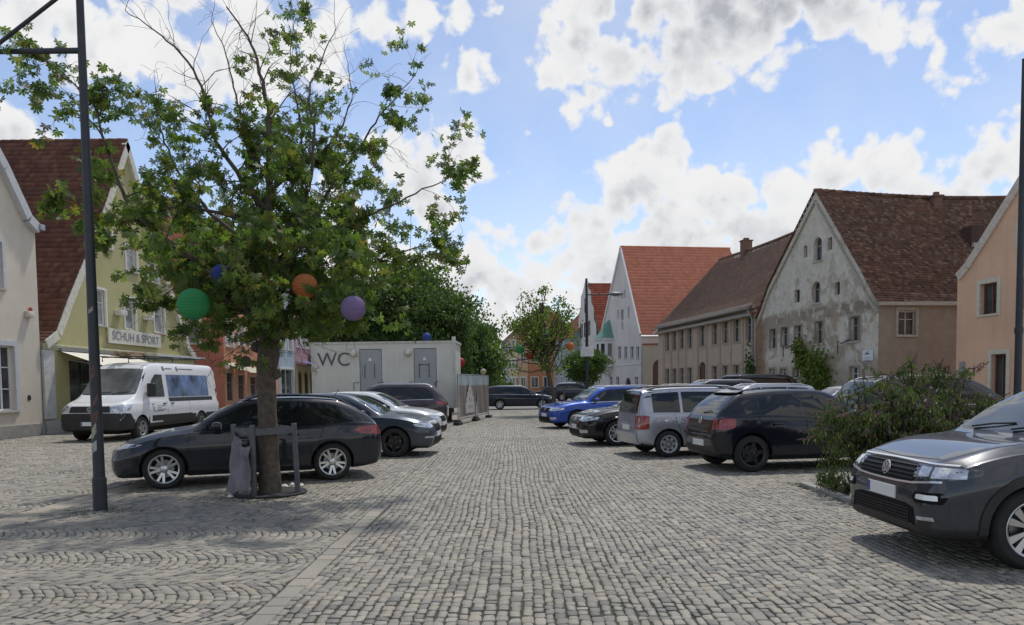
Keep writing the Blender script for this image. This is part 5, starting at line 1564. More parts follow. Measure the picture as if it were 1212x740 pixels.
def hatch(L, W, H, wb, fo, R_, paint_, *, hood=(.78, .98), cowl=1.05, roof0=1.85, roof1=None, tailz=1.0, tails=.12, belt=(.86, .98), nose=.60, glass_segs=None, tail_bot=.30, low=.20, rear_upright=.35, boot=None, **kw):
    """a passenger car's profile from a handful of heights"""
    roof1 = roof1 if roof1 is not None else L - rear_upright - .45
    top = [(0, nose), (.015, nose + .05), (.06, hood[0] - .10), (.16, hood[0] - .02), (.30, hood[0] + .03), (cowl * .65, (hood[0] + hood[1]) / 2 + .045), (cowl, hood[1]), (cowl + .06, hood[1] + .02), ((cowl + roof0) / 2, hood[1] + (H - .05 - hood[1]) * .58), (roof0, H - .045), (roof0 + .25, H - .008), ((roof0 + roof1) / 2, H), (roof1, H - .05)]
    if boot:      # notchback
        bs, bz = boot
        top += [((roof1 + bs) / 2, (H - .05 + bz) / 2 + .06), (bs, bz + .01), (L - .12, bz - .03), (L - .03, bz - .12), (L, bz - .3)]
    else:
        g = L - tails
        top += [(roof1 + .06, H - .068), ((roof1 + g) / 2 + .04, (H - .06 + tailz) / 2 + .03), (g, tailz), (L - .04, tailz - .14), (L - .005, tailz - .32), (L, tailz - .36)]
    sp = dict(L=L, W=W, H=H, wb=wb, fo=fo, R=R_, Rarch=R_ + .045, paint=paint_, top=top,
              belt=[(0, nose - .06), (.1, hood[0] - .14), (cowl, belt[0]), (roof0 + .4, (belt[0] + belt[1]) / 2 - .005), (L - .35, belt[1]), (L - .08, min(belt[1], tailz - .06)), (L, tailz - .40)],
              low=[(0, .36), (.03, .27), (.14, low), (fo, low), (fo + wb, low), (L - .12, low + .06), (L - .03, tail_bot + .06), (L, tail_bot + .16)],
              plan=[(0, W * .30), (.015, W * .345), (.06, W * .40), (.16, W * .45), (.36, W * .488), (fo + .2, W * .5), (L - .9, W * .5), (L - .4, W * .487), (L - .16, W * .455), (L - .05, W * .41), (L - .01, W * .37), (L, W * .34)],
              rw=[(0, W * .24), (.1, W * .34), (.5, W * .40), (cowl, W * .405), (roof0, W * .345), ((roof0 + roof1) / 2, W * .355), (roof1, W * .335), (L - .2, W * .38), (L, W * .28)],
              glass_segs=glass_segs, ws=(0, 0), ws4=(hood[1] + .05, H - .10, W * .375, W * .31), rw4=(tailz + .03, H - .11, W * .36, W * .305),
              doors=[(fo + .36, .02), (fo + .36 + 1.05, .05), (fo + wb - .30, .18)], handles=[fo + 1.18, fo + 2.0], mirror=(cowl + .42, belt[0] + .06), hood=(.22, cowl - .02, W * .41))
    sp.update(kw)
    return sp
# ------------------------------------------------------------------ the cars of the square
def loc_of(root, s_, y, world, heading):
    """put the car so that its point (s back from the front, y to its left) stands at a ground point"""
    c, q = math.cos(heading), math.sin(heading)
    lx, ly = -s_, y
    root.location = (world[0] - (lx * c - ly * q), world[1] - (lx * q + ly * c), 0.0)
    root.rotation_euler = (0, 0, heading)
def by_wheels(root, sp, side, pf, pr):
    d = pf - pr; hd = math.atan2(d.y, d.x)
    mid = (pf + pr) / 2
    loc_of(root, sp['fo'] + sp['wb'] / 2, side * (sp['W'] / 2 - .1), mid, hd)
def repaint(root, mat):
    for o in root.children:
        if o.type == 'MESH' and o.name.split('.')[0] in ('body', 'mirror', 'door_handle'):
            o.material_slots[0].link = 'OBJECT'; o.material_slots[0].material = mat
PT = dict(
    grey=paint('paint_slate_grey', (.040, .044, .054), .3), audi=paint('paint_dark_grey', (.016, .019, .026), .2), seat=paint('paint_steel_grey', (.055, .066, .085), .4),
    black=paint('paint_black_blue', (.006, .008, .016), .2), jet=paint('paint_jet', (.008, .008, .010), .2), silver=paint('paint_silver', (.36, .38, .43), .6, .34), white=paint('paint_white', (.62, .63, .64), .0, .35),
    blue=paint('paint_royal_blue', (.012, .06, .33), .35), plum=paint('paint_plum_grey', (.060, .046, .056), .35), navy=paint('paint_navy', (.012, .016, .035), .35), anth=paint('paint_anthracite', (.022, .021, .022), .2),
    vanw=paint('paint_van_white', (.66, .67, .68), .0, .4))

# ---- compact crossover, front corner right beside the camera
def troc_front(root, cs):
    # slats in the radiator grille
    for z in (.735, .77, .805, .84):
        hwid = .50 - (z - .735) * .1
        pts = [Vector((0, y, z)) for y in np.linspace(-hwid, hwid, 9)]
        cs.strip(pts, .010, FRONT, .012).build('grille_slat', M_PLAS, root)
    b = MB()
    cs.strip([Vector((0, y, z)) for y, z in [(-.80, .735), (-.62, .715), (-.5, .70), (-.25, .69), (0, .688), (.25, .69), (.5, .70), (.62, .715), (.80, .735)]], .016, FRONT, .010, mb=b); b.build('chrome_strip', M_CHROME, root); b = MB()
    cs.strip([Vector((0, y, z)) for y, z in [(-.8, .868), (-.5, .872), (0, .876), (.5, .872), (.8, .868)]], .012, FRONT, .009, mb=b)
    b.build('chrome_strip', M_CHROME, root)
    for sg in (1, -1):       # lamp units inside the headlight and the daytime light
        d = Vector((-1, -.55 * sg, 0))
        for (a, c, xa, xc) in ((.56, .67, -.05, -.09), (.69, .86, -.10, -.30)):
            pts = [(xa, sg * a, .757), (xc, sg * c, .768), (xc, sg * c, .842), (xa, sg * a, .845)]
            cs.panel([Vector(p) for p in pts], d, .010, .05).build('headlight_unit', M_HEAD, root)
        d2 = Vector((-1, -.45 * sg, 0))
        pts = [(-.03, sg * .60, .575), (-.09, sg * .80, .575), (-.09, sg * .80, .622), (-.03, sg * .60, .615)]
        cs.panel(smooth_shape(pts, 1), d2, .014, .05).build('daytime_light', plain('drl_white', (.78, .80, .80), .15, coat=1.), root)
        pts = [(-.03, sg * .62, .40), (-.09, sg * .77, .405), (-.09, sg * .76, .435), (-.03, sg * .62, .43)]
        cs.panel(pts and [Vector(p) for p in pts], d2, .010, .05).build('fog_light', M_HEAD, root)
    b = MB()
    for z in np.arange(.36, .50, .028):
        cs.strip([Vector((0, y, z)) for y in np.linspace(-.5, .5, 9)], .008, FRONT, .010, mb=b)
    for y in np.arange(-.5, .51, .045):
        cs.strip([Vector((0, y, .35)), Vector((0, y, .50))], .007, FRONT, .009, mb=b)
    b.build('bumper_mesh', M_PLAS, root)['kind'] = 'stuff'
sp = hatch(4.23, 1.82, 1.56, 2.59, .84, .345, PT['grey'], hood=(.905, 1.075), cowl=1.02, roof0=1.78, tailz=1.10, belt=(.995, 1.06), nose=.64, glass_segs=[(1.22, 2.18), (2.22, 3.1), (3.14, 3.62)], low=.23,
           clad=.10, archclad=0, arch_ring=True, rim_style='blade', rimR=.245, tw=.225, rails=(1.9, 3.7), crease=.016, handle_mat=PT['grey'], wsglass=M_CGL, chrome_belt=False)
sp['low'][0] = (0, .34); sp['plan'][0] = (0, .66); sp['plan'][1] = (.015, .70); sp['plan'][2] = (.06, .775); sp['plan'][3] = (.16, .835); sp['plan'][4] = (.36, .895)
fd = Vector((-1, -.5, 0))
sp['plates'] = both('headlight', [(-.02, .50, .745), (-.10, .70, .735), (-.26, .83, .755), (-.40, .89, .80), (-.40, .89, .845), (-.25, .83, .862), (-.10, .70, .862), (-.02, .50, .855)], fd, M_HEADD, .006) \
    + [('grille', [(0, -.52, .735), (0, -.45, .70), (0, 0, .695), (0, .45, .70), (0, .52, .735), (0, .52, .855), (0, 0, .868), (0, -.52, .855)], FRONT, M_GRILLE, .004),
       ('lower_grille', [(0, -.60, .345), (0, .60, .345), (0, .56, .49), (0, .42, .515), (0, -.42, .515), (0, -.56, .49)], FRONT, M_GRILLE, .005)] \
    + both('lamp_housing', [(-.02, .57, .545), (-.11, .82, .55), (-.12, .85, .60), (-.10, .82, .645), (-.02, .57, .635), (-.02, .54, .59)], Vector((-1, -.45, 0)), M_GRILLE, .006)
sp['numberplates'] = [('number_plate', .585, FRONT), ('number_plate', .62, REAR)]
sp['extra'] = [troc_front, badge(.785, FRONT, .068)]
SP_TROC = sp
car = build_car('parked_car', sp)
loc_of(car, sp['fo'], .91, G(1226, 677), R(180))
tag(car, 'slate grey compact crossover with chrome grille beside the planted bed', 'car')

# ---- dark grey hatchback side-on behind the tree
def audi_extra(root, cs):
    for sg in (1, -1):
        b = MB(); cs.strip([Vector((-q, 0, z)) for q, z in ((.98, .70), (1.8, .715), (2.8, .735), (3.55, .75))], .012, SIDE[sg], .006, mb=b); b.build('crease_line', PT['audi'], root)
sp = hatch(4.31, 1.785, 1.44, 2.63, .79, .318, PT['audi'], hood=(.74, .955), cowl=1.18, roof0=2.02, roof1=3.55, tailz=.98, belt=(.88, .965), nose=.55, glass_segs=[(1.45, 2.36), (2.40, 3.22), (3.26, 3.78)], low=.185,
           rim_style='twin', rimR=.232, tw=.21, rails=(2.0, 3.75), crease=.014, antenna=3.55, rail_mat=M_GLOSSB)
sp['plates'] = both('headlight', [(-.03, .44, .64), (-.14, .66, .63), (-.42, .86, .69), (-.48, .87, .72), (-.2, .74, .735), (-.03, .44, .70)], Vector((-1, -.75, 0)), M_HEAD) \
    + [('grille', [(0, -.42, .66), (0, -.30, .40), (0, .30, .40), (0, .42, .66)], FRONT, M_GLOSSB, .005)] \
    + both('tail_light', [(-4.28, .50, .77), (-4.18, .72, .76), (-3.90, .87, .79), (-3.80, .88, .85), (-3.88, .87, .90), (-4.05, .84, .925), (-4.22, .72, .92), (-4.28, .5, .91)], Vector((1, -.75, 0)), M_TAIL) \
    + both('air_intake', [(-.02, .52, .33), (-.12, .72, .32), (-.12, .73, .50), (-.02, .56, .46)], Vector((-1, -.6, 0)), M_GLOSSB)
sp['numberplates'] = [('number_plate', .50, FRONT), ('number_plate', .72, REAR)]
sp['extra'] = [audi_extra]
SP_AUDI = sp
car = build_car('parked_car', sp)
by_wheels(car, sp, 1, G(195, 578.5), G(394, 568))
tag(car, 'dark grey hatchback with twin spoke alloys standing behind the propped tree', 'car')

# ---- steel grey and white hatchbacks facing the lane
sp = hatch(4.28, 1.80, 1.45, 2.64, .86, .33, PT['seat'], hood=(.80, .97), cowl=1.14, roof0=1.98, roof1=3.5, tailz=1.0, belt=(.89, .98), nose=.58, glass_segs=[(1.42, 2.34), (2.38, 3.2), (3.24, 3.7)], low=.19,
           rim_style='wide', rimR=.235, rim_mat=M_DALLOY, tw=.22, crease=.02)
sp['plates'] = both('headlight', [(-.03, .46, .66), (-.14, .68, .64), (-.40, .87, .69), (-.44, .88, .74), (-.2, .76, .765), (-.03, .46, .73)], Vector((-1, -.75, 0)), M_HEAD) \
    + [('grille', [(0, -.40, .70), (0, -.32, .54), (0, .32, .54), (0, .40, .70)], FRONT, M_GRILLE, .005), ('lower_grille', [(0, -.6, .30), (0, .6, .30), (0, .5, .44), (0, -.5, .44)], FRONT, M_GRILLE, .005)] \
    + both('fog_light', [(-.05, .58, .42), (-.18, .82, .42), (-.18, .82, .46), (-.05, .58, .46)], Vector((-1, -.6, 0)), M_HEAD) \
    + both('tail_light', [(-4.25, .50, .80), (-3.95, .86, .82), (-3.93, .86, .90), (-4.2, .72, .91), (-4.25, .5, .90)], Vector((1, -.75, 0)), M_TAIL)
sp['numberplates'] = [('number_plate', .48, FRONT), ('number_plate', .70, REAR)]
SP_LEON = sp
leon = build_car('parked_car', sp)
loc_of(leon, sp['fo'], -.88, G(467, 541.5), R(-3))
tag(leon, 'steel grey hatchback with black wheels parked between dark grey and white hatchbacks', 'car')
car = copy_tree(leon); repaint(car, PT['white'])
loc_of(car, SP_LEON['fo'], -.88, G(484, 523), R(-5))
tag(car, 'white hatchback parked in front of the toilet container, nose to the lane', 'car')

# ---- plum grey SUV
def suv_spec(pt):
    sp = hatch(4.62, 1.86, 1.66, 2.75, .92, .355, pt, hood=(.93, 1.10), cowl=1.15, roof0=1.98, roof1=4.0, tailz=1.08, belt=(1.02, 1.09), nose=.66, glass_segs=[(1.44, 2.42), (2.46, 3.36), (3.40, 4.12)], low=.24,
               clad=.08, archclad=0, arch_ring=True, rim_style='twin', rimR=.245, tw=.23, rails=(1.95, 4.1), chrome_belt=True)
    sp['plates'] = both('headlight', [(-.03, .46, .76), (-.14, .70, .75), (-.40, .88, .80), (-.42, .89, .86), (-.2, .78, .88), (-.03, .46, .86)], Vector((-1, -.75, 0)), M_HEAD) \
        + [('grille', [(0, -.46, .86), (0, -.40, .62), (0, .40, .62), (0, .46, .86)], FRONT, M_GRILLE, .005)] \
        + both('tail_light', [(-4.59, .50, .90), (-4.27, .89, .90), (-4.24, .89, 1.02), (-4.5, .76, 1.04), (-4.59, .5, 1.0)], Vector((1, -.75, 0)), M_TAIL)
    sp['numberplates'] = [('number_plate', .52, FRONT), ('number_plate', .78, REAR)]
    return sp
SP_SUV = suv_spec(PT['plum'])
suv = build_car('parked_car', SP_SUV)
loc_of(suv, 4.5, .85, (-2.45, 27.6), R(182))
tag(suv, 'plum grey estate SUV with tail lights to the lane, closest to the toilet container', 'car')

# ---- white panel van by the shoe shop
def van_extra(root, cs):
    L = 5.99
    # open cab door window, second side glass and printed rear glass
    for sg in (1, -1):
        bb = MB(); cs.panel([Vector(p) for p in ((-1.46, 0, 1.26), (-2.38, 0, 1.26), (-2.38, 0, 1.95), (-2.0, 0, 1.95), (-1.78, 0, 1.78))], SIDE[sg], .006, .1, mb=bb); bb.build('window', M_CGL, root)
        bb = MB(); cs.panel([Vector(p) for p in ((-2.62, 0, 1.25), (-5.3, 0, 1.25), (-5.3, 0, 1.95), (-2.62, 0, 1.95))], SIDE[sg], .006, .12, mb=bb); bb.build('window', plain('window_print', (.10, .16, .30), .15, var=.8, scale=1.6, coat=1.), root)
        bb = MB(); cs.panel([Vector(p) for p in ((-2.60, 0, 1.10), (-5.5, 0, 1.10), (-5.5, 0, 1.22), (-2.60, 0, 1.22))], SIDE[sg], .006, .15, mb=bb); bb.build('side_rail', M_PLAS, root)
        bb = MB(); cs.panel([Vector(p) for p in ((-1.55, 0, .52), (-4.0, 0, .52), (-4.0, 0, .70), (-1.55, 0, .70))], SIDE[sg], .008, .15, mb=bb); bb.build('side_moulding', M_PLAS, root)
        bb = MB(); cs.panel([Vector(p) for p in ((-4.95, 0, .50), (-5.85, 0, .50), (-5.85, 0, .68), (-4.95, 0, .68))], SIDE[sg], .008, .15, mb=bb); bb.build('side_moulding', M_PLAS, root)
    # lettering on the cab door: a swash emblem with three lines of script, and small marks over the windows
    b = MB(); s1 = SIDE[1]
    sw = [(-1.70, 0, 1.02), (-1.62, 0, 1.06), (-1.56, 0, 1.02), (-1.60, 0, .96), (-1.68, 0, .93), (-1.60, 0, .90), (-1.66, 0, .84), (-1.80, 0, .82), (-1.98, 0, .83), (-2.2, 0, .84)]
    cs.strip([Vector(p) for p in sw], .018, s1, .004, mb=b)
    for (x0, x1, z) in ((1.86, 2.34, .985), (1.86, 2.10, .925), (1.86, 2.36, .865)):
        x = x0; k = 0
        while x < x1:
            wv = .05 + .03 * ((k * 7) % 3); cs.strip([Vector((-x, 0, z + .012 * ((k % 3) - 1))), Vector((-(x + wv * .8), 0, z - .008 * ((k % 2) * 2 - 1)))], .014, s1, .004, mb=b); x += wv; k += 1
    for (x0, x1) in ((2.62, 3.05), (3.45, 4.4)):
        cs.panel([Vector((-x0 + .16, 0, 2.10)), Vector((-x0 + .04, 0, 2.06)), Vector((-x0 + .05, 0, 2.22)), Vector((-x0 + .14, 0, 2.20))], s1, .004, .08, mb=b)
        cs.strip([Vector((-x0, 0, 2.14)), Vector((-x1, 0, 2.14))], .035, s1, .004, mb=b)
    b.build('lettering', plain('van_lettering', (.10, .10, .12), .5), root)
    # roof load: rack, ladder and timber
    b = MB()
    for s_ in (1.9, 3.3, 4.8):
        b.tube([(-s_, -.75, 2.36), (-s_, -.75, 2.50), (-s_, .75, 2.50), (-s_, .75, 2.36)], .022, 6)
    for y in (-.7, .7): b.tube([(-1.75, y, 2.52), (-5.4, y, 2.52)], .022, 6)
    b.tube([(-1.7, .75, 2.44), (-1.6, .75, 2.56), (-1.7, .75, 2.62)], .02, 6)
    rk = b.build('roof_rack', M_PLAS, root)
    b = MB()
    for y in (.28, .62): b.tube([(-2.6, y, 2.57), (-5.8, y, 2.57)], .03, 6)
    for k in range(11): b.tube([(-2.75 - .29 * k, .28, 2.57), (-2.75 - .29 * k, .62, 2.57)], .016, 6)
    b.build('ladder', M_ALLOY, rk)
    for i, (y, z) in enumerate(((-.3, 2.56), (-.12, 2.56), (.06, 2.56), (-.2, 2.63), (0, 2.63))): b = MB(); b.box((-3.0 - .1 * (i % 2), y - .07, z - .025), (-1.75 - .13 * (i % 3), y + .07, z + .035)); b.build('plank', plain('timber', (.30, .21, .13), .8, var=.3), rk)
    for sg in (1, -1):
        bb = MB(); p, n = cs.hit(Vector((-1.55, 0, 1.45)), SIDE[sg]); y0 = p.y
        bb.bbox((-1.55, min(y0 + sg * .03, y0 + sg * .25), 1.28), (-1.37, max(y0 + sg * .03, y0 + sg * .25), 1.68), .04); bb.build('mirror', M_PLAS, root)
L = 5.99
sp = dict(L=L, W=2.04, H=2.36, wb=3.64, fo=1.0, R=.345, Rarch=.40, paint=PT['vanw'], kf=.8,
          top=[(0, .72), (.02, .86), (.10, 1.04), (.30, 1.13), (.75, 1.26), (.95, 1.38), (1.35, 1.86), (1.72, 2.24), (2.1, 2.335), (3.2, 2.36), (L - .25, 2.34), (L - .06, 2.28), (L, 2.15)],
          belt=[(0, .66), (.3, 1.02), (.95, 1.12), (1.5, 1.15), (L - .1, 1.15), (L, 1.15)],
          low=[(0, .36), (.05, .30), (1.0, .33), (4.6, .36), (L - .1, .38), (L, .42)],
          plan=[(0, .70), (.03, .80), (.12, .92), (.35, .985), (.8, 1.01), (L - .2, 1.01), (L, .97)],
          rw=[(0, .55), (.3, .78), (.95, .86), (1.7, .80), (2.2, .82), (L - .2, .84), (L, .82)],
          glass_segs=[], ws=(0, 0), ws4=(1.37, 2.10, .84, .74), rw4=(1.2, 1.9, .75, .72), doors=[(1.40, .02), (2.46, .0), (3.85, .0)], handles=[2.28, 2.75], hz=.10, mirror=None, hood=(.32, .86, .78),
          clad=.20, archclad=0, rim_style='cover', rimR=.22, tw=.22, rim_mat=plain('steel_rim', (.35, .35, .35), .4, .6), handle_mat=M_PLAS, wsglass=glassy('van_windscreen', (.10, .11, .11), .03, .8))
sp['plates'] = both('headlight', [(-.06, .58, .88), (-.16, .80, .84), (-.42, .98, .90), (-.55, 1.0, 1.06), (-.3, .9, 1.08), (-.08, .6, 1.0)], Vector((-1, -.65, 0)), M_HEAD) \
    + [('grille', [(0, -.62, .84), (0, .62, .84), (0, .58, 1.02), (0, -.58, 1.02)], FRONT, M_PLAS, .005), ('bumper', [(0, -.98, .36), (0, .98, .36), (0, .98, .80), (0, .62, .82), (0, -.62, .82), (0, -.98, .80)], FRONT, M_PLAS, .008)] \
    + both('bumper_corner', [(-.1, 1, .36), (-.58, 1, .36), (-.58, 1, .60), (-.42, 1, .80), (-.1, 1, .82)], Vector((0, -1, 0)), M_PLAS, .008) + both('tail_light', [(-L + .1, .98, .95), (-L + .01, .9, .95), (-L + .01, .9, 1.5), (-L + .1, .98, 1.5)], Vector((1, -1, 0)), M_TAIL)
sp['numberplates'] = [('number_plate', .52, FRONT)]
sp['extra'] = [van_extra, badge(.93, FRONT, .08)]
van = build_car('delivery_van', sp)
by_wheels(van, sp, 1, G(163, 520.5), G(163, 520.5) + Vector((.30, 3.63, 0)))
van.scale = (1.06, 1.06, 1.06)
tag(van, 'white tradesman panel van with timber and ladder on its roof rack', 'van')

# ---- silver boxy hatchback
sp = hatch(3.80, 1.67, 1.50, 2.39, .70, .285, PT['silver'], hood=(.80, .98), cowl=.92, roof0=1.62, roof1=3.55, tailz=.92, tails=.05, belt=(.90, .93), nose=.56, glass_segs=[(1.10, 1.96), (2.0, 2.76), (2.82, 3.42)], low=.20,
           rim_style='cover', rimR=.19, tw=.175, rails=(1.7, 3.5), rail_mat=M_PLAS, crease=.004, cpillar=.10, surround=PT['silver'], spokes=7, rim_mat=plain('wheel_cover', (.42, .43, .45), .35, .5))
sp['rw4'] = (.96, 1.40, .66, .60)
sp['rw'] = [(0, .4), (.1, .55), (.5, .66), (.92, .68), (1.62, .60), (2.6, .61), (3.5, .60), (3.70, .64), (3.8, .60)]
sp['plan'] = [(0, .50), (.015, .58), (.06, .67), (.16, .75), (.36, .81), (.9, .835), (2.9, .835), (3.4, .82), (3.64, .785), (3.75, .74), (3.79, .70), (3.80, .66)]
def demio_extra(root, cs):
    for sg in (1, -1):
        b = MB(); cs.strip([Vector((-q, 0, .56)) for q in (1.05, 2.0, 2.75)], .07, SIDE[sg], .012, mb=b); b.build('rub_strip', M_PLAS, root)
    b = MB(); cs.panel([Vector((0, y, z)) for y, z in ((-.72, .30), (.72, .30), (.72, .53), (-.72, .53))], REAR, .035, .1, mb=b); b.build('bumper', PT['silver'], root)
    b = MB(); p, n = cs.hit(Vector((0, 0, 1.0)), REAR); b.tube([p + n * .01, p + n * .02 + Vector((0, .3, .06))], .008, 5); b.build('rear_wiper', M_RUBBER, root)
sp['plates'] = both('tail_light', [(-3.78, .62, .60), (-3.60, .80, .60), (-3.52, .81, .62), (-3.52, .81, .88), (-3.62, .80, .90), (-3.78, .62, .90)], Vector((1, -.8, 0)), M_TAIL) + both('headlight', [(-.03, .42, .62), (-.3, .78, .62), (-.3, .78, .76), (-.03, .42, .74)], Vector((-1, -.7, 0)), M_HEAD)
sp['numberplates'] = [('number_plate', .63, REAR)]
sp['extra'] = [demio_extra]
car = build_car('parked_car', sp)
loc_of(car, sp['fo'] + sp['wb'], -.80, G(791.5, 541.5), R(9))
tag(car, 'boxy silver hatchback with roof rails and plastic wheel covers, tail to the lane', 'car')

# ---- black hatchback beside the bed
sp = hatch(3.97, 1.69, 1.46, 2.47, .83, .325, PT['black'], hood=(.82, .98), cowl=1.0, roof0=1.78, roof1=3.38, tailz=1.0, tails=.10, belt=(.90, .985), nose=.58, glass_segs=[(1.26, 2.30), (2.34, 3.12), (3.15, 3.40)], low=.20,
           rim_style='wide', rimR=.23, rim_mat=M_DALLOY, tw=.21, crease=.012, cpillar=.34)
sp['rw4'] = (1.03, 1.36, .58, .52)
def polo_extra(root, cs):
    b = MB(); cs.panel([Vector((0, y, z)) for y, z in ((-.55, .27), (.55, .27), (.5, .36), (-.5, .36))], REAR, .006, .1, mb=b); b.build('rear_diffuser', M_PLAS, root)
    b = MB()
    pts = []
    for y in np.linspace(-.52, .52, 9):
        p, n = cs.hit(Vector((0, y, 1.385)), REAR); pts.append(p + Vector((-.06, 0, .02)))
    vs = []
    for p in pts: vs += [p, p + Vector((.12, 0, .035)), p + Vector((.12, 0, .0)), p + Vector((0, 0, -.02))]
    fs = []
    for k in range(8):
        for j in range(4): fs.append((k * 4 + j, k * 4 + (j + 1) % 4, k * 4 + 4 + (j + 1) % 4, k * 4 + 4 + j))
    b.add(vs, fs, 0, True); b.build('spoiler', PT['black'], root)
    b = MB(); p, n = cs.hit(Vector((0, 0, 1.03)), REAR); b.tube([p + n * .015, p + n * .02 + Vector((.02, -.32, .04))], .009, 5); b.build('rear_wiper', M_RUBBER, root)
    cs.strip([Vector((0, -.6, .60)), Vector((0, 0, .59)), Vector((0, .6, .60))], .008, REAR, .002).build('bumper_seam', M_SEAM, root)
sp['plates'] = both('tail_light', [(-3.93, .56, .76), (-3.76, .75, .75), (-3.62, .82, .79), (-3.61, .82, .92), (-3.66, .81, .955), (-3.84, .68, .955), (-3.93, .56, .92)], Vector((1, -.75, 0)), M_TAIL) \
    + both('headlight', [(-.03, .42, .64), (-.36, .82, .68), (-.36, .82, .77), (-.03, .42, .74)], Vector((-1, -.7, 0)), M_HEAD)
sp['numberplates'] = [('number_plate', .50, REAR)]
sp['extra'] = [polo_extra, badge(.90, REAR, .06)]
SP_POLO = sp
polo = build_car('parked_car', sp)
loc_of(polo, sp['fo'] + sp['wb'], -.80, G(890, 559), R(9))
tag(polo, 'black hatchback with round emblem and red tail light next to the shrub bed', 'car')

# ---- estate cars: black nose to the lane, blue one behind, dark one crossing far off
def wagon_spec(pt):
    sp = hatch(4.72, 1.82, 1.49, 2.71, .92, .325, pt, hood=(.80, .975), cowl=1.22, roof0=2.05, roof1=4.35, tailz=.98, tails=.10, belt=(.90, .97), nose=.58, glass_segs=[(1.50, 2.46), (2.50, 3.42), (3.46, 4.32)], low=.19,
               rim_style='twin', rimR=.225, tw=.21, rails=(2.0, 4.3), chrome_belt=True, cpillar=.22)
    sp['plates'] = both('headlight', [(-.03, .46, .64), (-.14, .68, .63), (-.42, .87, .68), (-.46, .88, .74), (-.2, .76, .76), (-.03, .46, .74)], Vector((-1, -.75, 0)), M_HEAD) \
        + [('grille', [(0, -.46, .74), (0, -.42, .60), (0, .42, .60), (0, .46, .74)], FRONT, M_GRILLE, .005), ('lower_grille', [(0, -.6, .29), (0, .6, .29), (0, .52, .42), (0, -.52, .42)], FRONT, M_GRILLE, .005)] \
        + both('fog_light', [(-.05, .56, .34), (-.18, .80, .34), (-.18, .80, .42), (-.05, .56, .42)], Vector((-1, -.6, 0)), M_HEAD) \
        + both('tail_light', [(-4.69, .55, .78), (-4.40, .87, .80), (-4.38, .87, .92), (-4.6, .78, .93), (-4.69, .55, .90)], Vector((1, -.75, 0)), M_TAIL)
    sp['numberplates'] = [('number_plate', .49, FRONT), ('number_plate', .72, REAR)]
    sp['extra'] = [badge(.68, FRONT, .06, False)]
    return sp
SP_WAG = wagon_spec(PT['jet'])
def chrome_slats(root, cs):
    for z in (.62, .655, .69, .725): cs.strip([Vector((0, y, z)) for y in np.linspace(-.42, .42, 7)], .009, FRONT, .011).build('chrome_strip', M_CHROME, root)
SP_WAG['extra'] = [chrome_slats, badge(.68, FRONT, .06, True)]
wag = build_car('parked_car', SP_WAG)
loc_of(wag, SP_WAG['fo'], .88, G(731, 528), R(189))
tag(wag, 'glossy black estate car with chrome grille, nose out beside the boxy silver one', 'car')
SP_OCT = wagon_spec(PT['blue'])
octa = build_car('parked_car', SP_OCT)
loc_of(octa, SP_OCT['fo'], .88, G(683, 507.5), R(198))
tag(octa, 'royal blue car parked nose towards the lane', 'car')
def clone(src, sp, s_, y, world, hd, pt, label, cat='car', group=None):
    c = copy_tree(src); repaint(c, pt); loc_of(c, s_, y, world, hd); tag(c, label, cat)
    if group: c['group'] = group
    elif 'group' in c: del c['group']
    return c
W_ = lambda px, py: G(px, py)
clone(octa, SP_OCT, SP_OCT['fo'] + SP_OCT['wb'] / 2, -.8, (G(641, 484.5) + G(593, 484.5)) / 2, R(1), PT['navy'], 'dark navy estate car crossing the far end of the lane beyond the guarded tree')
# ---- black minibus and the cars behind the right hand row
sp = dict(L=4.90, W=1.90, H=1.97, wb=3.0, fo=.95, R=.335, Rarch=.385, paint=PT['jet'],
          top=[(0, .62), (.02, .75), (.12, .92), (.3, 1.0), (.9, 1.18), (1.0, 1.22), (1.4, 1.58), (1.75, 1.86), (2.1, 1.94), (3.2, 1.97), (4.65, 1.94), (4.83, 1.86), (4.88, 1.2), (4.9, .7)],
          belt=[(0, .56), (.3, .9), (1.0, 1.08), (4.7, 1.10), (4.9, .65)], low=[(0, .36), (.05, .27), (4.7, .28), (4.9, .42)],
          plan=[(0, .62), (.03, .72), (.12, .83), (.35, .92), (.8, .95), (4.6, .95), (4.8, .91), (4.9, .8)], rw=[(0, .5), (.3, .7), (1.0, .80), (1.75, .74), (4.6, .76), (4.9, .7)],
          glass_segs=[(1.3, 2.35), (2.4, 3.5), (3.55, 4.55)], kf=.84, ws=(0, 0), ws4=(1.26, 1.82, .78, .68), rw4=(1.14, 1.80, .72, .68), doors=[(1.35, .02), (2.38, 0), (3.5, 0)], handles=[2.2, 2.6], hz=.12, mirror=(1.5, 1.15), hood=(.3, .85, .75),
          rim_style='twin', rimR=.22, tw=.21, mirror_mat=M_PLAS)
sp['plates'] = both('tail_light', [(-4.86, .80, .85), (-4.7, .93, .85), (-4.7, .93, 1.25), (-4.86, .80, 1.25)], Vector((1, -1, 0)), M_TAIL)
SP_T5 = sp
t5 = build_car('minibus', sp)
loc_of(t5, 4.9, 0, (10.7, 38.0), R(18))
tag(t5, 'black minibus parked in front of the derelict gabled house', 'van')
clone(polo, SP_POLO, 0, 0, (8.5, 20.6), R(186), PT['navy'], 'dark blue hatchback parked behind the shrub bed, windscreen to the lane')
clone(suv, SP_SUV, 1.15, -.7, (10.75, 16.6), R(3), PT['anth'], 'anthracite SUV behind the shrub bed in front of the salmon house')
clone(leon, SP_LEON, 2.1, 0, (11.6, 24.2), R(2), PT['white'], 'white hatchback half hidden by the shrub bed')
clone(suv, SP_SUV, 0, 0, (5.6, 30.5), R(190), PT['jet'], 'black SUV behind the boxy silver hatchback')
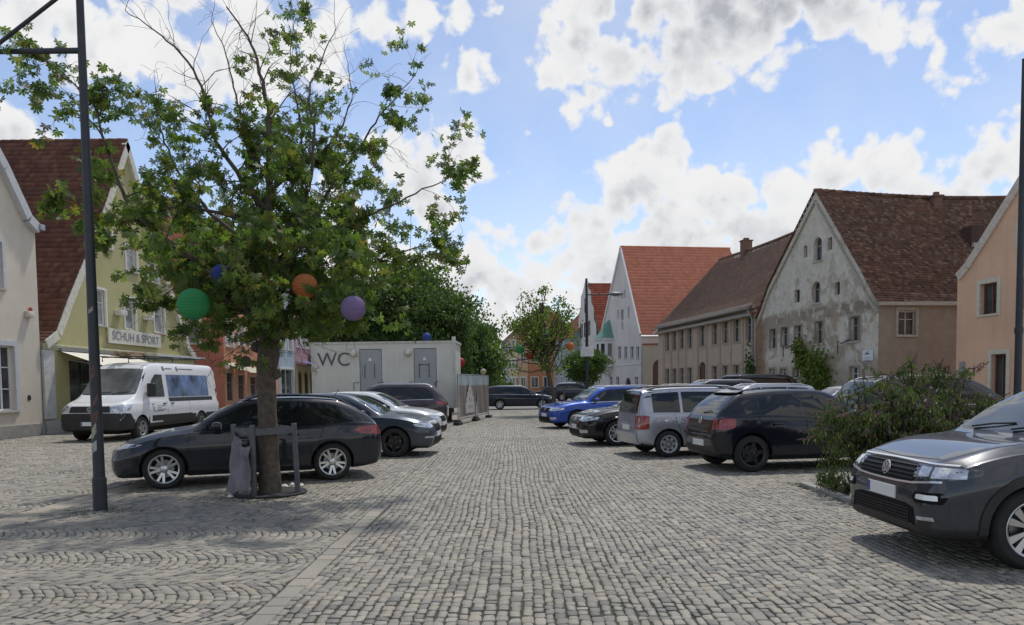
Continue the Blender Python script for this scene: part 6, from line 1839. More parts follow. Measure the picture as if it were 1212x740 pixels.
clone(wag, SP_WAG, 0, 0, (6.1, 27.0), R(188), PT['silver'], 'silver estate car behind the black hatchback with the round emblem')
clone(octa, SP_OCT, 0, 0, (5.6, 38.5), R(187), PT['black'], 'black estate car beside the central lamp post')
FARG = 'cars parked at the far end of the square'
clone(suv, SP_SUV, 2.3, -.9, G(683, 474.5), R(3), PT['navy'], 'navy SUV parked before the shaped gable house', group=FARG)
clone(leon, SP_LEON, 2.3, -.9, G(654, 474), R(176), PT['jet'], 'black hatchback parked behind the small guarded tree', group=FARG)
clone(leon, SP_LEON, 0, -.9, (1.2, 84), R(-40), PT['white'], 'white hatchback in the far row before the terracotta house', group=FARG)
clone(wag, SP_WAG, 0, -.9, (.1, 88), R(-42), PT['silver'], 'silver estate car in the far row before the peach house', group=FARG)
clone(polo, SP_POLO, 0, -.9, (-1.2, 92), R(-45), PT['jet'], 'black hatchback in the far row before the pale yellow house', group=FARG)
clone(wag, SP_WAG, 0, -.9, (-3.0, 97), R(-45), PT['white'], 'white estate car in the far row before the grey house', group=FARG)
clone(polo, SP_POLO, 2, 0, (-2.4, 66), R(20), PT['navy'], 'dark blue hatchback beyond the printed fence banner', group=FARG)
# ------------------------------------------------------------------ container, fence, lamps
M_STEEL = plain('galvanised', (.34, .36, .38), .45, .7, var=.2)
M_POST = plain('lamp_post_paint', (.030, .034, .042), .5, .2, var=.2, bmp=.1)
def make_container():
    pl, prr = Vector((-8.62, 33.4, 0)), Vector((-2.42, 33.2, 0))
    U = prr - pl; w_ = U.length; rt = empty('toilet_container', pl, math.atan2(U.y, U.x)); tag(rt, 'cream toilet container with two grey doors and WC lettering', 'container')
    z0, z1, D_ = .75, 3.42, 2.4
    M_C = plain('container_cream', (.60, .595, .535), .55, var=.08, scale=1.2)
    b = MB()
    dw = .98
    doors = [h_ for h_ in (2.06, 4.42)]
    # front panels with shallow ribs and door openings
    ops = [dict(u0=u - .0, u1=u + dw, v0=z0 + .18, v1=z1 - .22, depth=.07) for u in doors]
    wl = wall_with_openings([(0, z0), (w_, z0), (w_, z1), (0, z1)], ops, lambda u, v, d: (u, d, v), .07)
    wl.add([(w_, 0, z0), (w_, D_, z0), (w_, D_, z1), (w_, 0, z1)], [(0, 1, 2, 3)]); wl.add([(0, D_, z0), (0, 0, z0), (0, 0, z1), (0, D_, z1)], [(0, 1, 2, 3)]); wl.add([(w_, D_, z0), (0, D_, z0), (0, D_, z1), (w_, D_, z1)], [(0, 1, 2, 3)])
    wl.add([(0, 0, z0), (0, D_, z0), (w_, D_, z0), (w_, 0, z0)], [(0, 1, 2, 3)])
    wl.build('wall', M_C, rt)
    u = .18
    while u < w_:
        if not any(d_ - .2 < u < d_ + dw + .15 for d_ in doors): b = MB(); b.box((u, -.012, z0 + .12), (u + .05, .002, z1 - .14)); b.build('panel_rib', M_C, rt)
        u += .21
    b = MB(); b.box((-.05, -.04, z1 + .002), (w_ + .05, D_ + .04, z1 + .09)); b.box((-.02, -.03, z0 - .14), (w_ + .02, D_, z0 - .002))
    for x in (-.03, w_ - .09): b.box((x, -.035, z0), (x + .12, .085, z1))
    b.build('frame', plain('container_frame', (.52, .515, .465), .5), rt)
    b = MB(); b.box((w_ - .12, -.05, z1 + .092), (w_ + .03, .1, z1 + .26)); b.build('corner_fitting', plain('container_pale', (.6, .6, .56), .5), rt)
    for i, u in enumerate(doors):
        b = MB(); b.bbox((u + .02, .02, z0 + .2), (u + dw - .02, .068, z1 - .24), .01)
        dr = b.build('door', plain('door_grey', (.33, .345, .365), .5, var=.08), rt)
        b = MB()
        for s_ in (.24, .66): b.tube([(u + s_, .0, 1.95), (u + s_, -.05, 2.0), (u + s_, -.05, 2.5), (u + s_, .0, 2.55)], .014, 6)
        if i == 1: b.tube([(u + .24, -.05, 2.5), (u + .66, -.05, 2.5)], .012, 6)
        b.build('handle', M_DARK, dr)
        b = MB(); b.box((u + .40, .012, 2.68), (u + .52, .019, 2.80)); b.build('symbol_plate', plain('sticker_white', (.75, .75, .75), .4), dr)
        b = MB(); b.tube([(u - .05, -.9, 0), (u - .05, -.9, 1.75), (u - .05, -.05, 1.75)], .022, 6); b.tube([(u + dw + .05, -.9, 0), (u + dw + .05, -.9, 1.75), (u + dw + .05, -.05, 1.75)], .022, 6); b.build('handrail', plain('rail_dark', (.08, .08, .085), .5, .4), rt)
        for k in range(3): b = MB(); b.box((u - .02, -.28 * (3 - k), .0 + .19 * k + .12), (u + dw + .02, -.28 * (2 - k) - .01, .19 * k + .16)); b.box((u + .02, -.28 * (3 - k), 0), (u + .06, -.28 * (3 - k) + .04, .19 * k + .12)); b.box((u + dw - .06, -.28 * (3 - k), 0), (u + dw - .02, -.28 * (3 - k) + .04, .19 * k + .12)); b.build('step', M_STEEL, rt)
    for u in (1.84, 4.20):
        b = MB(); b.lathe([(.001, -.26), (.09, -.24), (.15, -.15), (.17, -.06), (.15, -.0)], 20, axis='y', loc=(u, -.0, 3.02)); b.build('globe_lamp', plain('lamp_cream', (.62, .60, .50), .4), rt)
    tm = text_mesh('WC', .82, plain('wc_grey', (.09, .10, .11), .6), .004); split_letters(tm, rt, (.95, -.022, 2.74))
    for u in (.5, w_ / 2, w_ - .6):
        b = MB(); b.box((u - .2, .3, 0), (u + .2, .7, z0 - .143)); b.box((u - .2, 1.7, 0), (u + .2, 2.1, z0 - .143)); b.build('support_block', plain('timber_block', (.10, .085, .07), .9), rt)
    b = MB(); b.box((.3, .4, .35), (w_ - .3, D_ - .3, z0 - .145)); b.build('underframe', M_SEAM, rt)
make_container()

def banner_mat():
    m, t, b, o = new_mat('printed_banner')
    v = t.node('ShaderNodeTexCoord').outputs['Object']
    s = t.node('ShaderNodeSeparateXYZ'); t.l.new(v, s.inputs[0])
    sky_ = t.rng(s.outputs[2], 1.55, 1.62)
    n = t.noise(v, 2.6, 6, .7, .6); n2 = t.noise(v, 9, 4, .7)
    c = t.ramp(n, [(.3, (.07, .068, .072)), (.42, (.20, .185, .18)), (.52, (.26, .19, .165)), (.6, (.16, .17, .17)), (.75, (.42, .41, .40))])
    c = t.mix(t.rng(n2, .5, .7, 0, .5), c, (.30, .28, .27))
    c = t.mix(sky_, c, (.36, .43, .46))
    t.l.new(c, b.inputs['Base Color']); b.inputs['Roughness'].default_value = .6
    return m
def fence_panel(a, b_, label, gable):
    a, b_ = Vector(a), Vector(b_); U = b_ - a; w_ = U.length
    rt = empty('construction_fence', a, math.atan2(U.y, U.x)); tag(rt, label, 'fence', 'fence panels beside the toilet container')
    b = MB()
    b.tube([(.02, 0, .05), (.02, 0, 2.03), (w_ - .02, 0, 2.03), (w_ - .02, 0, .05)], .021, 8); b.tube([(.02, 0, .22), (w_ - .02, 0, .22)], .018, 8); b.build('frame', M_STEEL, rt)
    b = MB()
    n = int(w_ / .14)
    for i in range(1, n): b.tube([(w_ * i / n, .015, .22), (w_ * i / n, .015, 2.02)], .004, 4)
    for z in np.arange(.35, 2.0, .22): b.tube([(.02, .015, z), (w_ - .02, .015, z)], .004, 4)
    b.build('wire_mesh', M_STEEL, rt)['kind'] = 'stuff'
    b = MB(); nx, nz = 26, 12; vs = []; fs = []
    for i in range(nx + 1):
        for j in range(nz + 1):
            x = .05 + (w_ - .1) * i / nx; z = .30 + 1.70 * j / nz
            vs.append((x, -.03 - .02 * math.sin(x * 5 + z * 2) - .01 * math.sin(x * 13), z))
    for i in range(nx):
        for j in range(nz): fs.append((i * (nz + 1) + j, (i + 1) * (nz + 1) + j, (i + 1) * (nz + 1) + j + 1, i * (nz + 1) + j + 1))
    b.add(vs, fs, 0, True)
    bo = b.build('banner', MATS.get('printed_banner') or banner_mat(), rt)
    if gable:      # the printed picture of a stepped white gable
        b = MB(); cx = w_ * .6
        out = [(-.62, .42), (.62, .42), (.62, .85), (.5, .85), (.5, 1.1), (.36, 1.1), (.36, 1.32), (.22, 1.32), (.22, 1.5), (.1, 1.5), (.1, 1.64), (-.1, 1.64), (-.1, 1.5), (-.22, 1.5), (-.22, 1.32), (-.36, 1.32), (-.36, 1.1), (-.5, 1.1), (-.5, .85), (-.62, .85)]
        b.add([(cx + x * 1.5, -.068, z) for x, z in out], [tuple(range(len(out)))])
        for (x, z) in ((-.3, .6), (.05, .6), (.35, .6), (-.2, .9), (.15, .9), (0, 1.2)): b.add([(cx + x, -.071, z), (cx + x + .1, -.071, z), (cx + x + .1, -.071, z + .16), (cx + x, -.071, z + .16)], [(0, 1, 2, 3)], 1)
        b.build('printed_gable', [plain('print_white', (.5, .49, .47), .6, var=.2, scale=9), plain('print_dark', (.12, .12, .13), .6)], bo)
    b = MB(); b.bbox((-.36, -.12, 0), (.36, .12, .13), .03); b.bbox((-.2, -.1, .131), (.2, .1, .20), .02); b.build('foot_block', plain('rubber_foot', (.025, .025, .025), .8), rt)
    b = MB(); b.bbox((w_ - .28, -.12, 0), (w_ + .28, .12, .13), .03); b.build('foot_block', plain('rubber_foot', (.025, .025, .025), .8), rt)
fence_panel((-2.15, 30.6, 0), (-1.62, 34.0, 0), 'fence panel with printed gable banner and rubber foot at the container corner', True)
fence_panel((-1.60, 34.1, 0), (-1.13, 37.3, 0), 'second fence panel, printed with weathered town houses, farther along the lane', False)

def lamp_post(base, height, r0, r1, arm_z, arm_len, arm_dir, head, label, brace=True, sign=None, stickers=False, collar=None):
    rt = empty('street_lamp', base, math.atan2(arm_dir[1], arm_dir[0])); tag(rt, label, 'street lamp')
    b = MB(); b.tube([(0, 0, 0), (0, 0, .55), (0, 0, height)], [r0, r0 * .97, r1], 14); b.tube([(0, 0, .0), (0, 0, .42)], r0 * 1.18, 14); b.tube([(0, 0, .42), (0, 0, .45)], [r0 * 1.18, r0], 14)
    if collar: b.tube([(0, 0, collar), (0, 0, collar + .12)], r0 * 1.1, 14)
    b.lathe([(r1, height), (r1 * 1.1, height + .02), (.01, height + .06)], 12); b.build('post', M_POST, rt)
    b = MB(); b.tube([(0, 0, arm_z), (arm_len, 0, arm_z)], [.038, .03], 10); arm = b.build('arm', M_POST, rt)
    if brace:
        b = MB(); b.tube([(0, 0, height - .08), (arm_len * .62, 0, arm_z + .02)], .014 if brace == 'thin' else .026, 8); b.build('brace', M_POST, rt)
    if head:
        b = MB(); n = 18; prof = []
        for i in range(n + 1):
            t = i / n; prof.append((max(.002, .17 * math.sin(math.pi * min(1, t * 1.02)) ** .6), t * .85))
        b.lathe(prof, 14, axis='x'); vs = [(arm_len - .05 + x, y, arm_z + z * .62 + .02) for x, y, z in b.v]; b.v = vs
        hd = b.build('lamp_head', plain('lamp_grey', (.16, .17, .18), .45, .3), rt)
        b = MB(); b.lathe([(.001, -.03), (.12, -.02), (.14, 0)], 16, loc=(arm_len + .38, 0, arm_z - .095)); b.build('lamp_lens', plain('lens', (.55, .55, .52), .2), hd)
    if sign:
        b = MB(); b.bbox((-.35, -r0 - .03, sign), (.35, -r0 - .005, sign + .5), .01, mat=Matrix.Rotation(-math.atan2(arm_dir[1], arm_dir[0]), 4, 'Z')); b.build('sign_plate', plain('sign_pale', (.62, .63, .64), .5), rt)
    if stickers:
        for k, (z, a, hh, col) in enumerate(((1.72, 0, .17, (.09, .035, .03)), (1.18, .5, .12, (.10, .04, .035)), (.98, -.2, .14, (.28, .31, .22)), (.78, -.3, .13, (.34, .35, .34)), (1.42, .8, .08, (.12, .05, .045)), (2.6, .3, .06, (.25, .22, .2)))):
            b = MB(); n = 6; rr = r0 * (1 - (z / height) * (1 - r1 / r0)) + .004; vs = []
            base_a = -math.pi / 2 - math.atan2(arm_dir[1], arm_dir[0]) + a * .5
            for i in range(n + 1):
                q = base_a - .45 + .9 * i / n; skew = .05 * (i / n - .5) * (1 if k % 2 else 2.2)
                vs += [(rr * math.cos(q), rr * math.sin(q), z + skew), (rr * math.cos(q), rr * math.sin(q), z + hh + skew)]
            b.add(vs, [(2 * i, 2 * i + 2, 2 * i + 3, 2 * i + 1) for i in range(n)], 0, True); b.build('sticker', plain('sticker_%d' % k, col, .5, var=.4, scale=25), rt)
    return rt
bl = G(119, 604)
lt = lamp_post(bl, 6.9, .074, .044, 5.95, 1.9, (-1, 0), True, 'tall dark grey lamp post with braced side arm and old stickers', stickers=True)
lamp_post((3.95, 40.2, 0), 7.0, .10, .06, 6.2, 1.15, (1, 0), True, 'lamp post with drop shaped head over the parked cars', brace='thin', sign=3.0)
lamp_post(AT(1204.5, 455, 15.6).xy.to_3d(), 7.9, .075, .05, 7.4, 1.5, (1, 0), True, 'dark lamp post in front of the salmon house', collar=2.5)

# red bin by the lane
rt = empty('waste_bin', (5.45, 49.5, 0)); tag(rt, 'red waste bin between the parked cars beside the round tree', 'bin')
b = MB(); b.bbox((-.34, -.3, .25), (.34, .3, 1.15), .04); b.build('body', plain('bin_red', (.35, .06, .035), .5), rt)
b = MB(); b.bbox((-.37, -.33, 1.152), (.37, .33, 1.24), .03); b.build('lid', plain('bin_lid', (.26, .05, .03), .5), rt)
for x in (-.25, .25):
    b = MB(); b.box((x - .04, -.04, 0), (x + .04, .04, .25)); b.build('leg', M_DARK, rt)

# planted bed with its kerb
x0, y0, x1, y1 = BED
b = MB(); nx, ny = 24, 14; vs = []; fs = []
for i in range(nx + 1):
    for j in range(ny + 1):
        x = x0 + .12 + (x1 - x0 - .24) * i / nx; y = y0 + .12 + (y1 - y0 - .24) * j / ny
        vs.append((x, y, .025 + .03 * random.random()))
for i in range(nx):
    for j in range(ny): fs.append((i * (ny + 1) + j, (i + 1) * (ny + 1) + j, (i + 1) * (ny + 1) + j + 1, i * (ny + 1) + j + 1))
b.add(vs, fs, 0, True)
bed = b.build('bed_soil', plain('soil', (.06, .045, .03), .95, var=.4, bmp=.6, bscale=25)); tag(bed, 'soil of the planted bed', kind='structure')
M_KERB = plain('kerb_granite', (.27, .265, .25), .75, var=.25, scale=7, bmp=.35, bscale=70)
def kerb_run(ax, ay, bx, by):
    n = max(1, round(math.hypot(bx - ax, by - ay) / .8))
    for k in range(n):
        p, q = k / n, (k + 1) / n
        xa, ya, xb, yb = ax + (bx - ax) * p, ay + (by - ay) * p, ax + (bx - ax) * q, ay + (by - ay) * q
        b = MB()
        if abs(bx - ax) < 1e-6: b.bbox((ax, min(ya, yb) + .006, -.03), (ax + .12, max(ya, yb) - .006, .055 + random.uniform(-.01, .008)), .012)
        else: b.bbox((min(xa, xb) + .006, ay, -.03), (max(xa, xb) - .006, ay + .12, .055 + random.uniform(-.01, .008)), .012)
        b.build('kerb_stone', M_KERB, bed)
kerb_run(x0, y0, x0, y1); kerb_run(x0 + .12, y0, x1, y0); kerb_run(x0 + .12, y1 - .12, x1, y1 - .12); kerb_run(x1, y0, x1, y1)
# ------------------------------------------------------------------ trees and plants
M_BARK = plain('chestnut_bark', (.095, .078, .062), .95, var=.4, scale=14, bmp=.9, bscale=32)
M_TWIG = plain('twig', (.055, .042, .034), .9, var=.3)
L_CHEST = leafy('chestnut_leaf', [(0, (.075, .125, .040)), (.35, (.105, .168, .050)), (.7, (.15, .215, .062)), (.90, (.21, .25, .075)), (.97, (.26, .23, .07)), (1, (.22, .13, .05))], .58)
L_DARK = leafy('lime_leaf', [(0, (.045, .085, .03)), (.5, (.076, .13, .042)), (1, (.13, .19, .058))], .45)
L_LIGHT = leafy('light_leaf', [(0, (.04, .085, .018)), (.5, (.075, .14, .03)), (1, (.13, .19, .05))], .35)
L_BUSH = leafy('bush_leaf', [(0, (.045, .08, .03)), (.45, (.08, .125, .045)), (.75, (.125, .17, .06)), (.92, (.15, .13, .07)), (1, (.14, .08, .06))], .38)
L_IVY = leafy('creeper_leaf', [(0, (.10, .15, .03)), (.5, (.17, .24, .045)), (1, (.25, .31, .075))], .45)

def spline(pts, step):
    P = [Vector(p) for p in pts]; out = []
    for i in range(len(P) - 1):
        p0, p1, p2, p3 = P[max(0, i - 1)], P[i], P[i + 1], P[min(len(P) - 1, i + 2)]
        n = max(2, int((p2 - p1).length / step))
        for k in range(n):
            t = k / n
            out.append(.5 * ((2 * p1) + (p2 - p0) * t + (2 * p0 - 5 * p1 + 4 * p2 - p3) * t * t + (3 * p1 - p0 - 3 * p2 + p3) * t ** 3))
    out.append(P[-1]); return out
def rvec(r): 
    while True:
        v = Vector((r.uniform(-1, 1), r.uniform(-1, 1), r.uniform(-1, 1)))
        if .05 < v.length < 1: return v.normalized()
def palmate(n=6, L=.13, r=None):
    """a hand shaped leaf: n leaflets round one point; unit vertices, leaf hanging along -z, face towards +y"""
    r = r or random
    vs = [(0, 0, 0)]; fs = []
    for k in range(n):
        a = -1.9 + 3.8 * k / (n - 1); l = L * (1 - .28 * abs(a) / 1.9) * r.uniform(.9, 1.1); wd = l * .21
        d = Vector((math.sin(a), .0, -math.cos(a))); s = Vector((math.cos(a), 0, math.sin(a))); f = Vector((0, 1, 0))
        i = len(vs)
        vs += [tuple(d * l * .62 + s * wd - f * l * .10), tuple(d * l - f * l * .22), tuple(d * l * .62 - s * wd - f * l * .10)]
        fs.append((0, i, i + 1, i + 2))
    return np.array(vs), np.array(fs)
def leaf_cloud(P, Nrm, size, shape, seed=0, droop=0.0):
    """copies of one leaf shape at points P as numpy arrays"""
    r = np.random.default_rng(seed); bv, bf = shape; n = len(P)
    a = r.uniform(0, 2 * np.pi, n)
    ex = np.stack([np.cos(a), np.sin(a), r.uniform(-.35, .35, n)], 1); ex /= np.linalg.norm(ex, axis=1, keepdims=True)
    tilt = r.uniform(-.9, .9, n) + droop
    up = np.tile([0, 0, 1.0], (n, 1)); ey = np.cross(up, ex); ey /= np.linalg.norm(ey, axis=1, keepdims=True); ez = np.cross(ex, ey)
    c, s = np.cos(tilt)[:, None], np.sin(tilt)[:, None]
    ey2, ez2 = ey * c + ez * s, ez * c - ey * s
    sc_ = size * r.uniform(.7, 1.25, n)[:, None, None]
    V = P[:, None, :] + sc_ * (bv[None, :, 0:1] * ex[:, None] + bv[None, :, 1:2] * ey2[:, None] + bv[None, :, 2:3] * ez2[:, None])
    F = bf[None] + (np.arange(n) * len(bv))[:, None, None]
    return V.reshape(-1, 3), F.reshape(-1, bf.shape[1])

# ---- the chestnut in the foreground
TB = G(320, 584.5)
tree = empty('chestnut_tree', TB); tag(tree, 'ragged chestnut tree with bare top twigs, hung with paper lanterns', 'tree')
rt_ = random.Random(21)
TY = TB.y
def tp(px, py, dy=0.0): return AT(px, py, TY + dy) - TB
LIMBS = [  # pixel path with depth offset, start radius, end radius, fraction from which it is bare
    ([(318, 420, 0), (316, 330, 0), (317, 250, 0), (319, 180, .1), (316, 125, .1), (303, 70, .2), (288, 36, .2), (268, 8, .2)], .105, .010, .62),
    ([(314, 395, 0), (262, 330, -.4), (205, 290, -.7), (155, 245, -.8), (133, 195, -.9), (116, 140, -.9), (100, 110, -.9), (76, 92, -.9), (50, 66, -.9)], .060, .006, 1.1),
    ([(316, 300, 0), (252, 255, .5), (207, 195, .8), (189, 145, .9), (184, 103, .9)], .050, .006, .9),
    ([(317, 250, 0), (262, 178, -.3), (242, 115, -.5), (222, 72, -.5), (182, 36, -.5), (148, 12, -.5)], .045, .005, .35),
    ([(317, 215, .1), (290, 150, .4), (275, 95, .5), (262, 50, .5), (250, 25, .5)], .030, .005, .35),
    ([(318, 310, 0), (362, 235, -.4), (371, 160, -.5), (366, 110, -.5), (381, 70, -.5), (397, 35, -.5)], .048, .005, .45),
    ([(318, 330, 0), (352, 260, .6), (358, 170, .9), (350, 110, .9), (344, 70, .9), (350, 22, .9)], .040, .005, 1.1),
    ([(319, 345, 0), (378, 245, .2), (428, 170, .4), (455, 130, .4), (492, 88, .4)], .050, .005, .95),
    ([(319, 360, 0), (395, 275, -.6), (450, 250, -.8), (500, 224, -.8), (538, 208, -.8)], .050, .005, 1.1),
    ([(320, 385, 0), (392, 335, .3), (455, 305, .5), (506, 288, .5)], .045, .006, 1.1),
    ([(316, 398, 0), (265, 350, -.2), (222, 332, -.2), (192, 352, -.2)], .042, .006, 1.1),
    ([(318, 385, 0), (300, 330, -1.1), (280, 300, -1.7), (262, 292, -2.1)], .045, .006, 1.1),
    ([(319, 370, 0), (345, 310, -1.1), (368, 285, -1.7), (392, 285, -2.0)], .042, .006, 1.1),
    ([(318, 370, 0), (330, 300, 1.1), (345, 260, 1.8), (360, 250, 2.2)], .042, .006, 1.1),
    ([(317, 370, 0), (285, 300, 1.0), (255, 270, 1.7), (230, 262, 2.1)], .042, .006, 1.1),
    ([(319, 400, 0), (348, 368, -.5), (378, 362, -.8), (402, 366, -.9)], .030, .005, 1.1),
    ([(317, 405, 0), (290, 385, .4), (262, 378, .6), (235, 385, .7)], .028, .005, 1.1),
    ([(318, 415, 0), (300, 402, -.5), (285, 408, -.8), (270, 420, -.9)], .022, .004, 1.1),
    ([(319, 410, 0), (338, 395, -.4), (352, 402, -.7), (362, 418, -.8)], .022, .004, 1.1),
    ([(317, 395, 0), (330, 380, -.8), (335, 385, -1.2), (330, 400, -1.3)], .022, .004, 1.1),
    ([(318, 350, 0), (395, 335, -.9), (430, 328, -1.2), (452, 328, -1.3)], .03, .004, 1.1),
    ([(317, 350, 0), (240, 330, .8), (205, 305, 1.2), (188, 302, 1.4)], .03, .004, 1.1),
    ([(317, 270, 0), (215, 245, -.5), (140, 265, -.8), (100, 240, -1.0), (85, 232, -1.0)], .036, .005, 1.1),
    ([(319, 225, 0), (390, 170, .5), (415, 120, .7), (412, 75, .8)], .032, .005, .5),
]
bt = MB()
z_t = tp(318, 420).z
bt.tube(spline([(0, 0, -.05), (.0, 0, .25), (-.01, 0, 1.2), (-.02, .0, z_t - .25), tp(318, 415), tp(316, 340), tp(317, 270)], .2), 0.1, 12)
bt = MB()
tr_path = spline([(0, 0, -.04), (0, 0, .12), (0, 0, .35), (-.01, 0, 1.2), (-.01, 0, 1.85), tuple(tp(318, 420)), tuple(tp(316, 330)), tuple(tp(317, 270))], .12)
zs = [p.z for p in tr_path]; ztop = zs[-1]
rad = []
for p in tr_path:
    t = p.z / ztop
    rad.append(.158 * (1 - .36 * t) + .05 * max(0, .35 - p.z) ** 1.2 + (.035 * math.exp(-((p.z - 2.05) / .22) ** 2)) + .006 * math.sin(p.z * 9))
bt.tube(tr_path, rad, 16)
for k in range(7):      # burrs round the pollard head
    a = k * 2.4; q = Vector((math.cos(a) * .14, math.sin(a) * .14, 1.8 + .1 * k))
    bt.lathe([(.001, -.09), (.07, -.05), (.085, .0), (.06, .06), (.001, .09)], 9, loc=q)
bt.build('trunk', M_BARK, tree)
twb = MB(); leafP = []
def add_twig(p, d, ln, r, leaves, depth=0, droop=.35):
    pts = [p]; q = p.copy(); n = 5; dd = d.copy()
    for i in range(n):
        dd = (dd + rvec(rt_) * .34 + Vector((0, 0, -.10 * droop * i))).normalized(); q = q + dd * ln / n; pts.append(q.copy())
    twb.tube(pts, [max(.0022, r * (1 - .75 * i / n)) for i in range(n + 1)], 4, cap=False)
    if leaves:
        for i in range(1, n + 1):
            for _ in range(rt_.choice((0, 1, 1, 1)) + (1 if i == n else 0)):
                leafP.append(pts[i] + rvec(rt_) * .06 + Vector((0, 0, -.02)))
    if depth < 2:
        for i in range(1, n + 1):
            if rt_.random() < (.62 if depth == 0 else .3): add_twig(pts[i], (dd + rvec(rt_) * 1.0 + Vector((0, 0, .1))).normalized(), ln * rt_.uniform(.35, .6), r * .6, leaves and rt_.random() < .94, depth + 1, droop)
for (path, r0, r1, bare) in LIMBS:
    pts = spline([tuple(tp(*p)) for p in path], .11)
    n = len(pts)
    for i in range(2, n - 1): pts[i] = pts[i] + rvec(rt_) * .018
    rr = [r0 + (r1 - r0) * (i / (n - 1)) ** .75 for i in range(n)]
    bb = MB(); bb.tube(pts, rr, 7); bb.build('branch', M_BARK, tree)
    for i in range(int(n * .16), n):
        f = i / n
        if rt_.random() < (.70 if f < bare else .85):
            t = (pts[min(i + 1, n - 1)] - pts[i - 1]).normalized()
            up = .45 if f > bare else .12
            d = (t * .7 + rvec(rt_) * .95 + Vector((0, 0, up))).normalized()
            lf = f < bare
            add_twig(pts[i], d, rt_.uniform(.38, 1.0) * (1.0 if not lf else 1.0), max(.004, rr[i] * .4), lf and rt_.random() < .97, 0 if lf else 1)
    if bare > 1: add_twig(pts[-1], (pts[-1] - pts[-3]).normalized(), .3, .005, True)
twb.build('twigs', M_TWIG, tree)['kind'] = 'stuff'
LP = np.array([tuple(p) for p in leafP])
# fewer leaves high up, where the crown has died back
keepm = np.random.default_rng(3).random(len(LP)) < np.clip(1.15 - (LP[:, 2] - 4.2) * .22, .35, 1.0)
LP = LP[keepm]
ax_ = np.abs(LP[:, 0]); LP = LP[(LP[:, 2] > np.where(LP[:, 0] > .22, 2.32, np.where(LP[:, 0] < -1.3, 2.78, np.where(LP[:, 0] < -.3, 2.2, 1.72))))]
order = np.argsort(LP[:, 1]); nearl = order[:260]; restl = order[260:]
V, F = leaf_cloud(LP[restl], None, 1.0, palmate(6, .095, random.Random(2)), 4, .2)
fo_ = link('foliage', fast_mesh('foliage', V, F, L_CHEST), tree); fo_['kind'] = 'stuff'
vars_ = []
for k in range(5):
    v_, f_ = palmate(5 + k % 3, .092, random.Random(k)); vars_.append(fast_mesh('leaf', v_, f_, L_CHEST))
for j, i in enumerate(nearl):
    o = link('leaf', vars_[j % 5], tree, tuple(LP[i])); o.rotation_euler = (rt_.uniform(-.6, .9), rt_.uniform(-.4, .4), rt_.uniform(0, 6.28)); k = rt_.uniform(.8, 1.3); o.scale = (k, k, k)

# guard of steel posts with a tarpaulin tied to it
guard = empty('tree_guard', TB); tag(guard, 'grey steel tree guard of posts and rails round the chestnut trunk', 'tree guard')
M_GUARD = plain('guard_grey', (.10, .105, .115), .5, .4, var=.2)
GP = [(-.48, -.12, 0), (-.10, -.42, 0), (.42, -.02, 0), (-.05, .45, 0)]
for k, (x, y, z) in enumerate(GP):
    lean = (-.03, .0) if k == 2 else (0, 0)
    b = MB(); b.bbox((x - .035, y - .03, 0), (x + .035, y + .03, 1.06), .008)
    b.v = [(vx + lean[0] * vz, vy, vz) for vx, vy, vz in b.v]; b.build('post', M_GUARD, guard)
for a, c in ((0, 1), (1, 2), (2, 3), (3, 0)):
    A, B_ = Vector(GP[a]), Vector(GP[c]); d = (B_ - A).normalized()
    b = MB(); nrm = Vector((-d.y, d.x, 0)) * .012
    A2, B2 = A + d * .036, B_ - d * .036
    b.add([A2 - nrm + Vector((0, 0, .90)), B2 - nrm + Vector((0, 0, .92)), B2 + nrm + Vector((0, 0, .92)), A2 + nrm + Vector((0, 0, .90)), A2 - nrm + Vector((0, 0, 1.0)), B2 - nrm + Vector((0, 0, 1.02)), B2 + nrm + Vector((0, 0, 1.02)), A2 + nrm + Vector((0, 0, 1.0))],
          [(0, 3, 2, 1), (4, 5, 6, 7), (0, 1, 5, 4), (1, 2, 6, 5), (2, 3, 7, 6), (3, 0, 4, 7)]); b.build('rail', M_GUARD, guard)
b = MB(); b.lathe([(.50, .0), (.54, .015), (.54, .03), (.52, .04), (.49, .025), (.16, .022)], 32, smooth=True); pit = b.build('tree_pit_collar', plain('pit_dark', (.03, .03, .033), .85, var=.4, bmp=.6), guard)
# tarpaulin: a hanging sheet in deep folds
b = MB(); nx, nz = 46, 30; vs = []; fs = []
for i in range(nx + 1):
    u = i / nx
    a = -3.35 + 1.55 * u                                       # wraps from the left round to the middle post
    for j in range(nz + 1):
        v = j / nz
        flare = .50 + .06 * (1 - v) ** 1.3 - .05 * math.sin(v * 3.1) + .045 * math.sin(u * 26 + 2 * v) * (1 - .45 * v) + .03 * math.sin(u * 11 + 4 * v) + .02 * math.sin(v * 9 + u * 7)
        top = .90 + .12 * math.sin(u * 5.2 + .5) - .12 * abs(u - .45)
        z = .08 + (top - .08) * v + .03 * math.sin(u * 17) * (1 - v)
        if v > .8: flare -= .05 * (v - .8) / .2
        vs.append((flare * math.cos(a) * 1.05, flare * math.sin(a), z))
for i in range(nx):
    for j in range(nz): fs.append((i * (nz + 1) + j, (i + 1) * (nz + 1) + j, (i + 1) * (nz + 1) + j + 1, i * (nz + 1) + j + 1))
b.add(vs, fs, 0, True)
tarp = b.build('tarpaulin', plain('tarp_mauve_grey', (.17, .158, .182), .65, var=.25, scale=5, bmp=.3, bscale=20), None, TB)
md = tarp.modifiers.new('t', 'SOLIDIFY'); md.thickness = .004
tag(tarp, 'crumpled mauve grey tarpaulin hung on the tree guard', 'tarpaulin')
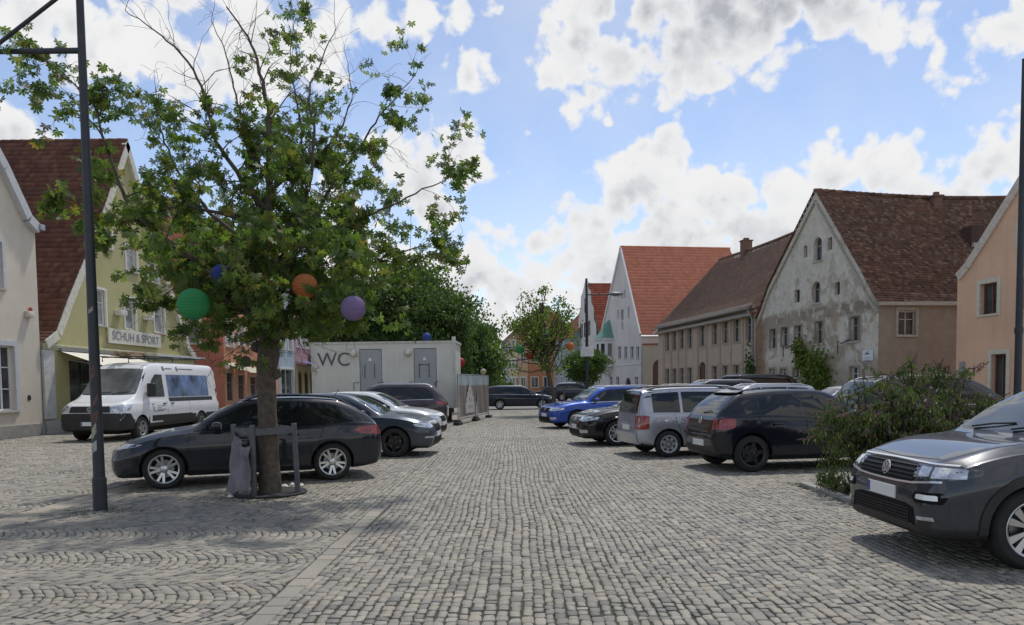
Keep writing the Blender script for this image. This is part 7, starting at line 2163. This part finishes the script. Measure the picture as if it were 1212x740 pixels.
for k, (px, py) in enumerate(((337, 577), (346, 575), (357, 576), (272, 590))):
    p = G(px, py); b = MB(); n = 6
    vs = [(.05 * math.cos(6.28 * i / n) * rt_.uniform(.6, 1.6), .05 * math.sin(6.28 * i / n) * rt_.uniform(.6, 1.4), rt_.uniform(.01, .05)) for i in range(n)] + [(0, 0, .06)]
    b.add(vs, [(i, (i + 1) % n, n) for i in range(n)]); o = b.build('paper_scrap', plain('paper', (.66, .66, .64), .7), None, p + Vector((0, 0, .0)))
    tag(o, ['crumpled white paper scrap by the tree trunk', 'white paper scrap beside the guard post', 'white paper scrap outside the guard post', 'pale paper scrap under the tarpaulin edge'][k], 'litter', 'paper scraps round the tree')

def lantern(name_col, col, px, py, Y, rad, label, grp, seed=0, hang=None):
    p = AT(px, py, Y); rt = empty('paper_lantern', p); tag(rt, label, 'lantern', grp)
    b = MB(); n = 24; m_ = 16; prof = []
    for i in range(m_ * 2 + 1):
        t = math.pi * (.06 + .88 * i / (m_ * 2)); rr = rad * math.sin(t) * (1 + (.02 if i % 2 else -.02)); prof.append((rr, -rad * math.cos(t)))
    b.lathe(prof, n); m, t, bs, o = (None,) * 4
    key = 'lantern_' + name_col
    if key not in MATS: leafy(key, [(0, tuple(x * .95 for x in col)), (1, tuple(min(1, x * 1.05) for x in col))], .3, .6)
    b.build('shade', MATS[key], rt)
    b = MB(); b.tube([(0, 0, rad * .93), (0, 0, rad + (hang or .35))], .004, 5); b.build('cord', M_DARK, rt)
GR = 'paper lanterns in the trees'
lantern('green', (.06, .40, .15), 229, 360, TY - 1.3, .205, 'green paper lantern hanging in the chestnut', GR)
lantern('blue', (.06, .10, .40), 262, 325, TY - .9, .135, 'blue paper lantern half hidden in the chestnut leaves', GR)
lantern('orange', (.68, .24, .09), 361, 339, TY - 1.3, .165, 'orange paper lantern in the chestnut above the guard', GR)
lantern('purple', (.31, .23, .47), 418, 365, TY - 1.6, .160, 'purple paper lantern on the outer chestnut branch', GR)

# ---- other trees
def crown_tree(label, base, height, crown, nleaf, leaf, leafsize, trunk_r, seed, clumps=60, gap=.55, name='broadleaf_tree', group=None, first=None, shell=.45, csz=.26, bark=None):
    """trunk, limbs to every clump and leaves gathered in clumps inside an uneven crown (cx, cy, cz, rx, ry, rz)"""
    r = np.random.default_rng(seed); root = empty(name, base); tag(root, label, 'tree', group)
    cx, cy, cz, rx, ry, rz = crown
    tk = MB(); cl = []
    h0 = first or (cz - rz) * 1.0
    tk.tube(spline([(0, 0, -.05), (.02, 0, h0 * .5), (cx * .4, cy * .4, h0), (cx * .7, cy * .7, cz), (cx, cy, cz + rz * .6)], .4), [trunk_r * (1 - .9 * i / 60) if i < 60 else trunk_r * .1 for i in range(len(spline([(0, 0, -.05), (.02, 0, h0 * .5), (cx * .4, cy * .4, h0), (cx * .7, cy * .7, cz), (cx, cy, cz + rz * .6)], .4)))], 9)
    for k in range(clumps):
        d = r.normal(0, 1, 3); d /= np.linalg.norm(d); f = r.uniform(shell, 1.0) ** .6
        lob = 1 + .22 * math.sin(3 * math.atan2(d[1], d[0]) + seed) + .15 * math.sin(5 * d[2] + seed)
        c = np.array([cx + d[0] * rx * f * lob, cy + d[1] * ry * f * lob, cz + d[2] * rz * f * lob]); cl.append(c)
    tr_ = tk.build('trunk', bark or M_BARK, root)
    lm = MB()
    for c in cl:
        z0 = h0 + (cz - h0) * r.uniform(0, .9); s = Vector((cx * .4 * z0 / h0 if h0 else 0, cy * .4, z0)); e = Vector(c)
        if (e - s).length < .3: continue
        m = s.lerp(e, .5) + Vector((0, 0, -.08 * (e - s).length)) + Vector(r.normal(0, .06, 3)) * (e - s).length
        lm.tube(spline([s, m, e], .5), [trunk_r * .28 * (1 - .8 * i / 9) if i < 9 else trunk_r * .05 for i in range(len(spline([s, m, e], .5)))], 5, cap=False)
    lm.build('limbs', M_TWIG, tr_)['kind'] = 'stuff'
    cl = np.array(cl); ci = r.integers(0, len(cl), nleaf)
    sz = min(rx, rz) * csz
    P = cl[ci] + r.normal(0, 1, (nleaf, 3)) * np.array([sz, sz, sz * .7]) * r.uniform(.6, 1.25, len(cl))[ci][:, None]
    P = P[P[:, 2] > h0 * .75]
    shape = (np.array([[0, 0, 0], [.5, -.08, -.5], [0, -.2, -1.15], [-.5, -.08, -.5]]), np.array([[0, 1, 2, 3]]))
    V, F = leaf_cloud(P, None, leafsize, shape, seed)
    o = link('crown', fast_mesh('crown', V, F, leaf), root); o['kind'] = 'stuff'
    return root
t2 = AT(655, 455, 39.3); t2.z = 0
crown_tree('thin crowned young tree hung with lanterns, in a tubular guard', t2, 6.9, (-.62, 0, 4.5, 2.25, 2.0, 2.0), 4700, L_CHEST, .105, .115, 5, clumps=95, shell=.25, csz=.13, name='young_tree', first=2.1)
g2 = empty('tree_guard', t2); tag(g2, 'tubular steel guard round the young tree', 'tree guard')
for (x, y) in ((-.55, -.3), (.55, -.3), (.55, .45), (-.55, .45)):
    b = MB(); b.tube([(x, y, 0), (x, y, 1.45)], .025, 6); b.build('post', M_GUARD, g2)
for z in (.35, 1.42):
    b = MB(); b.tube([(-.55, -.3, z), (.55, -.3, z), (.55, .45, z), (-.55, .45, z), (-.55, -.3, z)], .02, 6); b.build('rail', M_GUARD, g2)
lantern('blue', (.06, .10, .40), 644, 396.5, 38.6, .24, 'blue paper lantern in the thin young tree', GR, hang=.5)
lantern('green', (.06, .40, .15), 615, 413.5, 38.8, .22, 'green paper lantern in the thin young tree', GR, hang=.5)
lantern('red', (.45, .05, .045), 627, 421, 39.0, .2, 'red paper lantern low in the thin young tree', GR, hang=.5)
lantern('orange', (.68, .24, .09), 675, 410, 39.0, .2, 'orange paper lantern in the thin young tree', GR, hang=.5)
lantern('blue', (.06, .10, .40), 505, 399.5, 40.5, .25, 'blue paper lantern above the container roof', GR, hang=1.2)
lantern('red', (.45, .05, .045), 545, 429, 36.5, .22, 'red paper lantern beside the container end wall', GR, hang=1.4)
lantern('cream', (.62, .60, .50), 572, 440, 52, .2, 'cream paper lantern over the printed fence', GR, hang=1.4)
def big(px, py_top, Y, rx, label, seed, leaf=L_DARK, n=9000, dark=.2, rzk=1.0, zlow=2.2):
    top = AT(px, py_top, Y).z; base = AT(px, 455, Y); base.z = 0
    rz = (top - zlow) / 2 * rzk
    crown_tree(label, base, top, (0, 0, top - rz * 1.05, rx, rx, rz), n, leaf, dark, .22, seed, clumps=85, shell=.3, csz=.2, first=zlow + .4)
big(480, 296, 47, 3.3, 'tall dense lime tree behind the toilet container', 31, n=26000, dark=.15)
big(518, 330, 44, 2.0, 'lower lime tree right behind the container end', 32, n=15000, dark=.14)
big(425, 330, 50, 3.0, 'lime tree behind the WC lettering end of the container', 33, n=16000, dark=.15)
big(552, 386, 62, 2.4, 'dark tree beyond the printed fence', 34, n=13000, dark=.18, zlow=1.2)
big(572, 394, 95, 2.6, 'distant dark tree at the far end of the square', 35, n=8000, dark=.28, zlow=1.0)
big(545, 372, 75, 4.0, 'distant tree rising over the fence banner', 36, n=12000, dark=.22, zlow=1.0)
def shrub(name, label, base, R3, n, leaf, size, seed, clumps=40):
    r = np.random.default_rng(seed); root = empty(name, base); tag(root, label, 'plant')
    d = r.normal(0, 1, (clumps, 3)); d /= np.linalg.norm(d, axis=1, keepdims=True); d[:, 2] = np.abs(d[:, 2]); f = r.uniform(.4, 1, (clumps, 1)) ** .5
    c = d * f * np.array(R3); ci = r.integers(0, clumps, n)
    P = c[ci] + r.normal(0, .16, (n, 3)) * min(R3); P[:, 2] = np.maximum(P[:, 2], .04)
    shape = (np.array([[0, 0, 0], [.5, -.08, -.5], [0, -.2, -1.15], [-.5, -.08, -.5]]), np.array([[0, 1, 2, 3]]))
    V, F = leaf_cloud(P, None, size, shape, seed); o = link('foliage', fast_mesh('foliage', V, F, leaf), root); o['kind'] = 'stuff'
    b = MB()
    for q in c[:24]: b.tube([(q[0] * .2, q[1] * .2, -.02), (q[0] * .6, q[1] * .6, q[2] * .5), tuple(q)], [.03, .02, .008], 5)
    b.build('stem', M_TWIG, root)
    return root
shrub('shrub', 'light green shrub beyond the printed fence', (-1.9, 84, 0), (2.4, 2.0, 2.6), 3200, L_LIGHT, .34, 41)
rtb = AT(694, 455, 56); rtb.z = 0
crown_tree('small round headed tree beside the central lamp post', rtb, 4.4, (0, 0, 2.95, 1.5, 1.5, 1.25), 9000, L_LIGHT, .115, .09, 44, clumps=70, shell=.5, csz=.2, name='round_headed_tree', first=1.5)

# ---- flowering shrub in the bed
def buddleia(base, seed, nst, hgt, spread, label):
    r = random.Random(seed); root = empty('flowering_shrub', base); tag(root, label, 'shrub')
    st, lv, sp_ = MB(), [], []
    for k in range(nst):
        a = r.uniform(0, 6.28); out = r.uniform(.15, 1.0) ** .8; hh = hgt * r.uniform(.55, 1.0) * (1 - .28 * out)
        bx = Vector((math.cos(a) * .35 * r.random(), math.sin(a) * .35 * r.random(), .03))
        tip = Vector((math.cos(a) * spread[0] * out, math.sin(a) * spread[1] * out, hh))
        mid = bx.lerp(tip, .5) + Vector((0, 0, hh * .28))
        pts = spline([bx, mid, tip, tip + Vector((math.cos(a) * .14, math.sin(a) * .14, -.06 * r.random()))], .09)
        n = len(pts); st.tube(pts, [.016 * (1 - .8 * i / n) + .002 for i in range(n)], 5, cap=False)
        for i in range(2, n):
            for _ in range(5): lv.append(pts[i] + rvec(r) * r.uniform(.02, .11))
            if r.random() < .5:
                q = pts[i]; d = rvec(r); d.z = abs(d.z) * .6; ln = r.uniform(.12, .32)
                e = q + d * ln; st.tube([q, q.lerp(e, .5) + Vector((0, 0, .02)), e], [.005, .004, .002], 4, cap=False)
                for s in (.25, .4, .55, .7, .85, 1.0):
                    for _ in range(3): lv.append(q.lerp(e, s) + rvec(r) * .04)
                if r.random() < .33: sp_.append((e, (d + Vector((0, 0, .3))).normalized()))
        sp_.append((pts[-1], (pts[-1] - pts[-3]).normalized()))
    # skirt of leaves down to the ground
    for k in range(1700):
        a = r.uniform(0, 6.28); f = r.uniform(.72, 1.0); z = r.uniform(.06, hgt * .5)
        g_ = f * (1 - .12 * z)
        lv.append(Vector((math.cos(a) * spread[0] * g_, math.sin(a) * spread[1] * g_, z)))
    st.build('stem', M_TWIG, root)
    P = np.array([tuple(p) for p in lv])
    shape = (np.array([[0, 0, 0], [.13, -.04, -.35], [.11, -.1, -.68], [0, -.22, -1.0], [-.11, -.1, -.68], [-.13, -.04, -.35]]), np.array([[0, 1, 2, 3, 4, 5]]))
    V, F = leaf_cloud(P, None, .078, shape, seed, .3)
    o = link('foliage', fast_mesh('foliage', V, F, L_BUSH), root); o['kind'] = 'stuff'
    ms_ = []
    for k in range(4):
        b = MB(); rr = random.Random(k)
        for i in range(26):
            t = i / 26; q = Vector((rr.uniform(-1, 1) * .022 * (1.1 - t), rr.uniform(-1, 1) * .022 * (1.1 - t), t * .17)); s = .011 * (1.2 - t * .7)
            b.add([q + Vector((s, 0, 0)), q + Vector((-s * .5, s, 0)), q + Vector((-s * .5, -s, 0)), q + Vector((0, 0, s * 1.2))], [(0, 1, 3), (1, 2, 3), (2, 0, 3), (0, 2, 1)])
        ms_.append(b.mesh('flower_spike', plain('spent_flower_%d' % (k % 2), ((.10, .055, .062), (.11, .068, .05))[k % 2], .8, var=.4, scale=40)))
    r.shuffle(sp_)
    for k, (p, d) in enumerate(sp_[:170]):
        o = link('flower_spike', ms_[k % 4], root, p); o.rotation_euler = d.to_track_quat('Z', 'Y').to_euler(); o.scale = (r.uniform(.8, 1.4),) * 3
buddleia((5.22, 10.6, .04), 3, 76, 1.66, (1.0, .92), 'dense dark green shrub with faded purple flower spikes filling the bed corner')
buddleia((5.85, 11.0, .04), 4, 46, 2.0, (.72, .62), 'taller shrub with spent brown spikes behind the bed corner')
buddleia((6.5, 10.75, .04), 5, 40, 1.42, (.8, .8), 'low spreading shrub with spent spikes between the bed and the anthracite SUV')
rw_ = random.Random(8)
for k, (x, y) in enumerate(((4.66, 10.6), (4.64, 11.0), (4.68, 11.4))):
    root = empty('weed', (x, y, .03)); tag(root, ['pale green weed at the kerb of the bed', 'broad leaved weed beside the kerb', 'bushy weed at the lane end of the kerb'][k], 'plant')
    b = MB()
    for i in range(26):
        a = rw_.uniform(0, 6.28); l = rw_.uniform(.08, .2); h_ = rw_.uniform(.05, .22)
        d = Vector((math.cos(a), math.sin(a), 0)); s = Vector((-d.y, d.x, 0)) * .03
        b.add([Vector((0, 0, .0)), d * l * .6 + s + Vector((0, 0, h_)), d * l + Vector((0, 0, h_ * .8)), d * l * .6 - s + Vector((0, 0, h_))], [(0, 1, 2, 3)])
    b.build('leaf', L_LIGHT, root)['kind'] = 'stuff'

# ---- creepers on the walls
def creeper(house, spots, seed, label, leaf=L_IVY, size=.16, n=1600):
    r = np.random.default_rng(seed); u0, v0 = spots[0][0], 0
    root = empty('climbing_plant', house.root.matrix_basis @ Vector((spots[0][0], -.15, 0)), house.root.rotation_euler.z); tag(root, label, 'plant')
    P = []
    for (u, v, ru, rv, k) in spots:
        q = r.normal(0, 1, (int(n * k), 3)); P.append(np.stack([u - u0 + q[:, 0] * ru * .5, .02 - np.abs(q[:, 1]) * .16, np.maximum(.03, v + q[:, 2] * rv * .5)], 1))
    P = np.concatenate(P)
    shape = (np.array([[0, 0, 0], [.5, -.08, -.5], [0, -.2, -1.15], [-.5, -.08, -.5]]), np.array([[0, 1, 2, 3]]))
    V, F = leaf_cloud(P, None, size, shape, seed); o = link('foliage', fast_mesh('foliage', V, F, leaf), root); o['kind'] = 'stuff'
    b = MB()
    for k in range(7): b.tube([(.1 * k - .3, .05, 0), (.12 * k - .4, .04, 1.0), (.2 * k - .7, .05, 2.2 + .2 * (k % 3))], [.03, .02, .01], 5)
    b.build('stem', M_TWIG, root)
A_ = OH.fac(968, 437); B_ = OH.fac(952, 420); C_ = OH.fac(975, 450); D__ = OH.fac(948, 411)
creeper(OH, [(A_[0], A_[1], 1.1, 1.0, .7), (B_[0], B_[1], .55, .8, .3), (C_[0], max(.6, C_[1]), .9, 1.0, .5), (D__[0], D__[1], .4, .4, .12), (A_[0], .7, .9, .8, .4)], 51, 'yellow green creeper climbing the derelict gable wall', n=1500)
creeper(BH, [(BH.w - .25, 1.6, .5, 2.0, .5), (BH.w - .3, .6, .6, .8, .3)], 52, 'dark ivy growing at the downpipe of the brown house', leaf=L_DARK, n=1200)
